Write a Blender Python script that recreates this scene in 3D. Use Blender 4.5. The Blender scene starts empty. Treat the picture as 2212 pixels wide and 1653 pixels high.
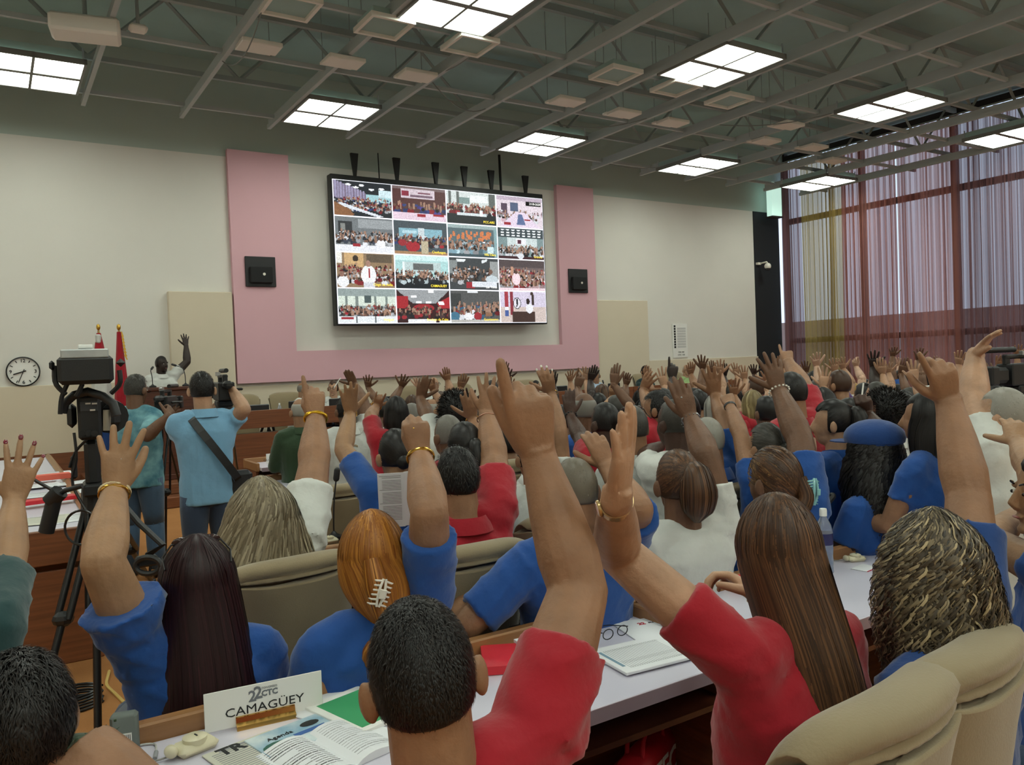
import bpy, bmesh, math, random
import numpy as np
from mathutils import Vector, Matrix
random.seed(7); rng = np.random.default_rng(7)
SC = bpy.context.scene; COL = SC.collection
# ---------------------------------------------------------------- camera, world, exposure
FPX = 1740.0; CAMZ = 1.78
yaw, pit, rol = [math.radians(a) for a in (32.913, -1.307, -2.238)]
F0 = np.array([math.sin(yaw), math.cos(yaw), 0.]); R0 = np.array([math.cos(yaw), -math.sin(yaw), 0.]); U0 = np.array([0, 0, 1.])
CF = F0*math.cos(pit)+U0*math.sin(pit); CU = U0*math.cos(pit)-F0*math.sin(pit)
CR = R0*math.cos(rol)+CU*math.sin(rol); CU = CU*math.cos(rol)-R0*math.sin(rol)
CP = np.array([0., 0., CAMZ])
cam = bpy.data.cameras.new('camera'); camo = bpy.data.objects.new('camera', cam); COL.objects.link(camo)
cam.sensor_fit = 'HORIZONTAL'; cam.sensor_width = 36.0; cam.lens = 36.0*FPX/2212.0; cam.clip_start = .05; cam.clip_end = 300
camo.matrix_world = Matrix(((CR[0], CU[0], -CF[0], CP[0]), (CR[1], CU[1], -CF[1], CP[1]), (CR[2], CU[2], -CF[2], CP[2]), (0, 0, 0, 1)))
SC.camera = camo
SC.view_settings.view_transform = 'Standard'; SC.view_settings.look = 'None'
SC.view_settings.gamma = 1.0; SC.view_settings.use_curve_mapping = False
SC.view_settings.exposure = 0.0
w = bpy.data.worlds.new('sky'); SC.world = w; w.use_nodes = True
wb = w.node_tree.nodes['Background']; wb.inputs[0].default_value = (.72, .82, 1.0, 1); wb.inputs[1].default_value = 1.3
PANEL_W = 14.2      # emission of the ceiling light panels

def ray(x, y): return CF+CR*((x-1106)/FPX)-CU*((y-826.5)/FPX)
def at(x, y, d): return CP+ray(x, y)*d
def onz(x, y, z): r = ray(x, y); return CP+r*((z-CAMZ)/r[2])
def ony(x, y, Y): r = ray(x, y); return CP+r*(Y/r[1])
def V3(*a): return np.array(a, float)
def unit(v): v = np.asarray(v, float); return v/(np.linalg.norm(v)+1e-12)
def srgb(r, g, b):
    return tuple(((c/255.)/12.92 if c <= 10 else ((c/255.+.055)/1.055)**2.4) for c in (r, g, b))+(1.,)

# ---------------------------------------------------------------- materials
MATS = {}
def mat(name, rgb, rough=.6, metal=0., spec=.5, emit=None, estr=1., bump=None, noise=None, alpha=1., trans=0., ior=1.45, coat=0., sss=0., sheen=0.):
    """procedural principled material; noise=(scale, amount, (r,g,b) second colour, stretch xyz); bump=(scale, strength)"""
    if name in MATS: return MATS[name]
    m = bpy.data.materials.new(name); m.use_nodes = True; nt = m.node_tree; N = nt.nodes; L = nt.links
    b = N['Principled BSDF']; c = srgb(*rgb)
    b.inputs['Base Color'].default_value = c; b.inputs['Roughness'].default_value = rough; b.inputs['Metallic'].default_value = metal
    b.inputs['Specular IOR Level'].default_value = spec
    if trans: b.inputs['Transmission Weight'].default_value = trans; b.inputs['IOR'].default_value = ior
    if alpha < 1: b.inputs['Alpha'].default_value = alpha
    if coat: b.inputs['Coat Weight'].default_value = coat
    if sheen: b.inputs['Sheen Weight'].default_value = sheen; b.inputs['Sheen Roughness'].default_value = .5
    if emit is not None:
        b.inputs['Emission Color'].default_value = srgb(*emit); b.inputs['Emission Strength'].default_value = estr
    tc = None
    def coords(stretch):
        tc = N.new('ShaderNodeTexCoord'); mp = N.new('ShaderNodeMapping'); mp.inputs['Scale'].default_value = stretch
        L.new(tc.outputs['Object'], mp.inputs[0]); return mp.outputs[0]
    if noise:
        sc, amt, rgb2, st = (list(noise)+[(1, 1, 1)])[:4]
        n = N.new('ShaderNodeTexNoise'); n.inputs['Scale'].default_value = sc; n.inputs['Detail'].default_value = 5
        L.new(coords(st), n.inputs['Vector'])
        mx = N.new('ShaderNodeMix'); mx.data_type = 'RGBA'; mx.inputs[6].default_value = c; mx.inputs[7].default_value = srgb(*rgb2)
        mr = N.new('ShaderNodeMapRange'); mr.inputs[1].default_value = .35; mr.inputs[2].default_value = .68; mr.inputs[4].default_value = amt
        L.new(n.outputs[0], mr.inputs[0]); L.new(mr.outputs[0], mx.inputs[0]); L.new(mx.outputs[2], b.inputs['Base Color'])
    if bump:
        sc, st = bump[:2]; n = N.new('ShaderNodeTexNoise'); n.inputs['Scale'].default_value = sc; n.inputs['Detail'].default_value = 4
        L.new(coords(bump[2] if len(bump) > 2 else (1, 1, 1)), n.inputs['Vector'])
        bp = N.new('ShaderNodeBump'); bp.inputs['Strength'].default_value = st; bp.inputs['Distance'].default_value = .01
        L.new(n.outputs[0], bp.inputs['Height']); L.new(bp.outputs[0], b.inputs['Normal'])
    MATS[name] = m; return m
def attr_mat(name, emis=0., rough=.5, spec=.3, bump=None):
    """colour comes from the face/vertex colour attribute 'col' (flat print, lit screens, hair strands)"""
    if name in MATS: return MATS[name]
    m = bpy.data.materials.new(name); m.use_nodes = True; nt = m.node_tree; b = nt.nodes['Principled BSDF']
    a = nt.nodes.new('ShaderNodeAttribute'); a.attribute_name = 'col'
    b.inputs['Roughness'].default_value = rough; b.inputs['Specular IOR Level'].default_value = spec
    if emis:
        b.inputs['Base Color'].default_value = (.01, .01, .01, 1)
        nt.links.new(a.outputs[0], b.inputs['Emission Color']); b.inputs['Emission Strength'].default_value = emis
    else: nt.links.new(a.outputs[0], b.inputs['Base Color'])
    MATS[name] = m; return m

# ---------------------------------------------------------------- mesh builder
class MB:
    def __init__(s): s.v = []; s.f = []; s.n = 0; s.c = []
    def add(s, vs, fs, col=None):
        vs = np.asarray(vs, float).reshape(-1, 3); s.v.append(vs); n = s.n
        for f in fs: s.f.append(tuple(i+n for i in f))
        if col is not None: s.c += [col]*len(fs)
        s.n += len(vs); return s
    def box(s, lo, hi, M=None, bev=0., col=None):
        lo = np.array(lo, float); hi = np.array(hi, float)
        if bev <= 0:
            vs = [[(lo, hi)[i][0], (lo, hi)[j][1], (lo, hi)[k][2]] for i in (0, 1) for j in (0, 1) for k in (0, 1)]
            fs = [(0, 1, 3, 2), (4, 6, 7, 5), (0, 4, 5, 1), (2, 3, 7, 6), (0, 2, 6, 4), (1, 5, 7, 3)]
        else:
            b = min(bev, *((hi-lo)/2.01)); vs = []; fs = []
            for i in (0, 1):
                for j in (0, 1):
                    for k in (0, 1):
                        c = np.array([(lo, hi)[i][0], (lo, hi)[j][1], (lo, hi)[k][2]]); sg = np.array([1-2*i, 1-2*j, 1-2*k])*b
                        for ax in range(3):
                            o = sg.copy(); o[ax] = 0; vs.append(c+o)
            I = lambda i, j, k, a: (i*4+j*2+k)*3+a
            for ax in range(3):
                for t in (0, 1):
                    q = []
                    for (p, r) in ((0, 0), (1, 0), (1, 1), (0, 1)):
                        x = [0, 0, 0]; x[ax] = t; x[(ax+1) % 3] = p; x[(ax+2) % 3] = r; q.append(I(*x, ax))
                    fs.append(tuple(q if t else q[::-1]))
            for ax in range(3):
                a, b2 = (ax+1) % 3, (ax+2) % 3
                for p in (0, 1):
                    for r in (0, 1):
                        x0 = [0, 0, 0]; x0[ax] = 0; x0[a] = p; x0[b2] = r; x1 = list(x0); x1[ax] = 1
                        q = [I(*x0, a), I(*x1, a), I(*x1, b2), I(*x0, b2)]
                        fs.append(tuple(q))
            for i in (0, 1):
                for j in (0, 1):
                    for k in (0, 1): fs.append((I(i, j, k, 0), I(i, j, k, 1), I(i, j, k, 2)))
        vs = np.array(vs)
        if M is not None: vs = vs@np.array(M[0]).T+np.array(M[1])
        return s.add(vs, fs, col)
    def quad(s, a, b, c, d, col=None): return s.add([a, b, c, d], [(0, 1, 2, 3)], col)
    def loft(s, rings, closed=True, cap=True, col=None):
        """rings: list of (n,3) arrays"""
        n = len(rings[0]); vs = np.concatenate(rings); fs = []
        for i in range(len(rings)-1):
            for j in range(n if closed else n-1):
                k = (j+1) % n; fs.append((i*n+j, i*n+k, (i+1)*n+k, (i+1)*n+j))
        if cap and closed:
            fs.append(tuple(range(n))[::-1]); fs.append(tuple((len(rings)-1)*n+j for j in range(n)))
        return s.add(vs, fs, col)
    def tube(s, pts, r, n=8, up=None, cap=True, round_=False, flat=1., col=None):
        pts = np.asarray(pts, float); m = len(pts); r = np.broadcast_to(np.asarray(r, float), (m,)).copy()
        if round_:
            d0 = unit(pts[0]-pts[1]); d1 = unit(pts[-1]-pts[-2])
            pre = [(pts[0]+d0*r[0]*k, r[0]*math.sqrt(max(0, 1-k*k))) for k in (.97, .75, .4)]
            post = [(pts[-1]+d1*r[-1]*k, r[-1]*math.sqrt(max(0, 1-k*k))) for k in (.4, .75, .97)]
            pts = np.array([p for p, _ in pre]+list(pts)+[p for p, _ in post]); r = np.array([q for _, q in pre]+list(r)+[q for _, q in post]); m = len(pts)
        t = np.gradient(pts, axis=0); t /= np.linalg.norm(t, axis=1)[:, None]+1e-12
        u = np.array(up, float) if up is not None else (V3(0, 0, 1) if abs(t[0][2]) < .9 else V3(1, 0, 0))
        rings = []; a = np.linspace(0, 2*math.pi, n, endpoint=False)
        for i in range(m):
            u = u-t[i]*np.dot(u, t[i]); u = unit(u); w_ = np.cross(t[i], u)
            rings.append(pts[i]+r[i]*(np.cos(a)[:, None]*u*flat+np.sin(a)[:, None]*w_))
        return s.loft(rings, cap=cap, col=col)
    def ell(s, c, rad, A=None, nu=12, nv=8, col=None, fn=None):
        """ellipsoid, A columns = axes; fn(unit dirs)->radius multiplier"""
        th = np.linspace(0, math.pi, nv+1)[1:-1]; ph = np.linspace(0, 2*math.pi, nu, endpoint=False)
        d = [[0, 0, 1]]+[[math.sin(t)*math.cos(p), math.sin(t)*math.sin(p), math.cos(t)] for t in th for p in ph]+[[0, 0, -1]]
        d = np.array(d); m = fn(d)[:, None] if fn else 1.
        v = d*np.array(rad)*m
        if A is not None: v = v@np.array(A).T
        v = v+np.array(c); fs = []
        for j in range(nu): fs.append((0, 1+j, 1+(j+1) % nu))
        for i in range(nv-2):
            for j in range(nu):
                a = 1+i*nu+j; b = 1+i*nu+(j+1) % nu; fs.append((a, a+nu, b+nu, b))
        e = len(d)-1; o = 1+(nv-2)*nu
        for j in range(nu): fs.append((e, o+(j+1) % nu, o+j))
        return s.add(v, fs, col)
    def cyl(s, a, b, r, r2=None, n=16, col=None): return s.tube([a, b], [r, r if r2 is None else r2], n, col=col)
    def lathe(s, prof, c=(0, 0, 0), n=20, A=None, col=None):
        """prof: list of (radius, height) revolved about z"""
        a = np.linspace(0, 2*math.pi, n, endpoint=False); rings = []
        for r, z in prof:
            p = np.stack([np.cos(a)*r, np.sin(a)*r, np.full(n, float(z))], 1)
            if A is not None: p = p@np.array(A).T
            rings.append(p+np.array(c, float))
        return s.loft(rings, col=col)
    def extrude(s, poly, z0, z1, M=None, col=None):
        """poly (x,y) list extruded in z; M=(3x3, origin)"""
        n = len(poly); p = np.array([(x, y, z0) for x, y in poly]+[(x, y, z1) for x, y in poly], float)
        if M is not None: p = p@np.array(M[0]).T+np.array(M[1])
        fs = [tuple(range(n))[::-1], tuple(range(n, 2*n))]+[(i, (i+1) % n, n+(i+1) % n, n+i) for i in range(n)]
        return s.add(p, fs, col)
    def mesh(s, name, smooth=False, sharp=None, fix=True, org=None):
        me = bpy.data.meshes.new(name); v = np.concatenate(s.v) if s.v else np.zeros((0, 3))
        if org is not None: v = v-np.asarray(org)
        me.from_pydata(v.tolist(), [], s.f)
        if s.c:
            a = me.color_attributes.new('col', 'FLOAT_COLOR', 'CORNER'); cnt = [len(f) for f in s.f]
            cc = np.repeat(np.array([tuple(c)[:3]+(1.,) for c in s.c], np.float32), cnt, axis=0); a.data.foreach_set('color', cc.ravel())
        if smooth: me.polygons.foreach_set('use_smooth', [True]*len(me.polygons))
        if smooth and sharp: me.set_sharp_from_angle(angle=math.radians(sharp))
        me.update()
        if fix:
            bm = bmesh.new(); bm.from_mesh(me); bmesh.ops.recalc_face_normals(bm, faces=bm.faces); bm.to_mesh(me); bm.free()
        return me
    def obj(s, name, m, parent=None, smooth=False, sharp=40, loc=None, fix=True, org=None, stuff=False):
        me = s.mesh(name, smooth, sharp, fix, org); o = bpy.data.objects.new(name, me); COL.objects.link(o)
        if m is not None: me.materials.append(m)
        if parent is not None: o.parent = parent
        if loc is not None: o.location = loc
        if stuff: o['kind'] = 'stuff'
        return o
def thing(name, label, cat, loc=(0, 0, 0), rz=0., group=None):
    o = bpy.data.objects.new(name, None); COL.objects.link(o); o.location = [float(c) for c in loc]; o.rotation_euler = (0, 0, rz)
    o.empty_display_size = .1; return tag(o, label, cat, group)
def tag(o, label=None, cat=None, group=None, kind=None):
    if label: o['label'] = label
    if cat: o['category'] = cat
    if group: o['group'] = group
    if kind: o['kind'] = kind
    return o
def struct(name, mb, m, **k): return tag(mb.obj(name, m, **k), kind='structure')
def dup(root, loc, rz, label, group=None, parent=None):
    r = root.copy(); COL.objects.link(r); r.location = [float(c) for c in loc]; r.rotation_euler = (0, 0, rz)
    r['label'] = label
    if group: r['group'] = group
    def rec(src, dst):
        for ch in list(src.children):
            c = ch.copy(); COL.objects.link(c); c.parent = dst; rec(ch, c)
    rec(root, r); return r
def rotz(a): c, s_ = math.cos(a), math.sin(a); return np.array([[c, -s_, 0], [s_, c, 0], [0, 0, 1.]])
def text(name, body, size, m, M, parent=None, extrude=.0006, align='CENTER', bold=0., xs=1.):
    """flat lettering as mesh; M=(3x3 axes, origin): x right, y up, z towards reader"""
    cu = bpy.data.curves.new(name, 'FONT'); cu.body = body; cu.size = size; cu.align_x = align; cu.align_y = 'CENTER'
    cu.extrude = extrude; cu.offset = bold; cu.resolution_u = 2
    t = bpy.data.objects.new(name, cu); COL.objects.link(t); bpy.context.view_layer.update()
    me = bpy.data.meshes.new_from_object(t.evaluated_get(bpy.context.evaluated_depsgraph_get())); bpy.data.objects.remove(t)
    v = np.empty(len(me.vertices)*3); me.vertices.foreach_get('co', v); v = v.reshape(-1, 3)*[xs, 1, 1]
    v = v@np.array(M[0]).T+np.array(M[1]); me.vertices.foreach_set('co', v.ravel()); me.materials.clear(); me.materials.append(m)
    o = bpy.data.objects.new(name, me); COL.objects.link(o)
    if parent is not None: o.parent = parent
    return o
AX_FRONT = np.array([[1, 0, 0], [0, 0, -1], [0, 1, 0]], float)    # x right, y up(z), faces -Y ; columns = axes
def bez(P, k=10):
    P = np.array(P, float); s0 = np.linspace(0, 1, len(P)); s1 = np.linspace(0, 1, k); C = np.stack([np.interp(s1, s0, P[:, i]) for i in range(3)], 1)
    for _ in range(2): C[1:-1] = (C[:-2]+2*C[1:-1]+C[2:])/4
    return C
# ---------------------------------------------------------------- setting
D = 14.7; XL, XR, YB = -7.0, 17.45, -5.0; ZC = 5.90; XWIN = 18.7
m_wall = mat('wall paint white', (222, 219, 212), .75, bump=(60, .05), noise=(1.2, .25, (210, 207, 200)))
m_beige = mat('beige plaster', (214, 202, 180), .7, bump=(50, .05), noise=(2, .2, (204, 192, 170)))
m_pink = mat('pink panel paint', (218, 172, 182), .65, bump=(40, .04), noise=(1.6, .2, (210, 165, 175)))
m_dark = mat('dark grey green ceiling paint', (158, 184, 180), .9, noise=(1.5, .4, (148, 172, 168)))
m_dkw = mat('dark upper wall paint', (176, 190, 182), .9)
m_beam = mat('grey steel purlin', (176, 184, 184), .7)
m_beam2 = mat('dull grey steel web', (150, 160, 158), .8)
m_carpet = mat('orange carpet', (172, 120, 74), .95, spec=.1, bump=(300, .4), noise=(3, .5, (158, 106, 64)))
m_black = mat('black surround', (22, 25, 30), .8)
m_wood = mat('brown wood veneer', (128, 78, 48), .42, noise=(3, .8, (98, 58, 36), (1, 1, 14)), bump=(20, .05, (1, 1, 12)))
m_woodx = mat('brown wood veneer long grain', (128, 78, 48), .42, noise=(3, .8, (98, 58, 36), (.6, 8, 14)))
m_rail = mat('honey wood rail', (158, 114, 72), .4, noise=(4, .7, (136, 94, 58), (.8, 10, 10)), coat=.2)
K = 1.13
def ZK(z): return CAMZ+(z-1.85)*K
def XK(x): return x*K
ZW = ZK(5.27)
struct('floor', MB().box((XL, YB, -.1), (XWIN+.2, D+.2, 0)), m_carpet)
struct('wall_front', MB().box((XL, D, 0), (XR, D+.2, ZW)), m_wall)
struct('wall_front_upper', MB().box((XL, D+.002, ZW), (XWIN+.2, D+.2, 7.8)), m_dkw)
struct('wall_left', MB().box((XL-.2, YB, 0), (XL, D+.2, 7.8)), m_wall)
struct('wall_back', MB().box((XL, YB-.2, 0), (XWIN+.2, YB, 7.8)), m_wall)
struct('ceiling', MB().box((XL-.2, YB-.2, 7.3), (XWIN+.4, D+.3, 7.45)), m_dark)
# beige dado, raised panels and pink frame, each a slab proud of the wall
zd = ZK(1.81)
struct('trim_1', MB().box((XL, D-.05, 0), (XK(2.28), D-.001, zd), bev=.006), m_beige)
struct('trim_2', MB().box((XK(2.29), D-.14, 0), (XK(3.22), D-.001, ZK(3.14)), bev=.01), m_beige)
struct('trim_3', MB().box((XK(3.23), D-.05, 0), (XK(10.5), D-.001, ZK(1.66)), bev=.006), m_beige)
struct('trim_4', MB().box((XK(10.54), D-.05, 0), (XK(11.95), D-.001, ZK(3.1)), bev=.01), m_beige)
struct('trim_5', MB().box((XK(11.95), D-.045, 0), (XR, D-.001, zd), bev=.006), m_beige)
px0, px1, pz0, pz1 = XK(3.25), XK(10.51), ZK(1.71), ZK(5.37); ix0, ix1, iz0, iz1 = XK(4.21), XK(9.585), ZK(2.2), ZK(5.325)
fr = MB(); fr.box((px0, D-.11, pz0), (ix0, D-.002, pz1)).box((ix1, D-.11, pz0), (px1, D-.002, pz1))
fr.box((ix0, D-.11, pz0), (ix1, D-.002, iz0))
struct('trim_6', fr, m_pink)
struct('trim_7', MB().box((XL, D-.07, 0), (XR, D-.051, ZK(.85))), m_wood)     # brown skirting boards behind the platform
struct('wall_right', MB().box((XR, D-.02, 0), (XWIN-.22, D+.2, ZW)), m_black)
m_plat = mat('platform carpet', (150, 88, 52), .9, noise=(3, .5, (132, 76, 44)))
PLZ = .30; PLY = 12.0
struct('trim_8', MB().box((1.0, PLY-.3, 0), (XR-.3, D-.07, .15), bev=.01), m_wood)
struct('trim_9', MB().box((1.15, PLY, .15), (XR-.3, D-.07, PLZ), bev=.01), m_wood)

# ---------------------------------------------------------------- ceiling grid, trusses, light fixtures
def purlin(x):
    mb = MB().box((x-.03, YB, ZC), (x+.03, 13.63, ZC+.07)); mb.box((x-.012, YB, ZC+.07), (x+.012, 13.6, ZC+.16)); return mb
k = 0; x = 1.2*K-1.39*6
while x < 18.6:
    struct('trim_%d' % (20+k), purlin(x), m_beam); k += 1; x += 1.39
ys = [11.75*K, 9.62*K, 7.95*K, 5.75*K, 4.03*K, 1.83*K, .11*K, -2.1*K, -3.85*K]
for i, y in enumerate(ys):
    struct('trim_%d' % (50+i), MB().box((XL, y-.025, ZC+.08), (XWIN, y+.025, ZC+.14)), m_beam)
for i, y in enumerate([12.2, 9.9, 7.8, 5.5, 3.4, 1.1, -1.0, -3.3]):     # trusses above the grid
    mb = MB(); mb.box((XL, y-.04, 7.1), (XWIN, y+.04, 7.2)); mb.box((XL, y-.03, ZC+.2), (XWIN, y+.03, ZC+.27))
    xx = XL+.3; s_ = 1
    while xx < XWIN-1.2:
        a, b = ((xx, y, ZC+.24), (xx+1.0, y, 7.12)) if s_ > 0 else ((xx, y, 7.12), (xx+1.0, y, ZC+.24))
        mb.tube([a, b], .03, 4); xx += 1.0; s_ = -s_
    struct('trim_%d' % (60+i), mb, m_beam2)
m_panel = mat('lit diffuser panel', (255, 255, 255), .5, emit=(246, 255, 240), estr=PANEL_W)
m_frame = mat('fixture frame', (120, 122, 118), .5)
m_screw = mat('fixture hanger metal', (200, 205, 210), .3, 1)
m_cream = mat('off white sheet metal', (226, 222, 212), .6)
def fixture(label):
    q = 1.13
    t = thing('ceiling_light', label, 'ceiling light', (0, 0, 0), 0, 'square ceiling lights in the steel grid')
    fm = MB()
    for a in (-.60, -.017, .565): fm.box((a, -.66, -.02), (a+.035, .66, .05))
    for a, b_ in ((-.66, .03), (-.045, .09), (.63, .03)): fm.box((-.60, a, -.019), (.60, a+b_, .049))
    fm.obj('fixture_frame', m_frame, t)
    for (x0, x1) in ((-.565, -.017), (.018, .565)):
        for (y0, y1) in ((-.63, -.045), (.045, .63)):
            MB().box((x0, y0, -.012), (x1, y1, .0)).obj('light_panel', m_panel, t)
    for a in (-.56, .56):
        for b_ in (-.62, .62): MB().cyl((a, b_, .05), (a, b_, .2), .012, n=6).obj('hanger', m_screw, t)
    MB().box((-.56, -.62, .05), (.56, .62, .16)).obj('housing', m_dark, t)
    return t
FX = [.57*K, 4.22*K, 7.87*K, 11.52*K, 15.17*K]; FXA = [-3.08*K]+FX; FY = [10.98*K, 7.06*K, 3.14*K, -.78*K, -4.2]
proto_fx = None; ordn2 = ['first', 'second', 'third', 'fourth', 'fifth', 'sixth', 'seventh', 'eighth', 'ninth', 'tenth', 'eleventh', 'twelfth', 'thirteenth']; ordn = ['first', 'second', 'third', 'fourth', 'fifth', 'sixth']; rown = ['in the row nearest the front wall', 'in the second row', 'in the third row', 'in the fourth row', 'in the rearmost row']
for j, y in enumerate(FY):
    for i, x in enumerate(FXA):
        xx = x-.0*j
        lab = 'glowing square ceiling light %s, %s from the left' % (rown[j], ordn[i])
        if proto_fx is None: proto_fx = fixture(lab); proto_fx.location = (xx, y, ZC-.01)
        else: dup(proto_fx, (xx, y, ZC-.01), 0, lab)
# square vents and boxes hung in the grid
def vent(p, open_=True, label='', n=0):
    t = thing('air_vent' if open_ else 'junction_box', label, 'vent' if open_ else 'ceiling box', p)
    mb = MB()
    if open_:
        for a in (-.28, .24): mb.box((a, -.28, -.04), (a+.04, .28, .02)); mb.box((-.24, a, -.039), (.24, a+.04, .019))
        mb.obj('vent_frame', m_cream, t); MB().box((-.24, -.24, 0), (.24, .24, .1)).obj('duct_mouth', m_dark, t)
    else:
        mb.box((-.25, -.2, -.06), (.25, .12, .0), bev=.01).obj('box_cover', m_cream, t)
        MB().box((-.22, .14, -.01), (.22, .26, .02)).obj('mounting_plate', m_cream, t)
    for e in (-.2, .2): MB().cyl((e, .2, .02), (e, .2, 7.3-p[2]), .006, n=5).obj('hanger_rod', m_beam2, t)
    return t
for i, (x, y) in enumerate([(628, 12), (830, 55), (1015, 95), (1330, 160), (1460, 188), (1575, 216)]):
    vent(onz(x, y, ZC-.02), True, 'open square air vent frame in the ceiling grid, %s from the left' % ordn[i])
for i, (x, y) in enumerate([(558, 97), (740, 130), (898, 160), (1222, 216), (1345, 242), (1450, 262), (1652, 302), (1755, 316), (1797, 345), (1700, 268)]):
    vent(onz(x, y, ZC-.01), False, 'small cream box under the ceiling grid, %s from the left' % ordn2[i])
t = thing('projector', 'flat off-white projector case hanging at the upper left of the ceiling', 'projector', onz(185, 63, ZC-.1), math.radians(-10))
MB().box((-.36, -.2, -.1), (.36, .2, .1), bev=.03).obj('case', m_cream, t, smooth=True); MB().cyl((0, 0, .1), (0, 0, 1.2), .025).obj('mount_pole', m_beam2, t)
t = thing('smoke_detector', 'little rounded white detector on the ceiling right of the projector', 'detector', onz(298, 60, ZC-.03))
MB().box((-.1, -.08, -.05), (.1, .08, .03), bev=.03).obj('detector_body', m_cream, t, smooth=True); MB().cyl((0, 0, .03), (0, 0, 1.4), .02).obj('base', m_beam2, t)
# hanging cables sagging across the grid
m_cable = mat('grey cable', (120, 125, 122), .6)
for i, (a, b, sag) in enumerate([((545, 0), (455, 130), .3), ((1010, 90), (910, 150), .05), ((870, 165), (1040, 235), .2), ((1200, 270), (1390, 255), .12), ((1270, 350), (1420, 350), .1), ((1570, 276), (1775, 240), .1)]):
    A, B = onz(*a, ZC-.0), onz(*b, ZC-.0); t = np.linspace(0, 1, 12)[:, None]
    for q in (A, B): q[0] = 1.2*K+1.39*round((q[0]-1.2*K)/1.39); q[2] = ZC+.02
    P = A*(1-t)+B*t; P[:, 2] -= (4*sag*t*(1-t)).ravel()
    tag(MB().tube(P, .008, 5).obj('cable', m_cable, smooth=True), 'thin sagging grey cable strung below the ceiling grid, %s from the left' % ordn[i], 'cable')

# ---------------------------------------------------------------- window wall, curtains
m_glass = mat('window glass', (235, 245, 250), .02, trans=1., ior=1.0, spec=.2)
m_mull = mat('dark window frame', (46, 40, 40), .6)
WY = [D-.0-2.35*i for i in range(9)]
mull = MB()
for y in WY: mull.box((XWIN+.05, y-.06, 0), (XWIN+.2, y+.06, 7.3))
for z in (0, 1.0, 2.05, 5.35, 7.1): mull.box((XWIN+.052, YB, z), (XWIN+.198, D, z+.14))
struct('window_1', mull, m_mull)
tag(MB().box((XWIN+.12, YB, .1), (XWIN+.13, D, 7.2)).obj('window_2', m_glass), kind='structure')
struct('wall_right_sill', MB().box((XWIN, YB, 0), (XWIN+.2, D, .5)), m_wall)
m_out = mat('neighbouring facade', (150, 128, 120), .9, noise=(.6, .5, (120, 100, 96)))
tag(MB().box((XWIN+9, -20, -4), (XWIN+12, 40, 3.05)).obj('neighbouring_building', m_out), 'hazy low building outside, behind the curtained windows', 'building')
struct('ground', MB().box((XWIN+.3, -30, -4.2), (XWIN+60, 50, -4)), mat('outside ground', (140, 135, 125), .9))
def curtain(y0, y1, kcol, idx, label, seed):
    r = random.Random(seed); ns = int((y1-y0)*42); yy = np.linspace(y0, y1, ns)
    ph = np.cumsum(np.abs(np.array([r.gauss(1, .45) for _ in range(ns)])))*1.05
    amp = np.array([.045+.02*math.sin(i*.13+seed) for i in range(ns)])
    xo = XWIN-.16+amp*np.sin(ph)+.03*np.sin(yy*2.1+seed)
    zs = [.06, 2.0, 4.0, 7.0]; rings = []
    for q, z in enumerate(zs):
        dy = .02*np.sin(yy*3+q); rings.append(np.stack([xo+.01*q, yy+dy, np.full(ns, z)], 1))
    mb = MB(); mb.loft(rings, closed=False, cap=False)
    m = 'curtain sheer %d' % idx
    if m not in MATS:
        mm = bpy.data.materials.new(m); mm.use_nodes = True; nt = mm.node_tree; N = nt.nodes; L = nt.links; N.clear()
        o = N.new('ShaderNodeOutputMaterial'); tr = N.new('ShaderNodeBsdfTranslucent'); df = N.new('ShaderNodeBsdfDiffuse'); tp = N.new('ShaderNodeBsdfTransparent')
        a1 = N.new('ShaderNodeMixShader'); a2 = N.new('ShaderNodeMixShader'); c = srgb(*kcol)
        tr.inputs[0].default_value = c; df.inputs[0].default_value = c; tp.inputs[0].default_value = tuple(.55+.45*q for q in c[:3])+(1,)
        tc = N.new('ShaderNodeTexCoord'); mp = N.new('ShaderNodeMapping'); mp.inputs['Scale'].default_value = (0, 24, .03); n = N.new('ShaderNodeTexNoise'); n.inputs['Scale'].default_value = 1.; n.inputs['Detail'].default_value = 6
        L.new(tc.outputs['Object'], mp.inputs[0]); L.new(mp.outputs[0], n.inputs[0]); mr = N.new('ShaderNodeMapRange'); mr.inputs[1].default_value = .4; mr.inputs[2].default_value = .62; mr.inputs[3].default_value = .5; mr.inputs[4].default_value = .02
        L.new(n.outputs[0], mr.inputs[0]); L.new(mr.outputs[0], a2.inputs[0])
        a1.inputs[0].default_value = .42; L.new(tr.outputs[0], a1.inputs[1]); L.new(df.outputs[0], a1.inputs[2])
        L.new(a1.outputs[0], a2.inputs[1]); L.new(tp.outputs[0], a2.inputs[2]); L.new(a2.outputs[0], o.inputs[0]); MATS[m] = mm
    return tag(mb.obj('curtain', MATS[m], smooth=True, fix=False), label, 'curtain', 'sheer window curtains')
PLUM, GOLD, ROSE, GREY = (132, 94, 90), (172, 146, 84), (176, 118, 104), (150, 140, 130)
yv = [D-.12, 14.0, 12.75, 11.3, 9.8, 8.3, 6.8, 5.4, 3.9, 2.4, .7, -1.2, -3.1, YB+.1]
cc = [PLUM, GOLD, ROSE, ROSE, PLUM, ROSE, ROSE, GOLD, ROSE, PLUM, GOLD, ROSE, PLUM]
nm = ['plum', 'mustard gold', 'dusty rose', 'dusty rose', 'plum', 'dusty rose', 'rose', 'mustard gold', 'rose', 'plum', 'gold', 'rose', 'plum']
for i in range(13): curtain(yv[i+1]+.015, yv[i], cc[i], cc[i][0], 'sheer %s window curtain, %s panel from the front right corner' % (nm[i], ordn2[i]), 11+i)
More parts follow.
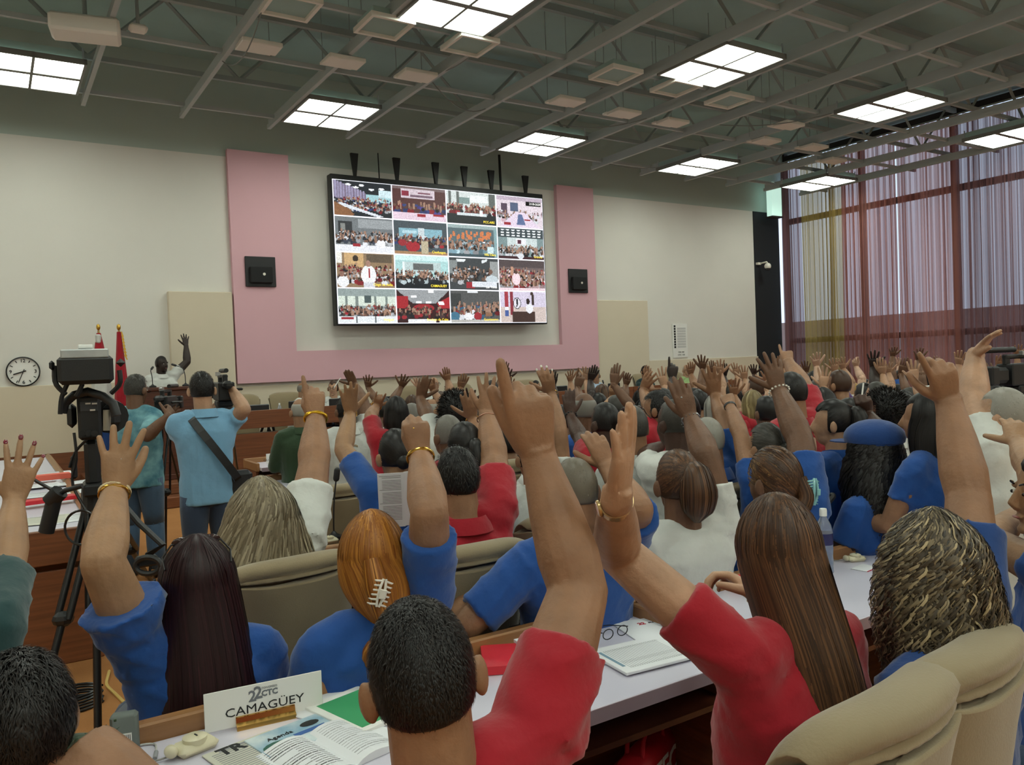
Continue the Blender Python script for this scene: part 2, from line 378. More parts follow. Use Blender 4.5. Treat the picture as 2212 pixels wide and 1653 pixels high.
tag(MB().tube([(XWIN-.16, YB+.1, 7.02), (XWIN-.16, D-.1, 7.02)], .02, 6).obj('curtain_rail', m_beam2), 'long grey curtain rail at the top of the window wall', 'rail')
# tall dark column gap with speaker and camera by the corner
t = thing('surveillance_camera', 'white dome surveillance camera on a bracket by the front right corner', 'camera', ony(1640, 570, D-.05))
MB().box((-.1, -.05, -.03), (.02, .05, .03)).tube([(0, 0, 0), (0, -.25, .02), (0, -.28, -.02)], .02, 6).obj('bracket', m_cream, t)
MB().ell((0, -.28, -.1), (.09, .09, .09)).obj('dome', m_cream, t, smooth=True); MB().ell((0, -.28, -.16), (.07, .07, .06)).obj('dome_glass', mat('smoked dome', (50, 52, 55), .15), t, smooth=True)
m_aqua = mat('pale aqua wall lamp', (190, 225, 215), .4, emit=(200, 240, 225), estr=.8)
t = thing('wall_lamp', 'tall pale green glowing light box high in the front right corner', 'lamp', ony(1672, 432, D-.4))
MB().box((-.2, -.1, -.45), (.2, .1, .45), bev=.02).obj('lamp_box', m_aqua, t); MB().box((-.22, -.12, -.48), (.22, .12, -.45)).obj('lamp_base', m_mull, t)
# ---------------------------------------------------------------- people
def skinmat(key):
    C = {'tan': (154, 114, 86), 'light': (182, 142, 114), 'fair': (204, 166, 142), 'brown': (112, 80, 60), 'dark': (76, 54, 45), 'deep': (52, 40, 36), 'olive': (166, 128, 96)}
    c = C[key]; return mat('skin '+key, c, .5, spec=.35, noise=(14, .6, tuple(int(q*.82) for q in c)), bump=(70, .2))
CLOTH = {'blue': (36, 80, 150), 'blue2': (34, 68, 128), 'red': (164, 30, 44), 'red2': (176, 34, 48), 'white': (206, 208, 204), 'green': (54, 74, 52), 'teal': (40, 70, 72), 'sky': (124, 172, 206),
         'black': (30, 32, 34), 'ltblue': (176, 200, 224), 'pink': (220, 120, 150), 'purple': (92, 66, 120), 'darkteal': (30, 52, 54), 'lime': (150, 178, 120), 'orange': (226, 128, 60), 'denim': (56, 70, 92), 'denim2': (70, 92, 116)}
def clothmat(key):
    c = CLOTH[key]; return mat('cotton '+key, c, .85, spec=.2, sheen=.25, noise=(5, .5, tuple(int(q*.88) for q in c)), bump=(24, .35))
HAIRC = {'black': ((20, 18, 18), (44, 38, 36)), 'burgundy': ((32, 14, 18), (74, 30, 38)), 'ginger': ((126, 72, 26), (206, 142, 58)), 'greybrown': ((92, 80, 60), (170, 158, 132)), 'brown': ((54, 36, 26), (128, 88, 56)),
         'curlymix': ((46, 38, 30), (188, 168, 130)), 'grey': ((96, 92, 86), (150, 146, 138)), 'silver': ((132, 128, 120), (178, 174, 166)), 'darkgrey': ((52, 50, 46), (92, 88, 82)), 'blond': ((150, 118, 62), (214, 180, 112)),
         'dkblond': ((110, 94, 62), (170, 152, 108)), 'streak': ((72, 50, 34), (182, 140, 86)), 'stubble': ((92, 84, 72), (140, 132, 118))}
def haircol(key, t): a, b = HAIRC[key]; return srgb(*[a[i]+(b[i]-a[i])*t for i in range(3)])
m_hair = attr_mat('hair', 0, .42, .35)
m_nose = None
def reach(P, px, L, sgn=1):
    r = ray(*px[:2]); rn = np.linalg.norm(r); r = r/rn; d = P-CP; b = d@r; c = d@d-L*L; q = b*b-c
    if q <= 0: X = CP+r*b; return P+unit(X-P)*L
    return CP+r*(b+sgn*math.sqrt(q))
def ring_se(c, a, b, e=2.4, n=14):
    """superellipse ring, a and b are half-axis vectors"""
    t = np.linspace(0, 2*math.pi, n, endpoint=False); ct, st = np.cos(t), np.sin(t)
    return c+np.sign(ct)[:, None]*(np.abs(ct)**(2/e))[:, None]*a+np.sign(st)[:, None]*(np.abs(st)**(2/e))[:, None]*b
def rot_to(v, ax, ang):
    ax = unit(ax); return v*math.cos(ang)+np.cross(ax, v)*math.sin(ang)+ax*(ax@v)*(1-math.cos(ang))
def hand(mb, W, u, t, n, s=1., curl=(.1, .1, .1, .1), spread=.25, thumb=(.9, .1), nf=7, fat=1.):
    u = unit(u); t = unit(t-u*(t@u)); n = unit(n); tips = []
    P = lambda a, b, c=0.: W+s*(u*a+t*b+n*c)
    rings = [ring_se(P(a, o), t*w_*s, n*h*s*fat, 2.3, 12) for a, w_, h, o in ((-.025, .024, .020, 0), (0, .027, .020, 0), (.025, .034, .019, .002), (.055, .039, .0165, .001), (.08, .041, .0135, 0), (.095, .037, .010, -.001))]
    mb.loft(rings)
    mb.ell(P(.035, .022, .008), (.018*s, .03*s, .015*s), A=np.stack([t, u, n], 1), nu=8, nv=6)
    for i, (o, b, L, r, sp) in enumerate(((.030, .088, .074, .0092, 1.1), (.010, .093, .082, .0096, .3), (-.0105, .088, .076, .0092, -.45), (-.0295, .078, .060, .0082, -1.25))):
        d = rot_to(u, np.cross(u, t), spread*sp*.35); ax = np.cross(d, n); p = P(b-.012, o); pts = [p, P(b, o)]; p = pts[-1]; rr = [r*1.05, r*1.05]
        for fr_, bend in ((.44, 1.25), (.31, 1.6), (.25, 1.0)):
            d = rot_to(d, ax, curl[i]*bend); p = p+d*L*fr_*s; pts.append(p); rr.append(r*(1.0, .95, .8)[len(rr)-2])
        mb.tube(pts, np.array(rr)*s*fat, nf, round_=True); tips.append((p, d, unit(np.cross(d, ax)), r*s))
    op, cu = thumb; d = unit(u*math.cos(op)+t*math.sin(op)+n*.25); p = P(.02, .022, .004); pts = [p]; rr = [.0135]
    ax = np.cross(d, unit(n*.5-t))
    for L, r, bend in ((.042, .013, 0), (.034, .0112, .9), (.027, .009, .8)):
        d = rot_to(d, ax, cu*bend); p = p+d*L*s; pts.append(p); rr.append(r)
    mb.tube(pts, np.array(rr)*s*fat, nf, round_=True); tips.append((p, d, unit(np.cross(d, ax)), .0105*s))
    return tips
def remesh(mb, name, vox, smooth=3, dec=None, folds=None, org=None):
    """one continuous skin grown over the joined limbs"""
    me = mb.mesh(name, fix=True, org=org); o = bpy.data.objects.new(name, me); COL.objects.link(o)
    r = o.modifiers.new('r', 'REMESH'); r.mode = 'VOXEL'; r.voxel_size = vox
    if smooth: q = o.modifiers.new('s', 'SMOOTH'); q.iterations = smooth; q.factor = .5
    if dec: q = o.modifiers.new('d', 'DECIMATE'); q.ratio = dec
    bpy.context.view_layer.update(); m2 = bpy.data.meshes.new_from_object(o.evaluated_get(bpy.context.evaluated_depsgraph_get()))
    m2.name = name
    bpy.data.objects.remove(o); bpy.data.meshes.remove(me)
    if folds:
        k = len(m2.vertices); v = np.empty(k*3); m2.vertices.foreach_get('co', v); v = v.reshape(-1, 3); nn = np.empty(k*3); m2.vertices.foreach_get('normal', nn); nn = nn.reshape(-1, 3)
        v = v+nn*folds(v)[:, None]; m2.vertices.foreach_set('co', v.ravel())
    m2.polygons.foreach_set('use_smooth', [True]*len(m2.polygons)); m2.update(); return m2
def fold_fn(seed, amp, dirs):
    """soft ridged wrinkles running across the given directions"""
    r = np.random.default_rng(seed); K = []
    for i in range(9):
        d = unit(np.array(dirs[i % len(dirs)])+r.normal(0, .35, 3)); K.append((d*r.uniform(28, 85), r.uniform(0, 6.28), r.normal(0, 9, 3), r.uniform(0, 6.28), r.uniform(.5, 1)))
    M = [(r.normal(0, 6, 3), r.uniform(0, 6.28)) for _ in range(3)]
    def f(p):
        o = np.zeros(len(p)); wsum = 0
        for k, ph, k2, ph2, a in K:
            x = p@k+ph+2.2*np.sin(p@k2+ph2); m = .5+.5*np.sin(p@(k2*.7)+ph)
            o += a*m*((1-np.abs(np.sin(x*.5)))**2-.3); wsum += a
        q = 1.
        for k, ph in M: q = q*(.65+.35*np.sin(p@k+ph))
        return amp*o/wsum*3.*(.35+q)
    return f
def ribbons(mb, paths, outs, width, cols, taper=True):
    N, k, _ = paths.shape; t = np.gradient(paths, axis=1); t /= np.linalg.norm(t, axis=2)[..., None]+1e-9
    sd = np.cross(t, outs); sd /= np.linalg.norm(sd, axis=2)[..., None]+1e-9
    tp = np.ones(k)
    if taper: tp = np.clip(np.minimum(np.linspace(.6, 3, k), np.linspace(2.2, .15, k)), 0, 1)
    wv = (np.asarray(width)*.5).reshape(-1, 1, 1)*tp[None, :, None]
    V = np.stack([paths-sd*wv, paths+sd*wv], 2).reshape(N, k*2, 3)
    n0 = mb.n; mb.v.append(V.reshape(-1, 3)); mb.n += N*k*2
    for i in range(N):
        b = n0+i*k*2
        for j in range(k-1): mb.f.append((b+2*j, b+2*j+1, b+2*j+3, b+2*j+2))
        mb.c += [cols[i]]*(k-1)
SKO = (0, -.004, .012)
class HeadF:
    """head frame: columns right, forward, up"""
    def __init__(s, c, f, tilt=0., roll=0., s_=1.):
        f = unit(np.array([f[0], f[1], 0])); r = np.array([f[1], -f[0], 0.]); u = V3(0, 0, 1)
        f2 = f*math.cos(tilt)+u*math.sin(tilt); u2 = u*math.cos(tilt)-f*math.sin(tilt)
        r2 = r*math.cos(roll)+u2*math.sin(roll); u3 = u2*math.cos(roll)-r*math.sin(roll)
        s.c = np.asarray(c, float); s.r, s.f, s.u = r2, f2, u3; s.A = np.stack([r2, f2, u3], 1); s.s = s_
    def p(s, x, y, z): return s.c+s.s*(s.r*x+s.f*y+s.u*z)
SK = np.array([.076, .096, .108])
def sstep(x, a, b): t = np.clip((x-a)/(b-a), 0, 1); return t*t*(3-2*t)
def cap_fn(thick=1.08, nape=-.45, front=.5, sides=0., noise=0., seed=0, bald=None):
    r = np.random.default_rng(seed); K = r.normal(0, 7, (6, 3)); P = r.uniform(0, 6, 6)
    def f(d):
        x, y, z = d.T; hl = front+.25*np.abs(x)                       # hairline height at the front
        face = sstep(y, .18, .38)*(1-sstep(z, hl-.12, hl+.05)); low = 1-sstep(z, nape-.12, nape+.05)
        m = (1-face)*(1-low)
        if bald: m = m*(1-sstep(z, bald, bald+.15))
        n = 1+noise*np.sum(np.sin(d@K.T*2.2+P), axis=1)/6
        return .88+(thick-.88)*m*n
    return f
def scalp_strands(mb, H, key, N, L, width, seed, mode='down', tie=None, thick=1.09, zmin=-.35, curl=0.):
    """fine strands over the skull; tie = point they are gathered to"""
    r = np.random.default_rng(seed); D = []
    while len(D) < N:
        d = r.normal(0, 1, 3); d = d/np.linalg.norm(d)
        if d[2] < zmin or (d[1] > .3 and d[2] < .5): continue
        D.append(d)
    D = np.array(D); k = 5 if tie is None else 10; cols = [haircol(key, float(np.clip(r.beta(1.3, 2.4), 0, 1))) for _ in range(N)]
    if tie is None:
        base = D*SK*thick; g = np.stack([np.zeros(N), -.35-.0*D[:, 1], -1+.0*D[:, 0]], 1)+r.normal(0, .35 if mode != 'spike' else .6, (N, 3))
        if mode == 'spike': g = g*.15+D*1.0+r.normal(0, .25, (N, 3))
        tg = g-D*np.sum(g*D, 1)[:, None]*(1 if mode != 'spike' else 0); tg /= np.linalg.norm(tg, axis=1)[:, None]+1e-9
        s_ = np.linspace(0, 1, k)[None, :, None]; ln = (L*r.uniform(.6, 1.2, N))[:, None, None]
        X = base[:, None]+tg[:, None]*ln*s_+(D[:, None]*.25*ln*np.sin(s_*2.5) if mode != 'spike' else 0)
    else:
        T = np.array(tie)/SK/thick; Td = T/np.linalg.norm(T); s_ = np.linspace(0, 1, k)[None, :, None]
        X = D[:, None]*(1-s_)+Td*s_+r.normal(0, .02, (N, k, 3))*.6; X /= np.linalg.norm(X, axis=2)[..., None]
        X = X*SK*(thick+.02+r.uniform(0, .035, N)[:, None, None]*np.sin(s_*3.1)); X[:, -1] = np.array(tie)+r.normal(0, .006, (N, 3))
    O = X/(SK*SK); O /= np.linalg.norm(O, axis=2)[..., None]
    if curl: X = X+np.cross(np.gradient(X, axis=1), O)*curl*np.sin(np.linspace(0, 12, k))[None, :, None]
    ribbons(mb, H.p(*SKO)+(X*H.s)@H.A.T, O@H.A.T, width*r.uniform(.7, 1.3, N), cols)
def drape(mb, H, key, N, prof, amax, seed, width=.004, wave=0., wfreq=30., crown=(.0, -.15), up=None, shell=True, hi=(1.2, 2.6), jit=.006, body=None, tipj=.03):
    """hair falling from the crown; prof = [(dz, half width, half depth, back offset)] from ear level to the tips, in the head's frame but hanging plumb"""
    r = np.random.default_rng(seed); K1 = 8; K2 = 14; f0 = unit(np.array([H.f[0], H.f[1], 0])) if body is None else unit(body); r0 = np.array([f0[1], -f0[0], 0]); U = V3(0, 0, 1)
    pz = np.array([p[0] for p in prof]); prf = np.array([p[1:] for p in prof])
    c0_ = H.p(*SKO); rx0, ry0 = prf[0][0]/(SK[0]*1.1), prf[0][1]/(SK[1]*1.1)
    def sm(G):
        for _ in range(3): G[:, 1:-1] = (G[:, :-2]+2*G[:, 1:-1]+G[:, 2:])/4
        return G
    def path(a, th0, off, zj):
        P = []; O = []
        for th in np.linspace(th0, math.pi*.5, K1):
            d = np.array([math.sin(th)*math.sin(a), -math.sin(th)*math.cos(a), math.cos(th)]); q2 = math.sin(th)**2; p = d*SK*1.1*(1+off*4)*np.array([1+(rx0-1)*q2, 1+(ry0-1)*q2, 1+(rx0+ry0-2)*.28])
            P.append(c0_+H.s*(H.r*p[0]+H.f*p[1]+H.u*p[2])); O.append(H.A@unit(d/SK))
        for q in np.linspace(0, 1, K2)[1:]:
            z = pz[0]+(pz[-1]-pz[0])*q*zj; w_, dp, bo = [np.interp(-z, -pz, prf[:, i]) for i in range(3)]
            d = np.array([math.sin(a), -math.cos(a)]); x = d[0]*(w_+off); y = d[1]*(dp+off)-bo
            b = min(1, q*3.); pl = H.c+H.s*(r0*x+f0*y+U*z); hh = P[K1-1]
            if q < .33: pl = hh*(1-b)+pl*b; pl[2] = hh[2]*(1-b)+(H.c[2]+H.s*z)*b
            P.append(pl); O.append(unit(r0*d[0]/max(w_, .01)*dp+f0*d[1]))
        return P, O
    if shell:
        A = np.linspace(-amax, amax, 26); G = [path(a, .02, -.012, .985) for a in A]; V = sm(np.array([g[0] for g in G])); k = V.shape[1]
        c0 = haircol(key, .08); fs = [(i*k+j, i*k+j+1, (i+1)*k+j+1, (i+1)*k+j) for i in range(len(A)-1) for j in range(k-1)]; mb.add(V.reshape(-1, 3), fs, c0)
    PA = []; OA = []; cols = []
    for i in range(N):
        a = r.uniform(-amax, amax); th0 = abs(r.normal(0, .55)); th0 = min(th0, 1.4)
        P, O = path(a, th0, r.uniform(-.003, jit), 1+r.normal(0, tipj)); PA.append(P); OA.append(O); cols.append(haircol(key, float(r.beta(*hi))))
    PA = sm(np.array(PA)); OA = np.array(OA); k = PA.shape[1]
    if wave:
        k = 56 if wfreq > 40 else 30; PA = resample(PA, k); OA = resample(OA, k)
        t = np.gradient(PA, axis=1); t /= np.linalg.norm(t, axis=2)[..., None]+1e-9; sd = np.cross(t, OA); s_ = np.linspace(0, 1, k)[None, :]
        ph = r.uniform(0, 6.28, (N, 1)); fq = wfreq*r.uniform(.7, 1.3, (N, 1)); am = wave*np.clip(s_*4, .25, 1)
        PA = PA+sd*(am*np.sin(s_*fq+ph))[..., None]+OA*(am*.35*(1+np.cos(s_*fq+ph)))[..., None]
    ribbons(mb, PA, OA, width*r.uniform(.5, 1.5, N)*(1 if not wave else 1), cols)
def resample(paths, k):
    s0 = np.linspace(0, 1, paths.shape[1]); s1 = np.linspace(0, 1, k); return np.stack([np.stack([np.interp(s1, s0, p[:, c]) for c in range(3)], 1) for p in paths])
def tail(mb, pts, r, key, N, seed, width=.004, wave=0.):
    """a gathered tail of strands along pts with radii r"""
    rg = np.random.default_rng(seed); pts = np.array(pts); r = np.array(r); k = 14; s1 = np.linspace(0, 1, k); s0 = np.linspace(0, 1, len(pts))
    C = np.stack([np.interp(s1, s0, pts[:, i]) for i in range(3)], 1); R = np.interp(s1, s0, r)
    for _ in range(2): C[1:-1] = (C[:-2]+2*C[1:-1]+C[2:])/4
    mb.tube(C, np.maximum(R*.9, .001), 10, col=haircol(key, .15)); t = np.gradient(C, axis=0); t /= np.linalg.norm(t, axis=1)[:, None]
    u = unit(np.cross(t[0], V3(.3, .9, .1))); U_ = []; W_ = []
    for i in range(k): u = unit(u-t[i]*(u@t[i])); U_.append(u); W_.append(np.cross(t[i], u))
    U_, W_ = np.array(U_), np.array(W_); a = rg.uniform(0, 6.28, N)[:, None, None]; rr = (R[None]*rg.uniform(.85, 1.12, (N, 1)))[..., None]
    if wave: a = a+wave*np.sin(np.linspace(0, 9, k)[None, :, None]+rg.uniform(0, 6, (N, 1, 1)))
    O = np.cos(a)*U_[None]+np.sin(a)*W_[None]; ribbons(mb, C[None]+O*rr, O, width*rg.uniform(.6, 1.4, N), [haircol(key, float(rg.beta(1.4, 2.2))) for _ in range(N)])
def hair_cap(mb, H, key, tint=.12, seed=0, n=(22, 16), **k):
    fn = cap_fn(seed=seed, **k); mb.ell(H.p(*SKO), SK*H.s, A=H.A, nu=n[0], nv=n[1], fn=fn, col=haircol(key, tint))
PEOPLE = []
def person(label, head, bf=0., hf=None, tilt=0., roll=0., skin='tan', shirt='blue', hair='short', hc='black', arms=None, lod=1, s=1., g=1., group=None, seated=True, lean=0., sleeve=.55, collar=True, wide=1.,
           pants='denim', longsl=False, seed=None, face=False, nbo=(0, 0, 0), shraise=.03, floor=0., glasses=False, legs=True, hairkw=None, feet=None):
    """head = world centre of the head; bf, hf = facing in degrees clockwise from +Y; arms = {'R': spec, 'L': spec}
    arm spec: el=(px,py,sign), wr=(px,py,sign), hd=(px,py,sign), th=thumb angle in degrees, curl, spread, thumb, or world points as arrays"""
    seed = seed if seed is not None else len(PEOPLE)+3; PEOPLE.append(label); head = np.asarray(head, float)
    B = math.radians(bf); f = V3(math.sin(B), math.cos(B), 0); rt = V3(f[1], -f[0], 0); U = V3(0, 0, 1)
    Hf = math.radians(bf if hf is None else hf); H = HeadF(head, (math.sin(Hf), math.cos(Hf)), tilt, math.radians(roll), s)
    nb = head-U*.172*s-f*(.03+.0*lean)*s+np.array(nbo); base = np.array([head[0], head[1], floor])
    if seated: pz = floor+.50; ln = min(.56*s, max(.40*s, nb[2]-pz)); pel = nb-U*ln-f*math.sin(lean)*ln*.8
    else: pel = nb-U*.56*s-f*math.sin(lean)*.3
    ax_ = unit(nb-pel); T = np.linalg.norm(nb-pel); base = np.array([pel[0], pel[1], floor])
    root = thing('person', label, 'person', base, 0, group)
    gg = g*s; ns = (8, 12, 14)[lod]; sk = MB()
    # head
    nu, nv = ((13, 10), (20, 14), (24, 18))[lod]
    sk.ell(H.p(0, -.004, .012), SK*s*.98, A=H.A, nu=nu, nv=nv)
    sk.ell(H.p(0, .034, -.062), np.array([.052, .056, .056])*s, A=H.A, nu=nu, nv=nv)
    sk.ell(H.p(0, .05, -.03), np.array([.058, .046, .06])*s, A=H.A, nu=nu, nv=nv)
    sk.tube([H.p(0, .088, .02), H.p(0, .112, -.028), H.p(0, .098, -.038)], np.array([.007, .012, .011])*s, 6, round_=True)
    for e in (-1, 1):
        if hair not in ('long', 'bob', 'afro'): sk.ell(H.p(e*.086, -.006, -.014), np.array([.012, .022, .034])*s, A=H.A@rotz(-e*.55), nu=8, nv=6)
        if face: sk.ell(H.p(e*.033, .082, .018), np.array([.018, .012, .008])*s, A=H.A, nu=8, nv=6)
    if face:
        sk.ell(H.p(0, .094, -.064), np.array([.02, .009, .007])*s, A=H.A, nu=8, nv=6); sk.ell(H.p(0, .082, -.098), np.array([.02, .016, .015])*s, A=H.A, nu=8, nv=6)
    sk.tube([H.p(0, -.02, -.03), (H.p(0, -.018, -.1)+nb)/2, nb-U*.03, nb-U*.1], np.array([.064, .062*max(1, g*.97), .07*g, .085*g])*s, ns)
    # torso core and shoulders
    sh = {}; A = arms or {}
    for sd, e in (('R', 1), ('L', -1)):
        a = A.get(sd); up = .0
        if a and a.get('up', True) and ('el' in a): up = shraise
        sh[sd] = nb+rt*e*(.165*s*wide-up*.6)-U*(.055*s)+U*up*1.4
        if a and 'sh' in a: sh[sd] = np.array(a['sh'], float)
        sk.tube([nb-U*.05, sh[sd]], [.045*gg, .05*gg], ns)
    tor = [(0, .145, .10), (.25, .135, .095), (.55, .155, .105), (.8, .15, .095), (.95, .08, .06)]
    sk.loft([ring_se(pel+ax_*T*t, rt*w_*gg*.93, f*d*gg*.93, 2.3, 12) for t, w_, d in tor])
    st = MB(); tw = [(-.12, .176, .135), (.05, .174, .13), (.3, .168, .124), (.55, .18, .128), (.78, .178*wide, .118), (.9, .145*wide, .1), (.97, .098, .084), (1.03, .074, .074)]
    st.loft([ring_se(pel+ax_*T*t+f*(.012 if t < .7 else 0), rt*w_*gg, f*d*gg, 2.4, 20) for t, w_, d in tw])
    info = {'root': root, 'base': base, 'H': H, 'nb': nb, 'sh': sh, 'f': f, 'rt': rt, 'tips': {}, 'wr': {}, 'el': {}, 'hand': {}}
    for sd, e in (('R', 1), ('L', -1)):
        S = sh[sd]; a = A.get(sd)
        if a is None or 'el' not in a:
            if seated: E = S-U*.25*s+rt*e*.05+f*.1; W = E+f*.22*s-rt*e*.08-U*.02; hu = unit(f-U*.25-rt*e*.3); tt = -rt*e
            else: E = S-U*.29*s+rt*e*.03; W = E-U*.24*s+f*.06; hu = -U; tt = f
            hs = dict(curl=(.35,)*4, spread=.15, thumb=(.5, .3)); pn = np.cross(tt, hu) if sd == 'R' else np.cross(hu, tt)
        else:
            hs = dict(curl=a.get('curl', (.12, .1, .12, .15)), spread=a.get('spread', .35), thumb=a.get('thumb', (.9, .1)))
            E = np.array(a['el'], float) if isinstance(a['el'], np.ndarray) else reach(S, a['el'], a.get('ul', .29)*s, a['el'][2] if len(a['el']) > 2 else 1)
            W = np.array(a['wr'], float) if isinstance(a['wr'], np.ndarray) else reach(E, a['wr'], a.get('fl', .25)*s, a['wr'][2] if len(a['wr']) > 2 else 1)
            X = np.array(a['hd'], float) if isinstance(a['hd'], np.ndarray) else reach(W, a['hd'], .175*s, a['hd'][2] if len(a['hd']) > 2 else 1)
            hu = unit(X-W); ev = unit(CP-W); ev = unit(ev-hu*(ev@hu)); rg_ = np.cross(hu, ev)
            if rg_@CR < 0: rg_ = -rg_
            th = math.radians(a.get('th', 180 if sd == 'R' else 0)); tt = math.cos(th)*rg_+math.sin(th)*ev; pn = np.cross(tt, hu) if sd == 'R' else np.cross(hu, tt)
        am = (a or {}).get('am', 1.)*gg; fa = unit(W-E); ua = unit(E-S)
        sk.tube([S, S+(E-S)*.35, S+(E-S)*.75, E], np.array([.055, .054, .048, .044])*am, ns)
        sk.tube([E-fa*.01, E+(W-E)*.25, E+(W-E)*.6, E+(W-E)*.9, W], np.array([.043, .0475, .040, .030, .028])*am, ns, up=hu if abs(hu@fa) < .8 else None)
        sk.ell(E, np.full(3, .044*am), nu=10, nv=8)
        sk.tube([E+(W-E)*.85, W, W+hu*.02*s], np.array([.03, .0285, .028])*am, ns)
        tips = hand(sk, W, hu, tt, pn, s*(a or {}).get('hs', 1.), nf=(6, 8, 9)[lod], fat=(a or {}).get('fat', 1.)*min(1.12, g), **hs)
        info['tips'][sd] = tips; info['wr'][sd] = (W, fa, hu, tt, pn, .027*am); info['el'][sd] = E
        sl = 1.0 if longsl else (a or {}).get('sl', sleeve); E2 = S+(E-S)*sl; rs = (.058 if a is None else .0615)*gg*(a or {}).get('am', 1.)**.8
        st.ell(S, np.full(3, .062*gg), nu=12, nv=8)
        st.tube([nb-U*.03+rt*e*.03, nb*.5+S*.5+U*.006, S], [.062*gg, .066*gg, .068*gg], 14)
        dn = nb-U*.2*s+rt*e*.1*s; st.tube([dn, S], [.085*gg, .062*gg], 14)
        st.tube([S, S+(E2-S)*.5, E2], [rs*1.12, rs*1.1, rs*(1.12 if not longsl else .95)*(a or {}).get('slw', 1.)], 16)
        if longsl: st.tube([E, E+(W-E)*.5, E+(W-E)*.93], [rs*.95, rs*.9, rs*.75], 14); st.ell(E, np.full(3, rs*.95))
    vox = (.0042, .0062, .0085)[2-lod] if True else 0
    if lod == 2: me = remesh(sk, 'body', .0042 if g <= 1 else .0046, 4, .15, org=base)
    elif lod == 1: me = remesh(sk, 'body', .0062, 2, .17, org=base)
    else: me = sk.mesh('body', smooth=True, org=base)
    me.materials.append(skinmat(skin)); bo = bpy.data.objects.new('body', me); COL.objects.link(bo); bo.parent = root
    ff = fold_fn(seed, {2: .022, 1: .02, 0: 0}[lod], [unit(ax_+rt*.6), unit(ax_-rt*.5), ax_]) if lod else None
    if lod: ms = remesh(st, 'shirt', {2: .0115, 1: .0155}[lod], {2: 5, 1: 4}[lod], .5, folds=ff, org=base)
    else: ms = st.mesh('shirt', smooth=True, org=base)
    ms.materials.append(clothmat(shirt)); so = bpy.data.objects.new('shirt', ms); COL.objects.link(so); so.parent = root; info['shirt'] = so
    if collar and lod and hair not in ('long',):
        cm = MB(); a_ = np.linspace(0, 2*math.pi, 22, endpoint=False); rings = []
        for dz, rr in ((-.02, .084), (.01, .077), (.034, .072), (.04, .077), (.012, .091), (-.018, .101)):
            rings.append(nb+U*(dz-.0)*s+(np.cos(a_)[:, None]*rt*rr+np.sin(a_)[:, None]*f*(rr+.004))*gg-U*.018*np.clip(np.sin(a_), 0, 1)[:, None])
        cm.loft(rings, cap=False); cm.obj('collar', clothmat(shirt), root, smooth=True, sharp=80, org=base)
    # legs
    if legs:
        lg = MB(); n_ = (8, 12, 14)[lod]
        for e in (-1, 1):
            hp = pel+rt*e*.085*s
            if seated: kn = hp+f*.44*s+rt*e*.04; kn[2] = floor+.50; an = kn+f*.02; an[2] = floor+.09
            else:
                an = (feet[0] if e < 0 else feet[1]) if feet else hp+rt*e*.03; an = np.array([an[0], an[1], floor+.08]); kn = (hp+an)/2+f*.03
            lg.tube(bez([hp-U*.0, (hp+kn)/2, kn], 5), np.array([.098, .096, .088, .078, .07])*gg, n_); lg.ell(kn, np.full(3, .07*gg), nu=10, nv=8)
            lg.tube([kn, (kn+an)/2, an], np.array([.069, .066, .056])*gg, n_)
            sh_ = MB(); sh_.ell(an+f*.06-U*.045, (.045, .13, .04), A=np.stack([rt, f, U], 1), nu=12, nv=8); sh_.obj('shoe', mat('black shoe leather', (30, 28, 28), .5), root, smooth=True, org=base)
        lg.ell(pel, np.array([.15, .10, .10])*gg, A=np.stack([rt, f, U], 1), nu=14, nv=10)
        lg.obj('trousers', clothmat(pants), root, smooth=True, sharp=None, org=base)
    # eyes, brows, glasses for faces that can be seen
    if face:
        em = mat('eye dark', (28, 20, 18), .2)
        for e in (-1, 1):
            MB().ell(H.p(e*.032, .088, .002), np.array([.011, .008, .006])*s, A=H.A, nu=10, nv=6).obj('eye', mat('eye white', (225, 220, 212), .3), root, smooth=True, org=base)
            MB().ell(H.p(e*.032, .094, .002), np.array([.005, .005, .005])*s, A=H.A, nu=8, nv=6).obj('iris', em, root, smooth=True, org=base)
            MB().tube([H.p(e*.016, .096, .025), H.p(e*.034, .096, .03), H.p(e*.052, .082, .025)], .0032*s, 5).obj('eyebrow', em, root, smooth=True, org=base)
        MB().ell(H.p(0, .1, -.064), np.array([.019, .006, .0035])*s, A=H.A, nu=10, nv=6).obj('lips', mat('lips', (142, 78, 72), .5), root, smooth=True, org=base)
    if glasses:
        gm = MB()
        for e in (-1, 1):
            a_ = np.linspace(0, 2*math.pi, 14); gm.tube([H.p(e*.034+.024*math.cos(q), .106, .0+.018*math.sin(q)) for q in a_], .002, 5)
            gm.tube([H.p(e*.058, .104, .004), H.p(e*.08, .05, .008), H.p(e*.082, -.01, .0)], .002, 5)
        gm.tube([H.p(-.01, .107, .004), H.p(.01, .107, .004)], .002, 5); gm.obj('glasses', mat('dark spectacle frame', (30, 28, 30), .3), root, org=base)
    # hair
    hm = MB(); kw = hairkw or {}; nn = ((17, 12), (30, 22), (44, 30))[lod]
    if hair == 'short': hair_cap(hm, H, hc, kw.get('tint', .15), seed, nn, thick=kw.get('thick', 1.07), nape=kw.get('nape', -.55), front=kw.get('front', .48), noise=kw.get('noise', .05))
    elif hair == 'buzz': hair_cap(hm, H, hc, kw.get('tint', .3), seed, nn, thick=1.035, nape=-.5, front=.5, noise=0)
    elif hair == 'fringe': hair_cap(hm, H, hc, .4, seed, nn, thick=1.03, nape=-.45, front=.5, noise=0, bald=.5)
    elif hair == 'afro': hair_cap(hm, H, hc, .05, seed, nn, thick=kw.get('thick', 1.45), nape=-.75, front=.3, noise=.12)
    elif hair in ('bun', 'pony', 'claw', 'tailcurl'):
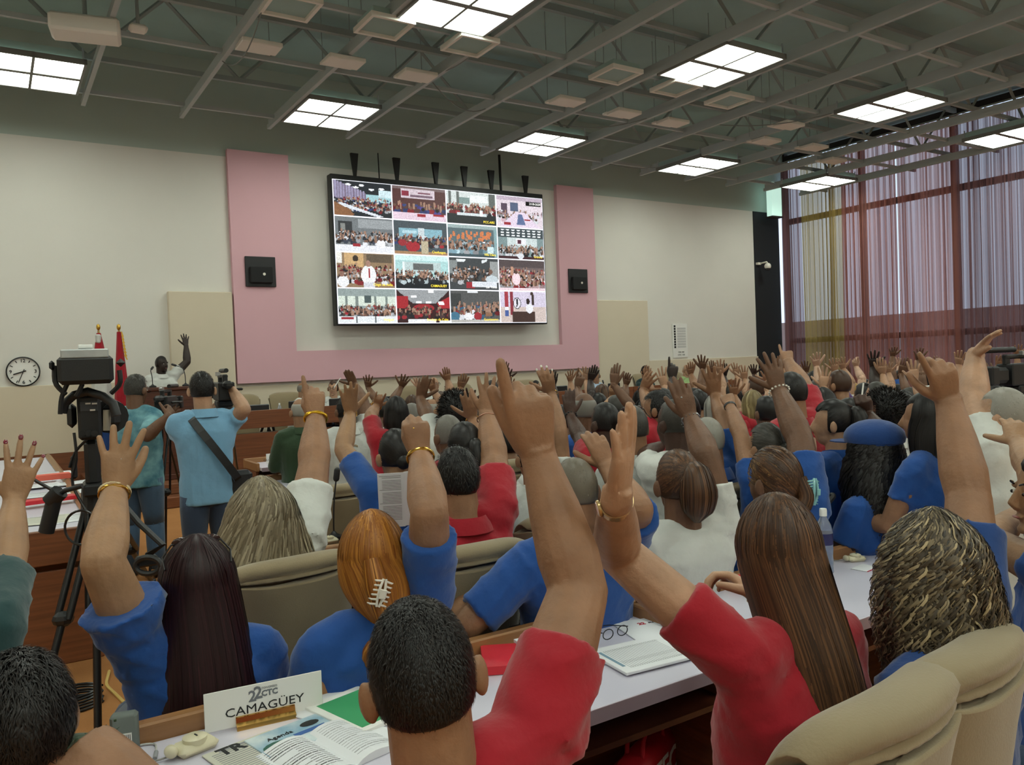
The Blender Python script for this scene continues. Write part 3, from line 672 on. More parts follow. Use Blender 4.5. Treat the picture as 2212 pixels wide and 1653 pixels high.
        hair_cap(hm, H, hc, .15, seed, nn, thick=kw.get('thick', 1.09), nape=-.5, front=.48, noise=.015)
    elif hair in ('long', 'bob'): hair_cap(hm, H, hc, .1, seed, nn, thick=1.08, nape=-.9, front=.5, noise=.01)
    info['hm'] = hm
    if lod and hair == 'short': scalp_strands(hm, H, hc, kw.get('n', 1200 if lod == 1 else 5000), kw.get('L', .022), kw.get('w', .0022 if lod == 1 else .0013), seed, kw.get('mode', 'down'), thick=kw.get('thick', 1.07), zmin=-.4)
    if lod and hair in ('buzz', 'fringe'): scalp_strands(hm, H, hc, 500, .008, .0018, seed, 'down', thick=1.03, zmin=-.3) if hair == 'buzz' else None
    if hair == 'afro' and lod: scalp_strands(hm, H, hc, 2600, .03, .0035, seed, 'spike', thick=kw.get('thick', 1.45)*.95, zmin=-.55)
    N = kw.get('n', {0: 60, 1: 700, 2: 2600}[lod]) if hair != 'short' else 0
    if hair == 'bun':
        bp = H.p(*kw.get('at', (0, -.115, .0))); scalp_strands(hm, H, hc, N//2 if lod else 1, .03, .004 if lod else .01, seed, tie=kw.get('at', (0, -.1, .0)), thick=kw.get('thick', 1.09)) if lod else None
        hm.ell(bp, np.array([.045, .035, .045])*s*kw.get('bs', 1.), nu=12, nv=8, col=haircol(hc, .1))
    if hair == 'pony':
        tp = kw.get('at', (0, -.1, .03)); P0 = H.p(*tp)
        if lod: scalp_strands(hm, H, hc, N, .03, .0045, seed, tie=tp, thick=1.09)
        L = kw.get('len', .25); q = [P0, P0-f*.035+U*.005, P0-f*.05-U*L*.4, P0-f*.035-U*L*.75, P0-f*.03-U*L]; tail(hm, q, np.array([.016, .028, .036, .03, .006])*kw.get('tr', 1.), hc, N//2+30, seed, .004 if lod else .01)
    if hair == 'long': drape(hm, H, hc, N if lod else 110, kw.get('prof', [(0, .09, .105, 0), (-.1, .1, .1, .03), (-.2, .108, .09, .08), (-.3, .1, .07, .11)]), kw.get('amax', 2.1), seed, kw.get('w', .005 if lod else .014), kw.get('wave', 0), kw.get('wfreq', 30), hi=kw.get('hi', (1.2, 2.6)), jit=kw.get('jit', .006), body=f, tipj=kw.get('tipj', .03))
    if hair == 'bob': drape(hm, H, hc, N if lod else 90, kw.get('prof', [(0, .09, .1, 0), (-.06, .098, .095, .005), (-.12, .09, .08, .01)]), 2.0, seed, .005 if lod else .014, kw.get('wave', 0), hi=kw.get('hi', (1.2, 2.6)), body=f)
    info['hair_done'] = False
    def fin():
        if hm.n and not info['hair_done']: info['hair'] = hm.obj('hair', m_hair, root, smooth=True, sharp=None, org=base, fix=False); info['hair_done'] = True
    info['fin'] = fin
    if not kw.get('more'): fin()
    return info
def wristband(info, sd, m, name, r=.0035, off=.0, twist=2, rad=1.0, beads=0, label=None):
    W, fa, hu, tt, pn, wr = info['wr'][sd]; c = W-fa*off; t_ = unit(tt-fa*(tt@fa)); n_ = np.cross(fa, t_); a = np.linspace(0, 2*math.pi, 25); mb = MB(); R_ = (wr+.0025)*rad
    for k in range(twist):
        if beads:
            for q in np.linspace(0, 2*math.pi, beads, endpoint=False): mb.ell(c+R_*(math.cos(q)*t_*1.08+math.sin(q)*n_*.92), np.full(3, r*1.5), nu=8, nv=6)
        else: mb.tube([c+fa*(.006*k+.002*math.sin(6*q+k*3))+R_*(math.cos(q)*t_*1.08+math.sin(q)*n_*.92) for q in a], r, 6)
    o = mb.obj(name, m, info['root'], smooth=True, org=info['base'])
    if label: o['label'] = label
    return o
def watch(info, sd, mband, mface, ang=0., label=None, off=.005, rs=.017):
    W, fa, hu, tt, pn, wr = info['wr'][sd]; c = W-fa*off; t_ = unit(tt-fa*(tt@fa)); n_ = np.cross(fa, t_); a = np.linspace(0, 2*math.pi, 25); mb = MB(); R_ = wr+.0015
    rings = [np.array([c+fa*x+(R_+h)*(math.cos(q)*t_*1.06+math.sin(q)*n_*.94) for q in a[:-1]]) for x, h in ((-.008, 0), (-.008, .003), (.008, .003), (.008, 0))]
    mb.loft(rings+[rings[0]], cap=False); wo = mb.obj('watch', mband, info['root'], smooth=True, org=info['base'])
    d = math.cos(ang)*t_+math.sin(ang)*n_; dc = c+d*(R_+.002); s2 = np.cross(fa, d)
    MB().lathe([(rs, 0), (rs*1.02, .004), (rs*.9, .0065)], dc, 18, np.stack([s2, fa, d], 1)).obj('watch_case', mband, info['root'], smooth=True, org=info['base'])
    MB().lathe([(rs*.82, .0065), (rs*.8, .0072)], dc, 16, np.stack([s2, fa, d], 1)).obj('watch_dial', mface, info['root'], org=info['base'])
    if label: wo['label'] = label
def ringon(info, sd, finger, frac, m, stone=None):
    """a ring on finger 0..3; frac along the first phalanx"""
    W, fa, hu, tt, pn, wr = info['wr'][sd]; tips = info['tips'][sd]; p, d, n_, r = tips[finger]; o = (.030, .010, -.0105, -.0295)[finger]; b = (.088, .093, .088, .078)[finger]
    c = W+hu*(b+.02*frac)+tt*o+0*pn; u1 = unit(tt); a = np.linspace(0, 2*math.pi, 17); mb = MB(); mb.tube([c+.0105*(math.cos(q)*u1+math.sin(q)*unit(pn)) for q in a], .0022, 6)
    if stone: mb.ell(c-unit(pn)*.012*stone, (.006, .006, .006), nu=8, nv=6)
    mb.obj('finger_ring', m, info['root'], smooth=True, org=info['base'])
def nails(info, sd, m, which=(0, 1, 2, 3)):
    for i in which:
        p, d, n_, r = info['tips'][sd][i]; W, fa, hu, tt, pn, wr = info['wr'][sd]
        bk = unit(-pn - d*(-pn@d)); MB().ell(p+d*r*.35+bk*r*.62, (r*.66, r*.95, r*.34), A=np.stack([np.cross(d, bk), d, bk], 1), nu=10, nv=6).obj('fingernail', m, info['root'], smooth=True, org=info['base'])
# ---------------------------------------------------------------- video wall
SD = D-.42; r_ = SD/D
def wall(x, y, Y=None): return ony(x, y, SD if Y is None else Y)
A = wall(717.5, 386); B_ = wall(1181, 697); sx0, sx1, sz0, sz1 = A[0], B_[0], B_[2], ony(717.5, 386, SD)[2]
tv = thing('video_wall', 'huge video wall showing sixteen live meeting feeds in a four by four grid', 'screen', ((sx0+sx1)/2, SD, sz0))
ox, oz = (sx0+sx1)/2, sz0; SWd, SHt = sx1-sx0, sz1-sz0
m_bz = mat('black bezel', (14, 15, 17), .5)
MB().box((-SWd/2-.03, .012, -.03), (SWd/2+.03, .2, SHt+.10), bev=.01).obj('casing', m_bz, tv)
MB().box((-SWd/2, 0, 0), (SWd/2, .012, SHt+.0)).obj('grid_lines', mat('lit white grid line', (240, 240, 250), .5, emit=(225, 228, 240), estr=1.), tv)
m_tile = attr_mat('video feed', 1.15)
GX, GY = 76, 46
def lin(c): return np.array(srgb(*c)[:3])
def R_(I, x0, y0, x1, y1, c): I[int(y0*GY):int(math.ceil(y1*GY)), int(x0*GX):int(math.ceil(x1*GX))] = c
def E_(I, cx, cy, rx, ry, c):
    yy, xx = np.mgrid[0:GY, 0:GX]; m = ((xx+.5)/GX-cx)**2/rx**2+((yy+.5)/GY-cy)**2/ry**2 < 1; I[m] = c
def poly_(I, pts, c):
    yy, xx = np.mgrid[0:GY, 0:GX]; X = (xx+.5)/GX; Y = (yy+.5)/GY; m = np.ones(X.shape, bool); n = len(pts)
    for i in range(n):
        (a, b), (p, q) = pts[i], pts[(i+1) % n]; m &= ((p-a)*(Y-b)-(q-b)*(X-a)) >= 0
    I[m] = c
def crowd_(I, r, y0, y1, cols, n, s=.02, hands=.3, x0=0., x1=1.):
    for i in range(n):
        t = (i+.5)/n; y = y0+(y1-y0)*t; x = r.uniform(x0, x1); q = s*(.6+.8*t); c = cols[r.integers(len(cols))]
        E_(I, x, y+q*1.8, q*1.3, q*1.7, np.array(c)*r.uniform(.6, 1.05)); E_(I, x, y-q*.3, q*.6, q*1.0, [(40, 30, 28), (90, 62, 50), (120, 84, 66)][r.integers(3)])
        if r.random() < hands: R_(I, x+q, y-q*3, x+q*1.4, y, (170, 125, 100))
def tile(k):
    r = np.random.default_rng(k+50); I = np.zeros((GY, GX, 3)); W_, RD, BL = (215, 220, 228), (176, 32, 44), (48, 66, 130); DK = (42, 44, 52)
    if k == 0:
        I[:] = (38, 44, 50); poly_(I, [(0, 0), (.55, .32), (.55, .55), (0, .52)], (120, 104, 132))
        for x in np.linspace(.02, .5, 11): R_(I, x, x*.55, x+.02, .5, (92, 72, 84) if int(x*40) % 2 else (150, 142, 180))
        for x, y in ((.25, .1), (.48, .1), (.65, .2), (.83, .16), (.38, .17)): E_(I, x, y, .05, .03, (240, 246, 252))
        R_(I, .56, .36, 1, .55, (150, 205, 214)); R_(I, .78, .2, 1, .4, (196, 226, 234)); crowd_(I, r, .45, .8, [W_, W_, RD, BL], 150, .018)
        poly_(I, [(0, .62), (.35, .95), (.3, 1.), (0, 1.)], (150, 96, 56)); poly_(I, [(.1, .62), (.85, .97), (.75, 1.), (.05, .7)], (214, 222, 232)); poly_(I, [(.0, .62), (.3, .84), (.25, 1.), (.0, .8)], (146, 92, 54))
    elif k == 1:
        I[:] = (92, 52, 50); R_(I, 0, 0, 1, .08, (120, 96, 96)); R_(I, .16, .08, .78, .34, (206, 188, 200)); R_(I, .18, .14, .3, .28, (150, 40, 60)); R_(I, .34, .26, .74, .29, (120, 90, 110)); R_(I, .48, .16, .7, .19, (130, 70, 90))
        crowd_(I, r, .48, .7, [BL, (70, 60, 150), RD, RD], 26, .04, .5); R_(I, 0, .8, 1, 1, (226, 196, 216)); R_(I, .45, .82, .6, .88, RD); R_(I, .75, .8, .95, .84, RD)
    elif k == 2:
        I[:] = (205, 216, 214)
        for x in (.04, .2, .86, .93): R_(I, x, 0, x+.05, .45, (96, 104, 100))
        R_(I, .25, .18, .45, .36, (120, 150, 146)); R_(I, .48, .1, .82, .3, (232, 240, 240)); crowd_(I, r, .38, .62, [RD, RD, (140, 30, 40), W_, DK], 80, .03, .4); R_(I, 0, .7, 1, 1, (40, 46, 48)); R_(I, .2, .66, .8, .72, (206, 220, 224)); R_(I, .66, .55, .72, .72, (236, 240, 244))
    elif k == 3:
        I[:] = (222, 206, 218); R_(I, 0, 0, 1, .12, (190, 170, 190)); R_(I, .1, .25, .22, .6, (90, 70, 90)); R_(I, .3, .2, .46, .46, (80, 96, 130)); crowd_(I, r, .45, .75, [W_, (236, 190, 206)], 60, .028, .2); poly_(I, [(.4, .5), (.6, .5), (.95, 1.), (.05, 1.)], (226, 206, 230)); poly_(I, [(.46, .56), (.54, .56), (.62, .92), (.42, .92)], (86, 108, 160)); R_(I, .15, .85, .28, .92, RD); R_(I, .6, .72, .72, .76, RD)
    elif k == 4:
        I[:] = (112, 120, 124); R_(I, .4, .05, 1, .3, (150, 158, 162)); R_(I, .06, .14, .28, .45, (52, 56, 60)); R_(I, .1, .2, .16, .4, (130, 134, 130)); crowd_(I, r, .4, .7, [W_, W_, DK, (60, 70, 90)], 110, .026, .3); R_(I, 0, .82, 1, 1, (224, 228, 236)); R_(I, .3, .78, .42, .84, RD); E_(I, .78, .74, .08, .12, (236, 238, 240)); E_(I, .78, .6, .03, .05, (110, 74, 60)); R_(I, .68, .5, .7, .7, (150, 108, 84))
    elif k == 5:
        I[:] = (70, 84, 92); R_(I, .1, .22, .9, .46, (120, 178, 196)); R_(I, .46, .2, .56, .75, (196, 214, 220)); R_(I, .16, .3, .42, .36, (170, 214, 226)); crowd_(I, r, .42, .7, [RD, W_, DK, BL], 90, .026, .3); E_(I, .34, .76, .13, .16, (186, 30, 42)); E_(I, .15, .66, .08, .1, (170, 34, 44)); E_(I, .34, .6, .03, .05, (60, 40, 36)); R_(I, 0, .92, 1, 1, (176, 128, 84)); R_(I, .5, .6, .62, .96, (190, 176, 140))
    elif k == 6:
        I[:] = (84, 108, 114); R_(I, 0, 0, 1, .1, (150, 176, 176)); r2 = np.random.default_rng(3)
        for _ in range(34): x = r2.uniform(.02, .92); y = r2.uniform(.16, .42); R_(I, x, y, x+.03, y+.09, (226, 120, 62))
        crowd_(I, r, .48, .78, [(170, 208, 220), W_, (120, 170, 190)], 80, .034, .5); R_(I, 0, .93, 1, 1, (60, 84, 92)); R_(I, .8, .66, .92, .86, (196, 226, 230)); R_(I, .94, .1, 1, 1, (130, 170, 176))
    elif k == 7:
        I[:] = (120, 148, 150); R_(I, 0, 0, 1, .3, (60, 74, 80))
        for i in range(24): E_(I, .1+(i % 8)*.115, .06+(i//8)*.09, .04, .02, (238, 250, 255))
        R_(I, .2, .32, .85, .62, (196, 214, 214)); R_(I, .4, .34, .6, .52, (230, 230, 236)); R_(I, .43, .38, .5, .48, (90, 40, 60)); crowd_(I, r, .56, .84, [W_, W_, DK], 110, .026, .4); R_(I, 0, .92, 1, 1, (70, 34, 42)); E_(I, .48, .9, .07, .1, W_)
    elif k == 8:
        I[:] = (150, 120, 84); R_(I, 0, 0, .08, .3, (226, 226, 216)); R_(I, .14, .02, .45, .4, (210, 166, 104)); E_(I, .32, .16, .05, .09, (60, 46, 36)); R_(I, .52, .04, .95, .26, (100, 84, 64)); crowd_(I, r, .34, .8, [W_, (206, 196, 190), DK, RD], 110, .03, .4)
        E_(I, .54, .64, .13, .3, (232, 236, 238)); R_(I, .46, .85, .64, 1, (206, 210, 220)); E_(I, .54, .3, .045, .1, (170, 124, 104)); R_(I, .54, .45, .56, .7, RD); E_(I, .1, .84, .1, .16, (228, 232, 234)); E_(I, .08, .62, .04, .08, (150, 104, 84))
    elif k == 9:
        I[:] = (160, 214, 214); R_(I, 0, 0, 1, .14, (196, 236, 236)); R_(I, .15, .2, .85, .5, (180, 206, 206)); R_(I, .34, .26, .7, .42, (96, 100, 100)); crowd_(I, r, .46, .7, [W_, (110, 90, 90), DK], 130, .022, .5); R_(I, 0, .72, 1, 1, (26, 32, 40)); crowd_(I, r, .66, .74, [(180, 200, 206), DK], 30, .03, 0); R_(I, .14, .2, .17, .6, (226, 244, 244))
    elif k == 10:
        I[:] = (64, 70, 74); R_(I, 0, .1, .15, .5, (130, 140, 140)); poly_(I, [(.14, .04), (.34, .04), (.3, .14), (.16, .14)], (226, 234, 236)); poly_(I, [(.66, .06), (.78, .02), (.76, .1), (.66, .16)], (220, 230, 234)); crowd_(I, r, .3, .7, [(90, 84, 80), W_, DK], 90, .03, .4); R_(I, .84, .1, 1, .6, (150, 156, 156)); E_(I, .86, .66, .13, .13, (190, 206, 214)); E_(I, .84, .42, .04, .08, (120, 84, 68)); R_(I, .34, .78, .5, .94, RD); R_(I, .45, .76, .95, .9, (214, 222, 232))
    elif k == 11:
        I[:] = (110, 92, 92); R_(I, 0, 0, 1, .22, (84, 70, 72)); crowd_(I, r, .28, .85, [(236, 216, 220), W_, (226, 180, 186), RD], 150, .032, .6); E_(I, .36, .62, .09, .2, (240, 206, 216)); R_(I, .26, .22, .29, .5, (200, 140, 110)); E_(I, .36, .4, .035, .06, (90, 60, 50)); R_(I, 0, .92, 1, 1, (236, 206, 216))
    elif k == 12:
        I[:] = (140, 158, 156); R_(I, 0, .22, 1, .48, (206, 222, 206))
        for x in (.12, .3, .62, .82): R_(I, x, .22, x+.03, .5, (120, 136, 130))
        R_(I, .45, .2, .56, .4, (70, 90, 90)); crowd_(I, r, .48, .78, [W_, (80, 70, 70), RD, (70, 80, 90)], 130, .026, .4); R_(I, 0, .82, 1, 1, (222, 230, 234)); R_(I, .04, .83, .25, .87, RD)
        for x in (.3, .62): R_(I, x, .82, x+.012, 1, (110, 120, 124))
    elif k == 13:
        I[:] = (60, 26, 30); poly_(I, [(.0, .0), (1., .0), (.72, .42), (.3, .42)], (150, 156, 160)); R_(I, 0, .2, .2, .56, (186, 26, 36)); poly_(I, [(.75, .4), (1, .2), (1, .56), (.8, .56)], (196, 30, 40))
        for x, y in ((.27, .18), (.6, .02), (.36, .35), (.55, .36), (.78, .36), (.8, .4)): R_(I, x, y, x+.09, y+.05, (246, 250, 252))
        E_(I, .5, .55, .2, .12, (176, 30, 40)); crowd_(I, r, .52, .78, [RD, DK, (90, 60, 60)], 60, .028, .4); R_(I, .2, .9, .72, 1, (228, 230, 234)); R_(I, .8, .94, 1, 1, (226, 228, 230))
    elif k == 14:
        I[:] = (84, 86, 86); R_(I, .35, .02, .55, .05, (220, 226, 230)); R_(I, 0, .1, .2, .5, (60, 64, 64)); crowd_(I, r, .4, .75, [W_, RD, (40, 100, 140), (90, 90, 90)], 50, .04, .9); E_(I, .35, .82, .09, .12, (228, 230, 234)); E_(I, .54, .8, .08, .12, RD); E_(I, .08, .8, .09, .14, (56, 116, 150)); R_(I, 0, .93, 1, 1, (180, 178, 172)); R_(I, .7, .7, .84, .8, (150, 100, 70))
    else:
        I[:] = (206, 196, 222); R_(I, 0, .5, 1, 1, (206, 186, 178)); E_(I, .36, .38, .085, .19, (36, 40, 48)); E_(I, .36, .38, .072, .16, (226, 222, 236)); R_(I, .355, .25, .37, .4, (40, 40, 50)); poly_(I, [(.33, .5), (.37, .38), (.385, .4), (.345, .52)], (40, 40, 50))
        R_(I, .1, .0, .16, .5, (180, 44, 60)); R_(I, .1, .5, .17, .62, (230, 232, 240)); R_(I, .1, .62, .17, .8, (60, 90, 170)); R_(I, .22, 0, .27, .75, (150, 40, 56))
        R_(I, .25, .66, .75, 1, (70, 46, 40)); E_(I, .63, .55, .08, .16, (230, 232, 240)); E_(I, .6, .32, .04, .1, (50, 36, 34)); R_(I, .69, .1, .73, .42, (60, 42, 38)); E_(I, .69, .06, .035, .06, (70, 50, 44))
    I = I*(1+r.normal(0, .05, I.shape[:2]))[..., None]; I = I*.74+I.mean(2, keepdims=True)*.26; I = np.clip(I, 0, 255)/255.
    return np.where(I <= .04045, I/12.92, ((I+.055)/1.055)**2.4)
TW, TH, gp = SWd/4, SHt/4, .012
for k in range(16):
    i, j = k % 4, k//4; x0 = -SWd/2+i*TW+gp; x1 = x0+TW-2*gp; z1 = SHt-j*TH-gp; z0 = z1-TH+2*gp; I = tile(k)
    xs, zs = np.linspace(x0, x1, GX+1), np.linspace(z1, z0, GY+1); XX, ZZ = np.meshgrid(xs, zs); V = np.stack([XX, np.full_like(XX, -.004), ZZ], 2).reshape(-1, 3)
    mb = MB(); fs = [(a*(GX+1)+b, (a+1)*(GX+1)+b, (a+1)*(GX+1)+b+1, a*(GX+1)+b+1) for a in range(GY) for b in range(GX)]
    mb.add(V, fs); mb.c = [tuple(c) for c in I.reshape(-1, 3)]; mb.obj('video_feed', m_tile, tv, fix=False)
m_yel = mat('yellow caption', (240, 214, 70), .5, emit=(240, 214, 60), estr=1.); m_wcap = mat('white caption', (240, 240, 240), .5, emit=(240, 240, 240), estr=1.)
for k, s_, m_ in ((2, 'PCC-ARS', m_yel), (5, 'Cienfuegos', m_yel), (6, 'Villa Clara', m_yel), (7, 'Granma', m_yel), (8, 'Ciego de Avila', m_yel), (9, 'CAMAGUEY', m_yel), (10, 'Las Tunas', m_wcap), (12, 'Holguin', m_yel), (13, 'Santiago de Cuba', m_yel), (3, '2110-2620', m_wcap), (14, 'Guantanamo', m_yel)):
    i, j = k % 4, k//4; x = -SWd/2+(i+1)*TW-.06; z = SHt-(j+1)*TH+.07
    if k == 3:
        z = SHt-.14; MB().box((x-.38, -.007, z-.045), (x+.01, -.005, z+.045)).obj('caption_plate', m_bz, tv)
    text('caption', s_, .068, m_, (AX_FRONT, np.array([x, -.012, z])), tv, align='RIGHT', extrude=.001, bold=.0005)
for i, (x, y) in enumerate([(765, 357), (856, 366), (940, 375), (1002, 383), (1060, 391), (1134, 402)]):
    p = ony(x, y+4, SD+.08); zt = SHt+.08; t = MB(); zz = p[2]-oz+.25
    t.extrude([(-.075, zz), (.075, zz), (.02, zt), (-.02, zt)], -.03, .03, M=(np.array([[1, 0, 0], [0, 0, 1], [0, 1, 0]], float), np.array([p[0]-ox, .06, 0])))
    t.obj('hanging_bracket', m_bz, tv)
for x in (820, 1082): p = ony(x, 375, SD+.08); MB().tube([(p[0]-ox, .1, SHt+.05), (p[0]-ox, .12, p[2]-oz+.4)], .012 if x < 900 else .03, 6).obj('mounting_cable', m_bz, tv)
MB().box((-SWd/2+.3, .2, .3), (SWd/2-.3, D-.01-SD, .6)).obj('wall_mount', m_bz, tv)
# wall speakers on the pink frame
for (a, b, lab) in (((531, 556), (594, 618), 'square black wall speaker on the left upright of the pink frame'), ((1229, 584), (1268, 630), 'square black wall speaker on the right upright of the pink frame')):
    P, Q = ony(*a, D-.13), ony(*b, D-.13); cx, cz = (P[0]+Q[0])/2, (P[2]+Q[2])/2; h = .27; t = thing('wall_speaker', lab, 'speaker', (cx, D-.11, cz))
    MB().box((-h, -.04, -h), (h, -.001, h), bev=.008).obj('backplate', mat('speaker black', (32, 33, 36), .6), t)
    MB().box((-h*.75, -.11, -h*.75), (h*.72, -.04, h*.3), bev=.01).obj('grille', mat('speaker grille', (24, 25, 27), .8, bump=(300, .5)), t); MB().cyl((.04, -.115, -.05), (.04, -.11, -.05), .025).obj('driver_badge', m_cream, t)
# notice board
P, Q = ony(1452, 700, D-.02), ony(1486, 772, D-.02); t = thing('notice_board', 'narrow white information board with rows of small icons on the front wall', 'sign', ((P[0]+Q[0])/2, D-.002, Q[2])); bw, bh = Q[0]-P[0], P[2]-Q[2]
m_ink = mat('black print', (30, 32, 34), .7); m_gink = mat('grey print', (150, 152, 156), .8); m_white = mat('white board', (232, 232, 228), .6)
MB().box((-bw/2, -.025, 0), (bw/2, -.001, bh), bev=.003).obj('board', m_white, t)
for k in range(9):
    z = bh*(.93-.077*k); MB().box((-bw*.42, -.028, z-.026), (-bw*.42+.06, -.0255, z+.026)).obj('icon', m_ink, t)
    if k: 
        for q in range(3): MB().box((-bw*.2, -.0275, z+.02-.016*q), (bw*.38, -.0255, z+.026-.016*q)).obj('text_line', m_gink, t)
for z, s_ in ((.16, '9000  800'), (.08, 'ATEC  USB')): text('lettering', s_, .05, m_ink, (AX_FRONT, np.array([.02, -.028, bh*z])), t)
# wall clock
cc_ = ony(50, 803, D-.03); t = thing('wall_clock', 'round black rimmed wall clock with white face and arabic numerals', 'clock', (cc_[0], D-.002, cc_[2])); Rk = .232
MB().lathe([(Rk, 0), (Rk, .06), (Rk*.93, .065), (Rk*.92, .04), (0.001, .04)], (0, 0, 0), 40, AX_FRONT).obj('clock_case', m_bz, t)
MB().lathe([(Rk*.92, .041), (.001, .042)], (0, 0, 0), 40, AX_FRONT).obj('clock_face', m_white, t)
for k in range(12):
    a = math.radians(30*k); d = np.array([math.sin(a), 0, math.cos(a)])
    if k in (0, 3, 6, 9): text('numeral', {0: '12', 3: '3', 6: '6', 9: '9'}[k], .075, m_ink, (AX_FRONT, d*Rk*.72+np.array([0, -.047, 0])), t, bold=.001)
    else: MB().tube([d*Rk*.68+np.array([0, -.045, 0]), d*Rk*.84+np.array([0, -.045, 0])], .006, 4).obj('hour_mark', m_ink, t)
for ang, L, r, nm_ in ((253, .6, .009, 'hour_hand'), (203, .78, .006, 'minute_hand')):
    a = math.radians(ang); d = np.array([math.sin(a), 0, math.cos(a)]); MB().tube([-d*.04+np.array([0, -.052, 0]), d*Rk*L+np.array([0, -.052, 0])], r, 5).obj(nm_, m_ink, t)
# ---------------------------------------------------------------- flags
m_pole = mat('brass flag pole', (176, 144, 86), .35, .8)
def flag(px, ptip, Y, kind, lab):
    top = ony(px, ptip, Y); t = thing('flag', lab, 'flag', (top[0], Y, PLZ)); h = top[2]-PLZ
    MB().lathe([(.16, 0), (.16, .03), (.05, .05), (.03, .12), (.001, .12)], n=20).obj('stand', m_pole, t, smooth=True)
    MB().cyl((0, 0, .04), (0, 0, h-.1), .016, n=10).obj('pole', m_pole, t, smooth=True)
    MB().ell((0, 0, h-.05), (.03, .03, .05)).obj('finial', mat('gold', (212, 170, 80), .25, 1), t, smooth=True)
    def cloth(z1, z0, r1, r0, name, m, ph=0.):
        rings = []
        for z in np.linspace(z1, z0, 12):
            q = (z1-z)/(z1-z0); a = np.linspace(0, 2*math.pi, 28, endpoint=False); R = (r1+(r0-r1)*q)*(1+.22*np.sin(a*5+ph+q*2)*min(1, q*3+.2)); rings.append(np.stack([R*np.cos(a), R*.8*np.sin(a), np.full(28, z)], 1))
        MB().loft(rings).obj(name, m, t, smooth=True, sharp=80)
    red = clothmat('red'); 
    if kind == 0:
        cloth(h-.14, h-.75, .03, .11, 'flag_cloth', red); cloth(h-.75, h-1.5, .11, .15, 'white_stripe', clothmat('white'), 0.); cloth(h-1.5, h-2.0, .15, .16, 'blue_stripe', clothmat('blue2'), 0.)
        MB().box((-.05, -.05, h-.3), (.03, .05, h-.16), bev=.02).obj('ribbon', clothmat('white'), t, smooth=True)
    else:
        cloth(h-.12, h-2.0, .03, .15, 'flag_cloth', red); 
        for k in range(8): MB().tube([(.03+.004*k, -.03, h-.12-.05*k), (.05+.006*k, -.04, h-.2-.05*k)], .01, 5).obj('fringe', mat('gold fringe', (220, 174, 60), .6), t)
flag(212, 700, 13.9, 0, 'national flag furled on a pole, red above white and blue, left of the other'); flag(256, 700, 13.6, 1, 'plain red flag with golden fringe furled on a pole beside the lectern')
# ---------------------------------------------------------------- lectern
Lc = ony(358, 836, 12.75); LX = Lc[0]; t = thing('lectern', 'dark wooden lectern on the platform in front of the speaker', 'lectern', (Lc[0], 12.75, PLZ)); lh = Lc[2]-PLZ
m_dwood = mat('dark red brown wood', (92, 50, 34), .4, noise=(3, .7, (64, 34, 24), (1, 1, 12)), coat=.2)
MB().box((-.40, -.3, lh-.05), (.40, .3, lh), bev=.01).obj('lectern_top', m_dwood, t); MB().box((-.36, -.26, .08), (.36, .24, lh-.05), bev=.005).obj('lectern_body', m_dwood, t)
MB().box((-.30, -.272, .25), (.30, -.261, lh-.2), bev=.004).obj('front_panel', m_dwood, t); MB().box((-.40, -.3, 0), (.40, .28, .08), bev=.01).obj('plinth', m_dwood, t)
m_mic = mat('black microphone metal', (26, 27, 30), .45)
def gooseneck(p0, pts, lab, r=.006, head=.016):
    t = thing('microphone', lab, 'microphone', p0); MB().lathe([(.05, 0), (.05, .02), (.02, .035), (.008, .05), (.001, .05)], n=14).obj('base', m_mic, t, smooth=True, sharp=30)
    P = bez([(0, 0, .04)]+list(pts), 12); MB().tube(P, r, 6).obj('gooseneck', m_mic, t, smooth=True); d = unit(P[-1]-P[-2]); MB().tube([P[-1], P[-1]+d*.05], head, 8, round_=True).obj('microphone_head', m_mic, t, smooth=True); return t
gooseneck((Lc[0]-.2, 12.6, Lc[2]), [(0, 0, .15), (-.02, 0, .25), (.0, .03, .27)], 'thin black microphone on the left of the lectern top')
gooseneck((Lc[0]+.26, 12.65, Lc[2]), [(0, 0, .15), (-.02, 0, .27), (-.12, .04, .31)], 'thin black microphone on the right of the lectern top')
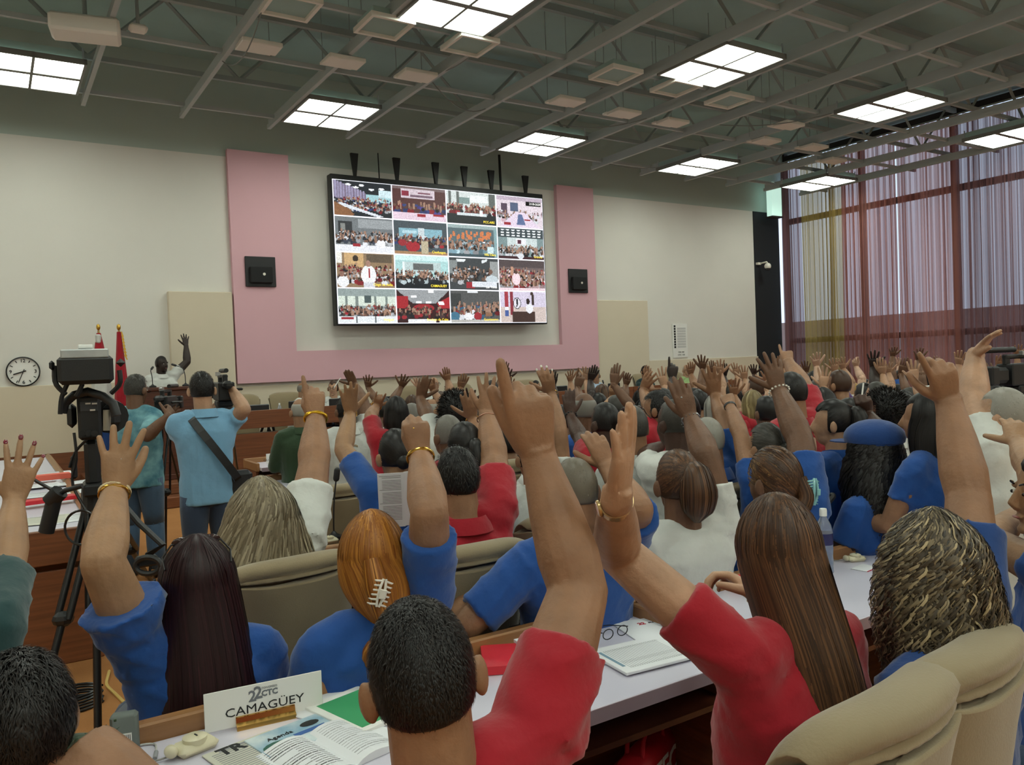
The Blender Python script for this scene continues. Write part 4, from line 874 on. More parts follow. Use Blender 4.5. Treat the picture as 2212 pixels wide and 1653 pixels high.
# ---------------------------------------------------------------- conference chairs
m_cush = mat('beige suede upholstery', (146, 131, 104), .85, spec=.2, noise=(5, .45, (132, 117, 91)), bump=(160, .12), sheen=.3)
m_blk = mat('black moulded plastic', (24, 24, 26), .4)
def chair_(name, lab):
    t = thing(name, lab, 'chair'); n = 15
    def sheet(x_of, z_of, y_of, th, rows):
        F, Bk = [], []
        for v in rows:
            xs = np.linspace(-1, 1, n); F.append(np.array([[x_of(u, v), y_of(u, v), z_of(u, v)] for u in xs])); Bk.append(np.array([[x_of(u, v)*.985, y_of(u, v)-th*(1 if abs(u) < .95 else .5), z_of(u, v)] for u in xs]))
        mb = MB(); rings = []
        for a, b in zip(F, Bk): rings.append(np.concatenate([a, b[::-1]]))
        mb.loft(rings); return mb
    hw = lambda v: .235+.075*v
    sh_ = sheet(lambda u, v: u*hw(v), lambda u, v: .42+.63*v+(.03*abs(u)**2)*v-.04*max(0, abs(u)-.85)*6*max(0, v-.85)*5, lambda u, v: -.225-.075*v+.12*abs(u)**2.6-.025*max(0, v-.85)*6.6*abs(u)**1.5, .05, np.linspace(0, 1, 11))
    ch = sh_.obj('back_shell', m_cush, t, smooth=True, sharp=50); b = ch.modifiers.new('b', 'BEVEL'); b.width = .012; b.segments = 2; b.limit_method = 'ANGLE'
    rings = []
    prof = [(-.17, .44, .02), (-.17, .5, .05), (-.185, .7, .055), (-.21, .9, .06), (-.235, 1.02, .062), (-.265, 1.09, .058), (-.305, 1.125, .05), (-.345, 1.115, .036), (-.362, 1.08, .018)]
    mb = MB(); n2 = 17
    for k, (y, z, h) in enumerate(prof):
        W_ = (.23+.06*min(1, (z-.44)/.6))*(1 if k < 6 else (.985, .96, .92)[k-6]); xs = np.sin(np.linspace(-1, 1, n2)*math.pi/2); d = np.array([0, .8, .6]) if k > 4 else np.array([0, 1, .1]); d = unit(d if k < 7 else np.array([0, -.2, 1.]))
        top = np.array([[u*W_, y+.07*abs(u)**2.5, z-.02*abs(u)**4]+d*h*(1-abs(u)**5) for u in xs]); bot = np.array([[u*W_*.98, y+.07*abs(u)**2.5, z-.02*abs(u)**4]-d*h*.8*(1-abs(u)**5) for u in xs[::-1][1:-1]])
        rings.append(np.concatenate([top, bot]))
    cu_ = mb.loft(rings).obj('back_cushion', m_cush, t, smooth=True, sharp=None); ss = cu_.modifiers.new('s', 'SUBSURF'); ss.levels = ss.render_levels = 1
    MB().box((-.26, -.2, .38), (.26, .28, .50), bev=.045).obj('seat', m_cush, t, smooth=True)
    for e in (-1, 1): MB().tube(bez([(e*.27, -.22, .44), (e*.33, -.22, .56), (e*.33, -.1, .68), (e*.33, .12, .68), (e*.32, .2, .6), (e*.28, .14, .42)], 16), .022, 8).obj('armrest', m_blk, t, smooth=True)
    MB().cyl((0, 0, .09), (0, 0, .38), .03).obj('pedestal', m_blk, t, smooth=True)
    for k in range(5):
        a = k*2*math.pi/5+.3; c_, s_ = math.cos(a), math.sin(a); lg = MB().tube([(0, 0, .12), (c_*.28, s_*.28, .07)], [.025, .016], 6).obj('leg', m_blk, t, smooth=True)
        MB().ell((c_*.28, s_*.28, .032), (.03, .03, .03), nu=8, nv=6).obj('castor', m_blk, lg, smooth=True)
    return t
CH0 = chair_('conference_chair', 'x'); ch_used = []
def chair_at(p, rz, lab, group='beige conference chairs', z=0.):
    loc = (p[0], p[1], z)
    if not ch_used: CH0.location = loc; CH0.rotation_euler = (0, 0, math.radians(rz)); tag(CH0, lab, 'chair', group); ch_used.append(1); return CH0
    return dup(CH0, loc, math.radians(rz), lab, group)
def chair_top(px, py, ztop, rz, lab, z=0., **k):
    """chair whose cushion top centre shows at the pixel"""
    P = onz(px, py, ztop); a = math.radians(rz); off = np.array([math.sin(a)*-.3, -.3*math.cos(a)]); off = np.array([.30*math.sin(a), -.30*math.cos(a)])
    return chair_at((P[0]-off[0], P[1]-off[1]), rz, lab, z=z, **k)
# ---------------------------------------------------------------- presidium desk
DY = 12.35; PX0, PX1 = 2.72, 14.2; pz = 1.23
t = thing('presidium_desk', 'long brown wooden desk on the platform facing the audience', 'desk', (PX0, DY, PLZ)); Ln = PX1-PX0; n_ = 7; sg = Ln/n_
for k in range(n_):
    MB().box((k*sg+.006, 0, .0+pz-PLZ-.27), ((k+1)*sg-.006, .03, pz-PLZ), bev=.004).obj('upper_front_panel', m_woodx, t); MB().box((k*sg+.006, .02, .04), ((k+1)*sg-.006, .05, pz-PLZ-.345), bev=.004).obj('lower_front_panel', m_woodx, t)
MB().box((0, .06, pz-PLZ-.2), (Ln, .75, pz-PLZ-.16), bev=.004).obj('desk_top', mat('white laminate', (206, 202, 214), .35, spec=.5), t)
MB().box((0, .06, pz-PLZ-.42), (Ln, .7, pz-PLZ-.38)).obj('shelf', m_dwood, t); MB().box((0, .0, -.0), (Ln, .7, .04)).obj('plinth', m_dwood, t)
for k in range(n_+1): MB().box((min(k*sg, Ln-.04), .05, .04), (min(k*sg, Ln-.04)+.04, .7, pz-PLZ-.2)).obj('divider', m_dwood, t)
MB().box((Ln-.03, 0, 0), (Ln, .75, pz-PLZ)).obj('end_panel', m_woodx, t); MB().box((0, 0, 0), (.03, .75, pz-PLZ)).obj('end_panel', m_woodx, t)
m_paper = mat('white paper', (226, 228, 232), .8)
def monitor(px, py, w_, lab, tilt=.5):
    p = ony(px, py, DY+.25); t = thing('desk_monitor', lab, 'monitor', (p[0], DY+.3, pz-.155)); h = p[2]-(pz-.155)
    MB().box((-.1, -.06, 0), (.1, .06, .02), bev=.005).obj('stand', m_blk, t); MB().cyl((0, 0, .02), (0, .02, h*.7), .02).obj('neck', m_blk, t)
    MB().box((-w_/2, -.02, h*.3), (w_/2, .03, h+.04), bev=.012).obj('screen_housing', m_blk, t)
for i, (x, y, w_) in enumerate([(558, 880, .36), (650, 871, .36), (735, 866, .34), (830, 862, .3), (975, 850, .3), (1060, 846, .3), (1215, 838, .3), (1330, 832, .3)]):
    monitor(x, y, w_, 'low black monitor lying on the presidium desk, %s from the lectern side' % ordn2[i])
for i, (x, y, a) in enumerate([(519, 858, 0), (612, 855, -6), (745, 842, 0), (885, 840, 5), (985, 836, 0), (1130, 822, 0), (1382, 810, 0), (1450, 806, 0), (1265, 818, 0)]):
    p = ony(x, y, 13.9); chair_at((p[0], 13.6), 180+a, 'beige high-backed chair behind the presidium desk, %s from the lectern' % ordn2[i], z=PLZ, group='presidium chairs')
m_bottle = mat('clear bottle plastic', (232, 238, 244), .08, trans=.8, ior=1.3); m_cap = mat('white bottle cap', (236, 238, 236), .4); m_blab = mat('dark blue bottle label', (38, 42, 92), .5)
def bottle(p, lab, s=1., capm=None, labm=None):
    t = thing('water_bottle', lab, 'bottle', p); r = .033*s
    MB().lathe([(r*.8, 0), (r, .01*s), (r*.96, .03*s), (r, .05*s), (r*.94, .07*s), (r, .09*s), (r*.98, .12*s), (r, .16*s), (r*.8, .19*s), (r*.4, .215*s), (r*.36, .225*s)], n=22).obj('bottle_body', m_bottle, t, smooth=True, sharp=60)
    MB().lathe([(r*1.01, .115*s), (r*1.01, .158*s)], n=22).obj('bottle_label', labm or m_blab, t, smooth=True); MB().lathe([(r*.42, .222*s), (r*.42, .245*s), (r*.38, .25*s), (.001, .25*s)], n=14).obj('bottle_cap', capm or m_cap, t, smooth=True, sharp=40); return t
def cup(p, lab):
    t = thing('glass', lab, 'glass', p); MB().lathe([(.026, 0), (.033, .11), (.031, .11), (.024, .006), (.001, .006)], n=16).obj('tumbler', m_bottle, t, smooth=True, sharp=40)
def on_desk(px, Y=DY+.2): p = ony(px, 860, Y); return (p[0], Y, pz-.155)
bottle(on_desk(603), 'water bottle on the presidium desk at its left end', .95); cup(on_desk(617), 'drinking glass beside the leftmost bottle on the presidium desk'); bottle(on_desk(1202), 'water bottle on the middle of the presidium desk', .95); cup(on_desk(1214), 'drinking glass beside the middle bottle on the presidium desk')
gooseneck(on_desk(1082, DY+.3), [(0, 0, .15), (-.05, 0, .28), (-.14, .02, .3)], 'black gooseneck microphone on the presidium desk'); gooseneck(on_desk(1308, DY+.3), [(0, 0, .12), (.0, .05, .25)], 'short upright microphone on the right of the presidium desk')
# ---------------------------------------------------------------- delegates' desks
m_lam = mat('white lavender laminate', (208, 205, 220), .3, spec=.5); m_lamedge = mat('mauve laminate edge', (150, 132, 142), .5)
UWD = 2.06; DT = .75
def desk_unit(name, lab):
    t = thing(name, lab, 'desk'); w_ = UWD
    MB().box((.035, 0, DT-.04), (w_-.035, .60, DT), bev=.004).obj('desk_top', m_lam, t); MB().box((.035, -.004, DT-.045), (w_-.035, -.0005, DT-.001)).obj('edge_band', m_lamedge, t)
    MB().box((0, .60, DT-.06), (w_, .645, DT+.055), bev=.006).obj('front_rail', m_rail, t)
    for x in (0, w_-.035): MB().box((x, .08, DT-.05), (x+.035, .60, DT+.045), bev=.006).obj('side_rail', m_rail, t)
    MB().box((.03, .61, .50), (w_-.03, .635, DT-.061), bev=.003).obj('upper_front_panel', m_woodx, t); MB().box((.03, .60, .06), (w_-.03, .63, .455), bev=.003).obj('lower_front_panel', m_woodx, t)
    for x in (0, w_-.03): MB().box((x, .12, 0), (x+.03, .60, DT-.051)).obj('side_panel', m_wood, t)
    MB().box((.03, .1, DT-.2), (w_-.03, .58, DT-.18)).obj('shelf', m_dwood, t)
    return t
DK0 = None; ROWS = [(1.87, .1, 7, 'nearest row'), (3.72, 1.0, 7, 'second row'), (5.42, 1.75, 7, 'third row'), (7.15, 2.1, 7, 'fourth row'), (8.9, 2.42, 7, 'front row below the platform')]
for (y, x0, n, rn) in ROWS:
    for k in range(n):
        lab = 'white topped desk with wooden rails, %s, %s from the aisle' % (rn, ordn2[k]); loc = (x0+k*(UWD+.03), y, 0)
        if DK0 is None: DK0 = desk_unit('conference_desk', lab); DK0.location = loc; DK0['group'] = 'delegates desks'
        else: dup(DK0, loc, 0, lab, 'delegates desks')
# long side table on the left with its own wooden front
lz = .84; a, b, c, d_ = onz(207, 1137, lz), onz(146, 1040, lz), onz(104, 985, lz), None
t = thing('side_table', 'long white topped table with brown wooden front at the left edge', 'desk', (a[0]-2, a[1], 0)); O = np.array([a[0]-2, a[1], 0])
poly = [(-2., a[1]), (a[0], a[1]), (b[0], b[1]), (c[0], c[1]), (-2., c[1])]; pl = [(x-O[0], y-O[1]) for x, y in poly]
MB().extrude(pl, lz-.05, lz-.01).obj('table_top', m_lam, t)
MB().box((pl[0][0], -.05, lz-.2), (pl[1][0]+.02, -.0, lz+.015), bev=.005).obj('upper_front_panel', m_woodx, t); MB().box((pl[0][0], -.03, 0), (pl[1][0]+.01, .0, lz-.24), bev=.005).obj('lower_front_panel', m_woodx, t)
for i in (1, 2):
    P, Q = V3(*pl[i], lz), V3(*pl[i+1], lz); MB().tube([P, Q], .035, 4, up=(0, 0, 1)).obj('side_rail', m_rail, t)
    dv = (Q-P)*.5; n_ = unit(np.cross(dv, V3(0, 0, 1)))*.01; MB().add([P-n_-[0, 0, lz], Q-n_-[0, 0, lz], Q-n_-[0, 0, .05], P-n_-[0, 0, .05], P+n_-[0, 0, lz], Q+n_-[0, 0, lz], Q+n_-[0, 0, .05], P+n_-[0, 0, .05]], [(0, 1, 2, 3), (4, 7, 6, 5), (0, 4, 5, 1), (3, 2, 6, 7), (0, 3, 7, 4), (1, 5, 6, 2)]).obj('side_panel', m_wood, t)
# ---------------------------------------------------------------- paper things
m_newsp = mat('newsprint', (206, 204, 190), .9); m_rfold = mat('red folder card', (206, 36, 50), .5, bump=(60, .1)); m_green = mat('green cover', (66, 160, 104), .5); m_bluec = mat('blue cover print', (110, 160, 190), .5, noise=(9, .9, (224, 232, 232)))
m_rprint = mat('red print', (190, 36, 60), .7); m_bprint = mat('blue grey print', (120, 150, 170), .7)
def on(px, py, z=DT, *q): p = onz(px, py, z) if not q else np.array([px, py, q[0]]); return p
def sheets(lab, px, w_, h_, rz, z=DT, th=.004, m=None, lines=0, cat='paper', name='paper', ink=None, head=True, curl=0., ext=None, group=None):
    """flat document; px = centre pixel, rz degrees"""
    p = on(px[0], px[1], z) if len(px) == 2 else px; t = thing(name, lab, cat, (p[0], p[1], z+.0015), math.radians(rz), group)
    if curl:
        mb = MB(); n = 12; xs = np.linspace(-1, 1, n); zt = th+curl*np.sin((xs+1)*.5*math.pi)**.6*(1)
        rings = [np.array([[x*w_/2, y, 0] for x in xs]+[[x*w_/2, y, zt[::-1][i]] for i, x in enumerate(xs[::-1])]) for y in (-h_/2, h_/2)]; mb.loft(rings).obj('page', m or m_paper, t)
    else: MB().box((-w_/2, -h_/2, 0), (w_/2, h_/2, th), bev=min(.0015, th*.3)).obj('page', m or m_paper, t)
    if lines and not curl:
        mb = MB(); r = random.Random(len(lab)); zz = th+.0004
        for k in range(lines):
            y = h_*(.38-.78*k/lines); x1 = w_*.42 if r.random() < .8 else w_*r.uniform(-.1, .3); mb.box((-w_*.42, y, zz), (x1, y+h_*.012, zz+.0003))
        if head: mb.box((-w_*.3, h_*.41, zz), (w_*.3, h_*.45, zz+.0003))
        mb.obj('printed_lines', ink or m_gink, t, stuff=True)
    if ext: ext(t, th)
    return t
# name card CAMAGUEY in brass holder
def name_card(px0, px1, h_, word, lab, holder=True, z=DT, size=.042, logo=True, hw_=.5, m=None):
    P, Q = (on(*px0, z), on(*px1, z)) if len(px0) == 2 else (px0, px1); c = (P+Q)/2; w_ = np.linalg.norm((Q-P)[:2]); ang = math.atan2(Q[1]-P[1], Q[0]-P[0])
    t = thing('name_card', lab, 'sign', (c[0], c[1], z), ang, 'name cards on the desks'); MB().box((-w_/2, -.004, .004), (w_/2, -.001, h_), bev=.001).obj('card', m_white, t)
    text('lettering', word, size, m_ink, (AX_FRONT, np.array([0, -.0048, h_*.40])), t, bold=0, xs=1.18)
    if logo:
        s2 = h_*.36; text('logo_numeral', '2', s2*1.05, m_gink2, (AX_FRONT, np.array([-h_*.3, -.0046, h_*.70])), t, bold=.001); text('logo_numeral', '2', s2*1.2, m_gink2, (AX_FRONT, np.array([-h_*.16, -.0052, h_*.76])), t, bold=.001)
        text('logo_lettering', 'CTC', s2*.55, m_gink2, (AX_FRONT, np.array([h_*.12, -.0046, h_*.72])), t, bold=.001); text('logo_lettering', 'CONGRESO', s2*.2, m_gink2, (AX_FRONT, np.array([h_*.12, -.0046, h_*.86])), t)
    if holder:
        hh = w_*hw_/2; MB().extrude([(-.03, 0), (.03, 0), (.026, .012), (.012, .016), (.010, .032), (.001, .034), (-.001, .034), (-.010, .032), (-.014, .018), (-.028, .012)], -hh, hh, M=(np.array([[0, 0, 1], [1, 0, 0], [0, 1, 0]], float), np.array([0, 0, 0]))).obj('brass_holder', m_brass, t)
    return t
m_gink2 = mat('grey emblem print', (112, 116, 122), .8); m_brass = mat('polished brass', (214, 170, 96), .22, 1)
name_card((443, 1588), (697, 1530), .118, 'CAMAGÜEY', 'white name card reading CAMAGÜEY in a brass holder, nearest desk', size=.036)
name_card((592, 1103), (690, 1085), .15, 'MAYABEQUE', 'white name card reading MAYABEQUE on a desk in the middle distance', size=.05)
name_card((1252, 1088), (1356, 1072), .14, 'ACTI SP', 'white name card reading ACTI SP in a brass holder behind raised arms', size=.06)
name_card(ony(573, 950, 9.2), ony(617, 950, 9.2), .12, 'GUANTANAMO', 'small white name card at the aisle end of the front row desk', size=.035)
m_dev = mat('cream plastic', (216, 208, 178), .35)
def receiver(px, lab, rz=0., z=DT, s=1., box=True):
    p = on(*px, z); t = thing('headset_receiver', lab, 'receiver', (p[0], p[1], z), math.radians(rz), 'cream interpretation receivers')
    MB().box((-.045*s, -.03*s, 0), (.045*s, .03*s, .024*s), bev=.010*s).obj('receiver_body', m_dev, t, smooth=True, sharp=60); MB().lathe([(.026*s, .02*s), (.026*s, .032*s), (.018*s, .036*s), (.001, .037*s)], n=18).obj('dial', m_dev, t, smooth=True, sharp=30)
    MB().box((-.002, -.012*s, .037*s), (.002, .0, .038*s)).obj('dial_mark', m_ink, t)
    MB().tube(bez([(-.045*s, 0, .012), (-.09*s, .02, .004), (-.11*s, .06*s, .004), (-.16*s, .05*s, .004), (-.2*s, .08*s, .004)], 14), .0028, 6).obj('earphone_cord', mat('grey cord', (150, 148, 142), .6), t, smooth=True)
    MB().ell((-.055*s, -.004, .02*s), (.014*s, .018*s, .014*s), nu=10, nv=7).obj('earpiece', m_dev, t, smooth=True)
receiver((422, 1622), 'cream headset receiver with a round dial beside the CAMAGÜEY card', 15, s=1.25); receiver((1172, 1372), 'cream headset receiver against the rail beyond the raised red sleeve', 20)
receiver((1848, 1212), 'cream headset receiver beside the water bottle', -20); receiver((2166, 1106), 'cream headset receiver on the far right desk', 0); receiver((712, 1172), 'cream headset receiver between the grey-haired and the ginger-haired women', 0, s=1.1)
def picdeco(t, th):
    MB().box((-.01, -.02, th+.0002), (.09, .0, th+.0006)).obj('printed_picture', mat('blue pen print', (40, 90, 160), .5), t); MB().ell((.06, .03, th+.0006), (.03, .018, .0006), nu=12, nv=4).obj('printed_picture', m_ink, t)
    MB().ell((-.07, -.03, th+.0006), (.045, .03, .0006), nu=12, nv=4).obj('printed_picture', mat('dark green print', (50, 96, 84), .7), t); text('lettering', 'Agenda', .026, m_ink, (np.eye(3), np.array([-.04, .02, th+.001])), t)
sheets('agenda booklet with blue and white tropical cover, under the open book', (640, 1592), .24, .15, 12, m=m_bluec, ext=picdeco, th=.008, name='booklet', cat='booklet')
sheets('newspaper page headed TR lying at the bottom of the near desk', (560, 1640), .2, .26, 12, m=m_newsp, lines=18, name='newspaper', cat='newspaper', ext=lambda t, th: text('lettering', 'TR', .06, m_ink, (np.eye(3), np.array([-.03, .1, th+.001])), t, bold=.002))
sheets('green and white hardcover book left of the near man', (775, 1540), .2, .28, 14, th=.014, m=m_white, name='book', cat='book', ext=lambda t, th: MB().box((-.075, -.12, th), (.09, .11, th+.0008)).obj('green_cover', m_green, t))
sheets('flat white folder lying under the green book', (745, 1530), .25, .26, 22, th=.006, name='folder', cat='folder')
def openbook(lab, px, rz, w_=.32, h_=.22, z=DT, s=1.):
    p = on(*px, z); t = thing('open_book', lab, 'book', (p[0], p[1], z+.001), math.radians(rz))
    for e in (-1, 1):
        n = 10; xs = np.linspace(0, 1, n); zt = .004+.022*np.sin(np.clip(xs*1.25, 0, 1)*math.pi)**.8*(1-xs*.5); ring = lambda y: np.array([[e*x*w_/2, y, 0] for x in xs]+[[e*x*w_/2, y, zt[::-1][i]] for i, x in enumerate(xs[::-1])])
        MB().loft([ring(-h_/2), ring(h_/2)]).obj('page_block', m_paper, t); mb = MB(); r = random.Random(int(px[0])+e)
        for k in range(17):
            y = h_*(.42-.05*k); bold = (k % 6 == 3); n2 = 7 if r.random() < .8 else 4
            for j in range(1, n2): x0, x1 = xs[j]+.01, xs[j+1 if j+1 < n else j]; mb.add([[e*x0*w_/2, y, zt[j]+.0006], [e*x1*w_/2, y, zt[min(j+1, n-1)]+.0006], [e*x1*w_/2, y+(.0035 if bold else .002), zt[min(j+1, n-1)]+.0006], [e*x0*w_/2, y+(.0035 if bold else .002), zt[j]+.0006]], [(0, 1, 2, 3)])
        mb.obj('printed_lines', m_ink if e < 0 else m_gink, t, stuff=True)
    return t
openbook('open book with dense print lying at the bottom edge of the near desk', (715, 1625), 12, .36, .25)
sheets('thick red folder on the near desk left of the red sleeve', (1135, 1430), .30, .21, -28, th=.03, m=m_rfold, name='folder', cat='folder')
sheets('narrow white notepad leaning over the thick red folder', (1165, 1410), .07, .27, -8, z=DT+.03, th=.012, name='notepad', cat='notepad')
def logo22(t, th):
    text('logo_numeral', '22', .03, m_rprint, (np.eye(3), np.array([-.02, .09, th+.001])), t, bold=.001); text('logo_lettering', 'CTC', .012, m_ink, (np.eye(3), np.array([.02, .09, th+.001])), t)
sheets('white document with a red 22 emblem beneath the printed form', (1420, 1365), .24, .3, -15, th=.004, ext=logo22)
def form(t, th):
    mb = MB()
    for k in range(24): mb.box((-.13+.0095*k, -.09, th), (-.1285+.0095*k, .08, th+.0004))
    for k in (0, 1, 5, 6, 7, 19, 20): mb.box((-.13, -.09+.0085*k, th), (.1, -.0892+.0085*k, th+.0004))
    mb.obj('printed_form_lines', m_gink, t, stuff=True); MB().box((-.15, -.07, th), (-.138, .08, th+.0006)).obj('printed_heading', m_bprint, t)
sheets('white printed form booklet jutting over the desk edge', (1398, 1415), .34, .24, -6, z=DT+.005, th=.01, ext=form, name='booklet', cat='booklet')
gl = on(1330, 1390, DT); t = thing('eyeglasses', 'dark folded eyeglasses lying on the papers by the near arm', 'eyeglasses', (gl[0], gl[1], DT+.02))
for e in (-1, 1): MB().tube([(e*.034+.024*math.cos(q), 0, .02+.018*math.sin(q)) for q in np.linspace(0, 6.28, 16)], .002, 5).obj('lens_rim', m_blk, t); MB().tube([(e*.06, 0, .03), (e*.055, .1, .01), (e*.05, .13, .0)], .002, 5).obj('temple', m_blk, t)
bk = on(1250, 1355, DT); t = thing('booklet', 'white booklet standing open like a tent behind the near elbow', 'booklet', (bk[0], bk[1]+.06, DT), math.radians(8))
for e in (-1, 1): MB().box((-.155, -.004, 0), (.155, .004, .2), M=(np.array([[1, 0, 0], [0, math.cos(e*.5), -math.sin(e*.5)], [0, math.sin(e*.5), math.cos(e*.5)]]), np.array([0, e*.1, .002])), bev=.001).obj('cover', m_paper, t)
bottle(on(1782, 1240, DT), 'full water bottle with dark blue label on the near right desk', 1.22, labm=m_blab)
gm_ = on(1752, 1205, DT); gooseneck((gm_[0], gm_[1], DT), [(0, 0, .1), (.0, -.02, .2), (.06, -.05, .27)], 'black gooseneck microphone seen through the water bottle', .006, .02)
sheets('red cloth or pouch on the near right desk beside the bottle', (1745, 1278), .12, .07, 10, th=.01, m=m_rfold, name='pouch', cat='pouch')
sheets('white card edged in red on the near right desk', (1868, 1228), .12, .08, 8, th=.002, ext=lambda t, th: MB().box((-.06, -.042, 0), (.06, -.04, th+.001)).obj('red_edge', m_rprint, t))
for k in range(3): sheets('cream notebook on the near right desk, %s of its stack of three' % ['bottom', 'middle', 'top'][k], (1880, 1172), .17, .2, 6+k*3, z=DT+.0155*k, th=.014, m=mat('cream cover', (216, 214, 200), .6), name='notebook', cat='notebook')
sheets('open red folder on the desk before the long brown-haired woman', (1535, 1262), .2, .2, -10, z=DT, th=.05, m=m_rfold, name='folder', cat='folder')
# papers on the farther desks
r = random.Random(5); row_w = ['nearest row', 'second row', 'third row', 'fourth row', 'front row']; kk = 0
for ri, xs in ((1, (4.2, 4.7, 5.5, 6.3, 7.1)), (2, (2.1, 2.7, 3.6, 4.9, 6.1, 7.4)), (3, (2.6, 3.3, 3.9, 5.2, 6.6)), (4, (2.9, 3.4, 4.4, 5.6))):
    for i, x in enumerate(xs):
        y = ROWS[ri][0]+r.uniform(.18, .4); sheets('white printed papers on the %s of desks, %s from the aisle' % (row_w[ri], ordn2[i]), (x, y, DT), .21, .29, r.uniform(-40, 40), th=.006, lines=8, group='papers on the desks', ink=m_gink)
for i, (px, py, rz, w_, h_, kind) in enumerate([(150, 1122, 10, .4, .3, 'white sheet'), (95, 1125, -5, .3, .35, 'newspaper page'), (110, 1068, 0, .5, .3, 'white sheet'), (150, 1045, 12, .4, .25, 'white sheet'), (75, 1050, 5, .4, .4, 'white sheet'), (100, 1025, 0, .45, .3, 'white sheet')]):
    sheets('%s on the left side table, %s from the near end' % (kind, ordn2[i]), (px, py), w_, h_, rz, z=lz+.004*i-.01, th=.004, lines=6, m=m_newsp if 'news' in kind else None, ink=m_gink)
sheets('long red folder on the left side table', (100, 1085), .42, .14, 14, z=lz+.02, th=.03, m=m_rfold, name='folder', cat='folder'); sheets('orange red pouch on the left side table', (112, 1036), .3, .12, 4, z=lz+.03, th=.05, m=mat('coral pouch', (226, 104, 84), .6), name='pouch', cat='pouch')
gm_ = onz(88, 1075, lz); 
t = thing('desk_device', 'grey handset with barcode sticker at the left end of the near rail', 'device', on(272, 1625, DT), math.radians(-15)); MB().box((-.035, -.02, 0), (.035, .02, .11), bev=.008).obj('device_body', mat('grey green plastic', (104, 112, 108), .5), t, smooth=True, sharp=50)
MB().box((-.015, -.0215, .02), (.02, -.0203, .06)).obj('barcode_sticker', m_white, t)
for k in range(8): MB().box((-.013+.004*k, -.022, .024), (-.0115+.004*k, -.0216, .056)).obj('barcode_bar', m_ink, t)
t = thing('cable', 'pale earphone plug and cord on the near left desk corner', 'cable', on(325, 1622, DT)); MB().tube(bez([(-.1, .02, .004), (-.02, .05, .004), (.02, .03, .004), (.01, -.03, .004)], 14), .003, 6).obj('cord', mat('pale cord', (190, 190, 188), .5), t, smooth=True); MB().tube([(.01, -.03, .005), (.0, -.07, .005)], .006, 8).obj('plug', m_gink, t)
# black arm of the extra chair before the near rail
for (x, y, lab) in ((.42, 2.72, 'black stacking chair of the woman with long burgundy hair'), (.98, 2.8, 'black stacking chair of the ginger-haired woman'), (1.98, 2.85, 'black stacking chair of the man in blue behind the near arm'), (2.6, 2.85, 'black stacking chair of the woman with a brown ponytail'), (3.2, 2.85, 'black stacking chair of the woman with the mint hair claw'), (3.9, 2.85, 'black stacking chair of the woman in the blue cap')):
    t = thing('stacking_chair', lab, 'chair', (x, y, 0)); MB().box((-.21, -.08, .42), (.21, .34, .46), bev=.02).obj('seat', m_blk, t, smooth=True)
    for e in (-1, 1):
        for q in (-.06, .3): MB().cyl((e*.19, q, 0), (e*.19, q, .42), .012, n=8).obj('leg', m_blk, t)
    MB().tube(bez([(-.27, .25, .60), (-.27, .0, .66), (-.24, -.10, .7), (0, -.13, .71), (.24, -.10, .7), (.27, .0, .66), (.27, .25, .60)], 20), .016, 8).obj('arm_and_back_rail', m_blk, t, smooth=True)
    for e in (-1, 1): MB().cyl((e*.2, .0, .42), (e*.262, .02, .65), .01, n=6).obj('arm_support', m_blk, t)
# red bag below the near desk
p = onz(1395, 1640, .3); t = thing('tote_bag', 'red bag with white lettering ATEC below the near desk', 'bag', (p[0], p[1], 0), math.radians(25)); MB().box((-.2, -.06, 0), (.2, .06, .36), bev=.03).obj('bag_body', mat('red satin', (196, 34, 44), .35), t, smooth=True, sharp=50)
text('lettering', 'ATEC', .13, m_white, (AX_FRONT, np.array([0, -.062, .26])), t, bold=.003)
for e in (-1, 1): MB().tube(bez([(-.1, e*.03, .35), (-.08, e*.03, .44), (.08, e*.03, .44), (.1, e*.03, .35)], 10), .008, 6).obj('handle', m_rfold, t)
# ---------------------------------------------------------------- broadcast gear
m_tvb = mat('black camera plastic', (26, 27, 29), .45, bump=(200, .1)); m_tube = mat('black tripod tube', (20, 20, 22), .35); m_silv = mat('silver metal', (176, 178, 180), .3, .9)
def rel(px, py, d, O): return at(px, py, d)-O
def tripod(t, apex, feet, mid=.5, r=.016, twin=True):
    for i, f_ in enumerate(feet):
        f_ = np.array(f_, float); d = f_-apex; m = apex+d*mid; lgm = MB(); side = unit(np.cross(d, V3(0, 0, 1)))*.035
        if twin: lgm.tube([apex+side, m+side], r*.8, 8).tube([apex-side, m-side], r*.8, 8)
        else: lgm.tube([apex, m], r, 8)
        lgm.tube([m, f_], r*.85, 8); lg = lgm.obj('leg', m_tube, t, smooth=True, sharp=50)
        MB().ell(m, (.05, .04, .04), nu=8, nv=6).obj('leg_lock', m_tvb, lg); MB().ell(f_+[0, 0, .02], (.03, .03, .02), nu=8, nv=6).obj('foot', m_tvb, lg)
    MB().cyl(apex-[0, 0, .08], apex+[0, 0, .05], .07, .06, 14).obj('tripod_head', m_tvb, t)
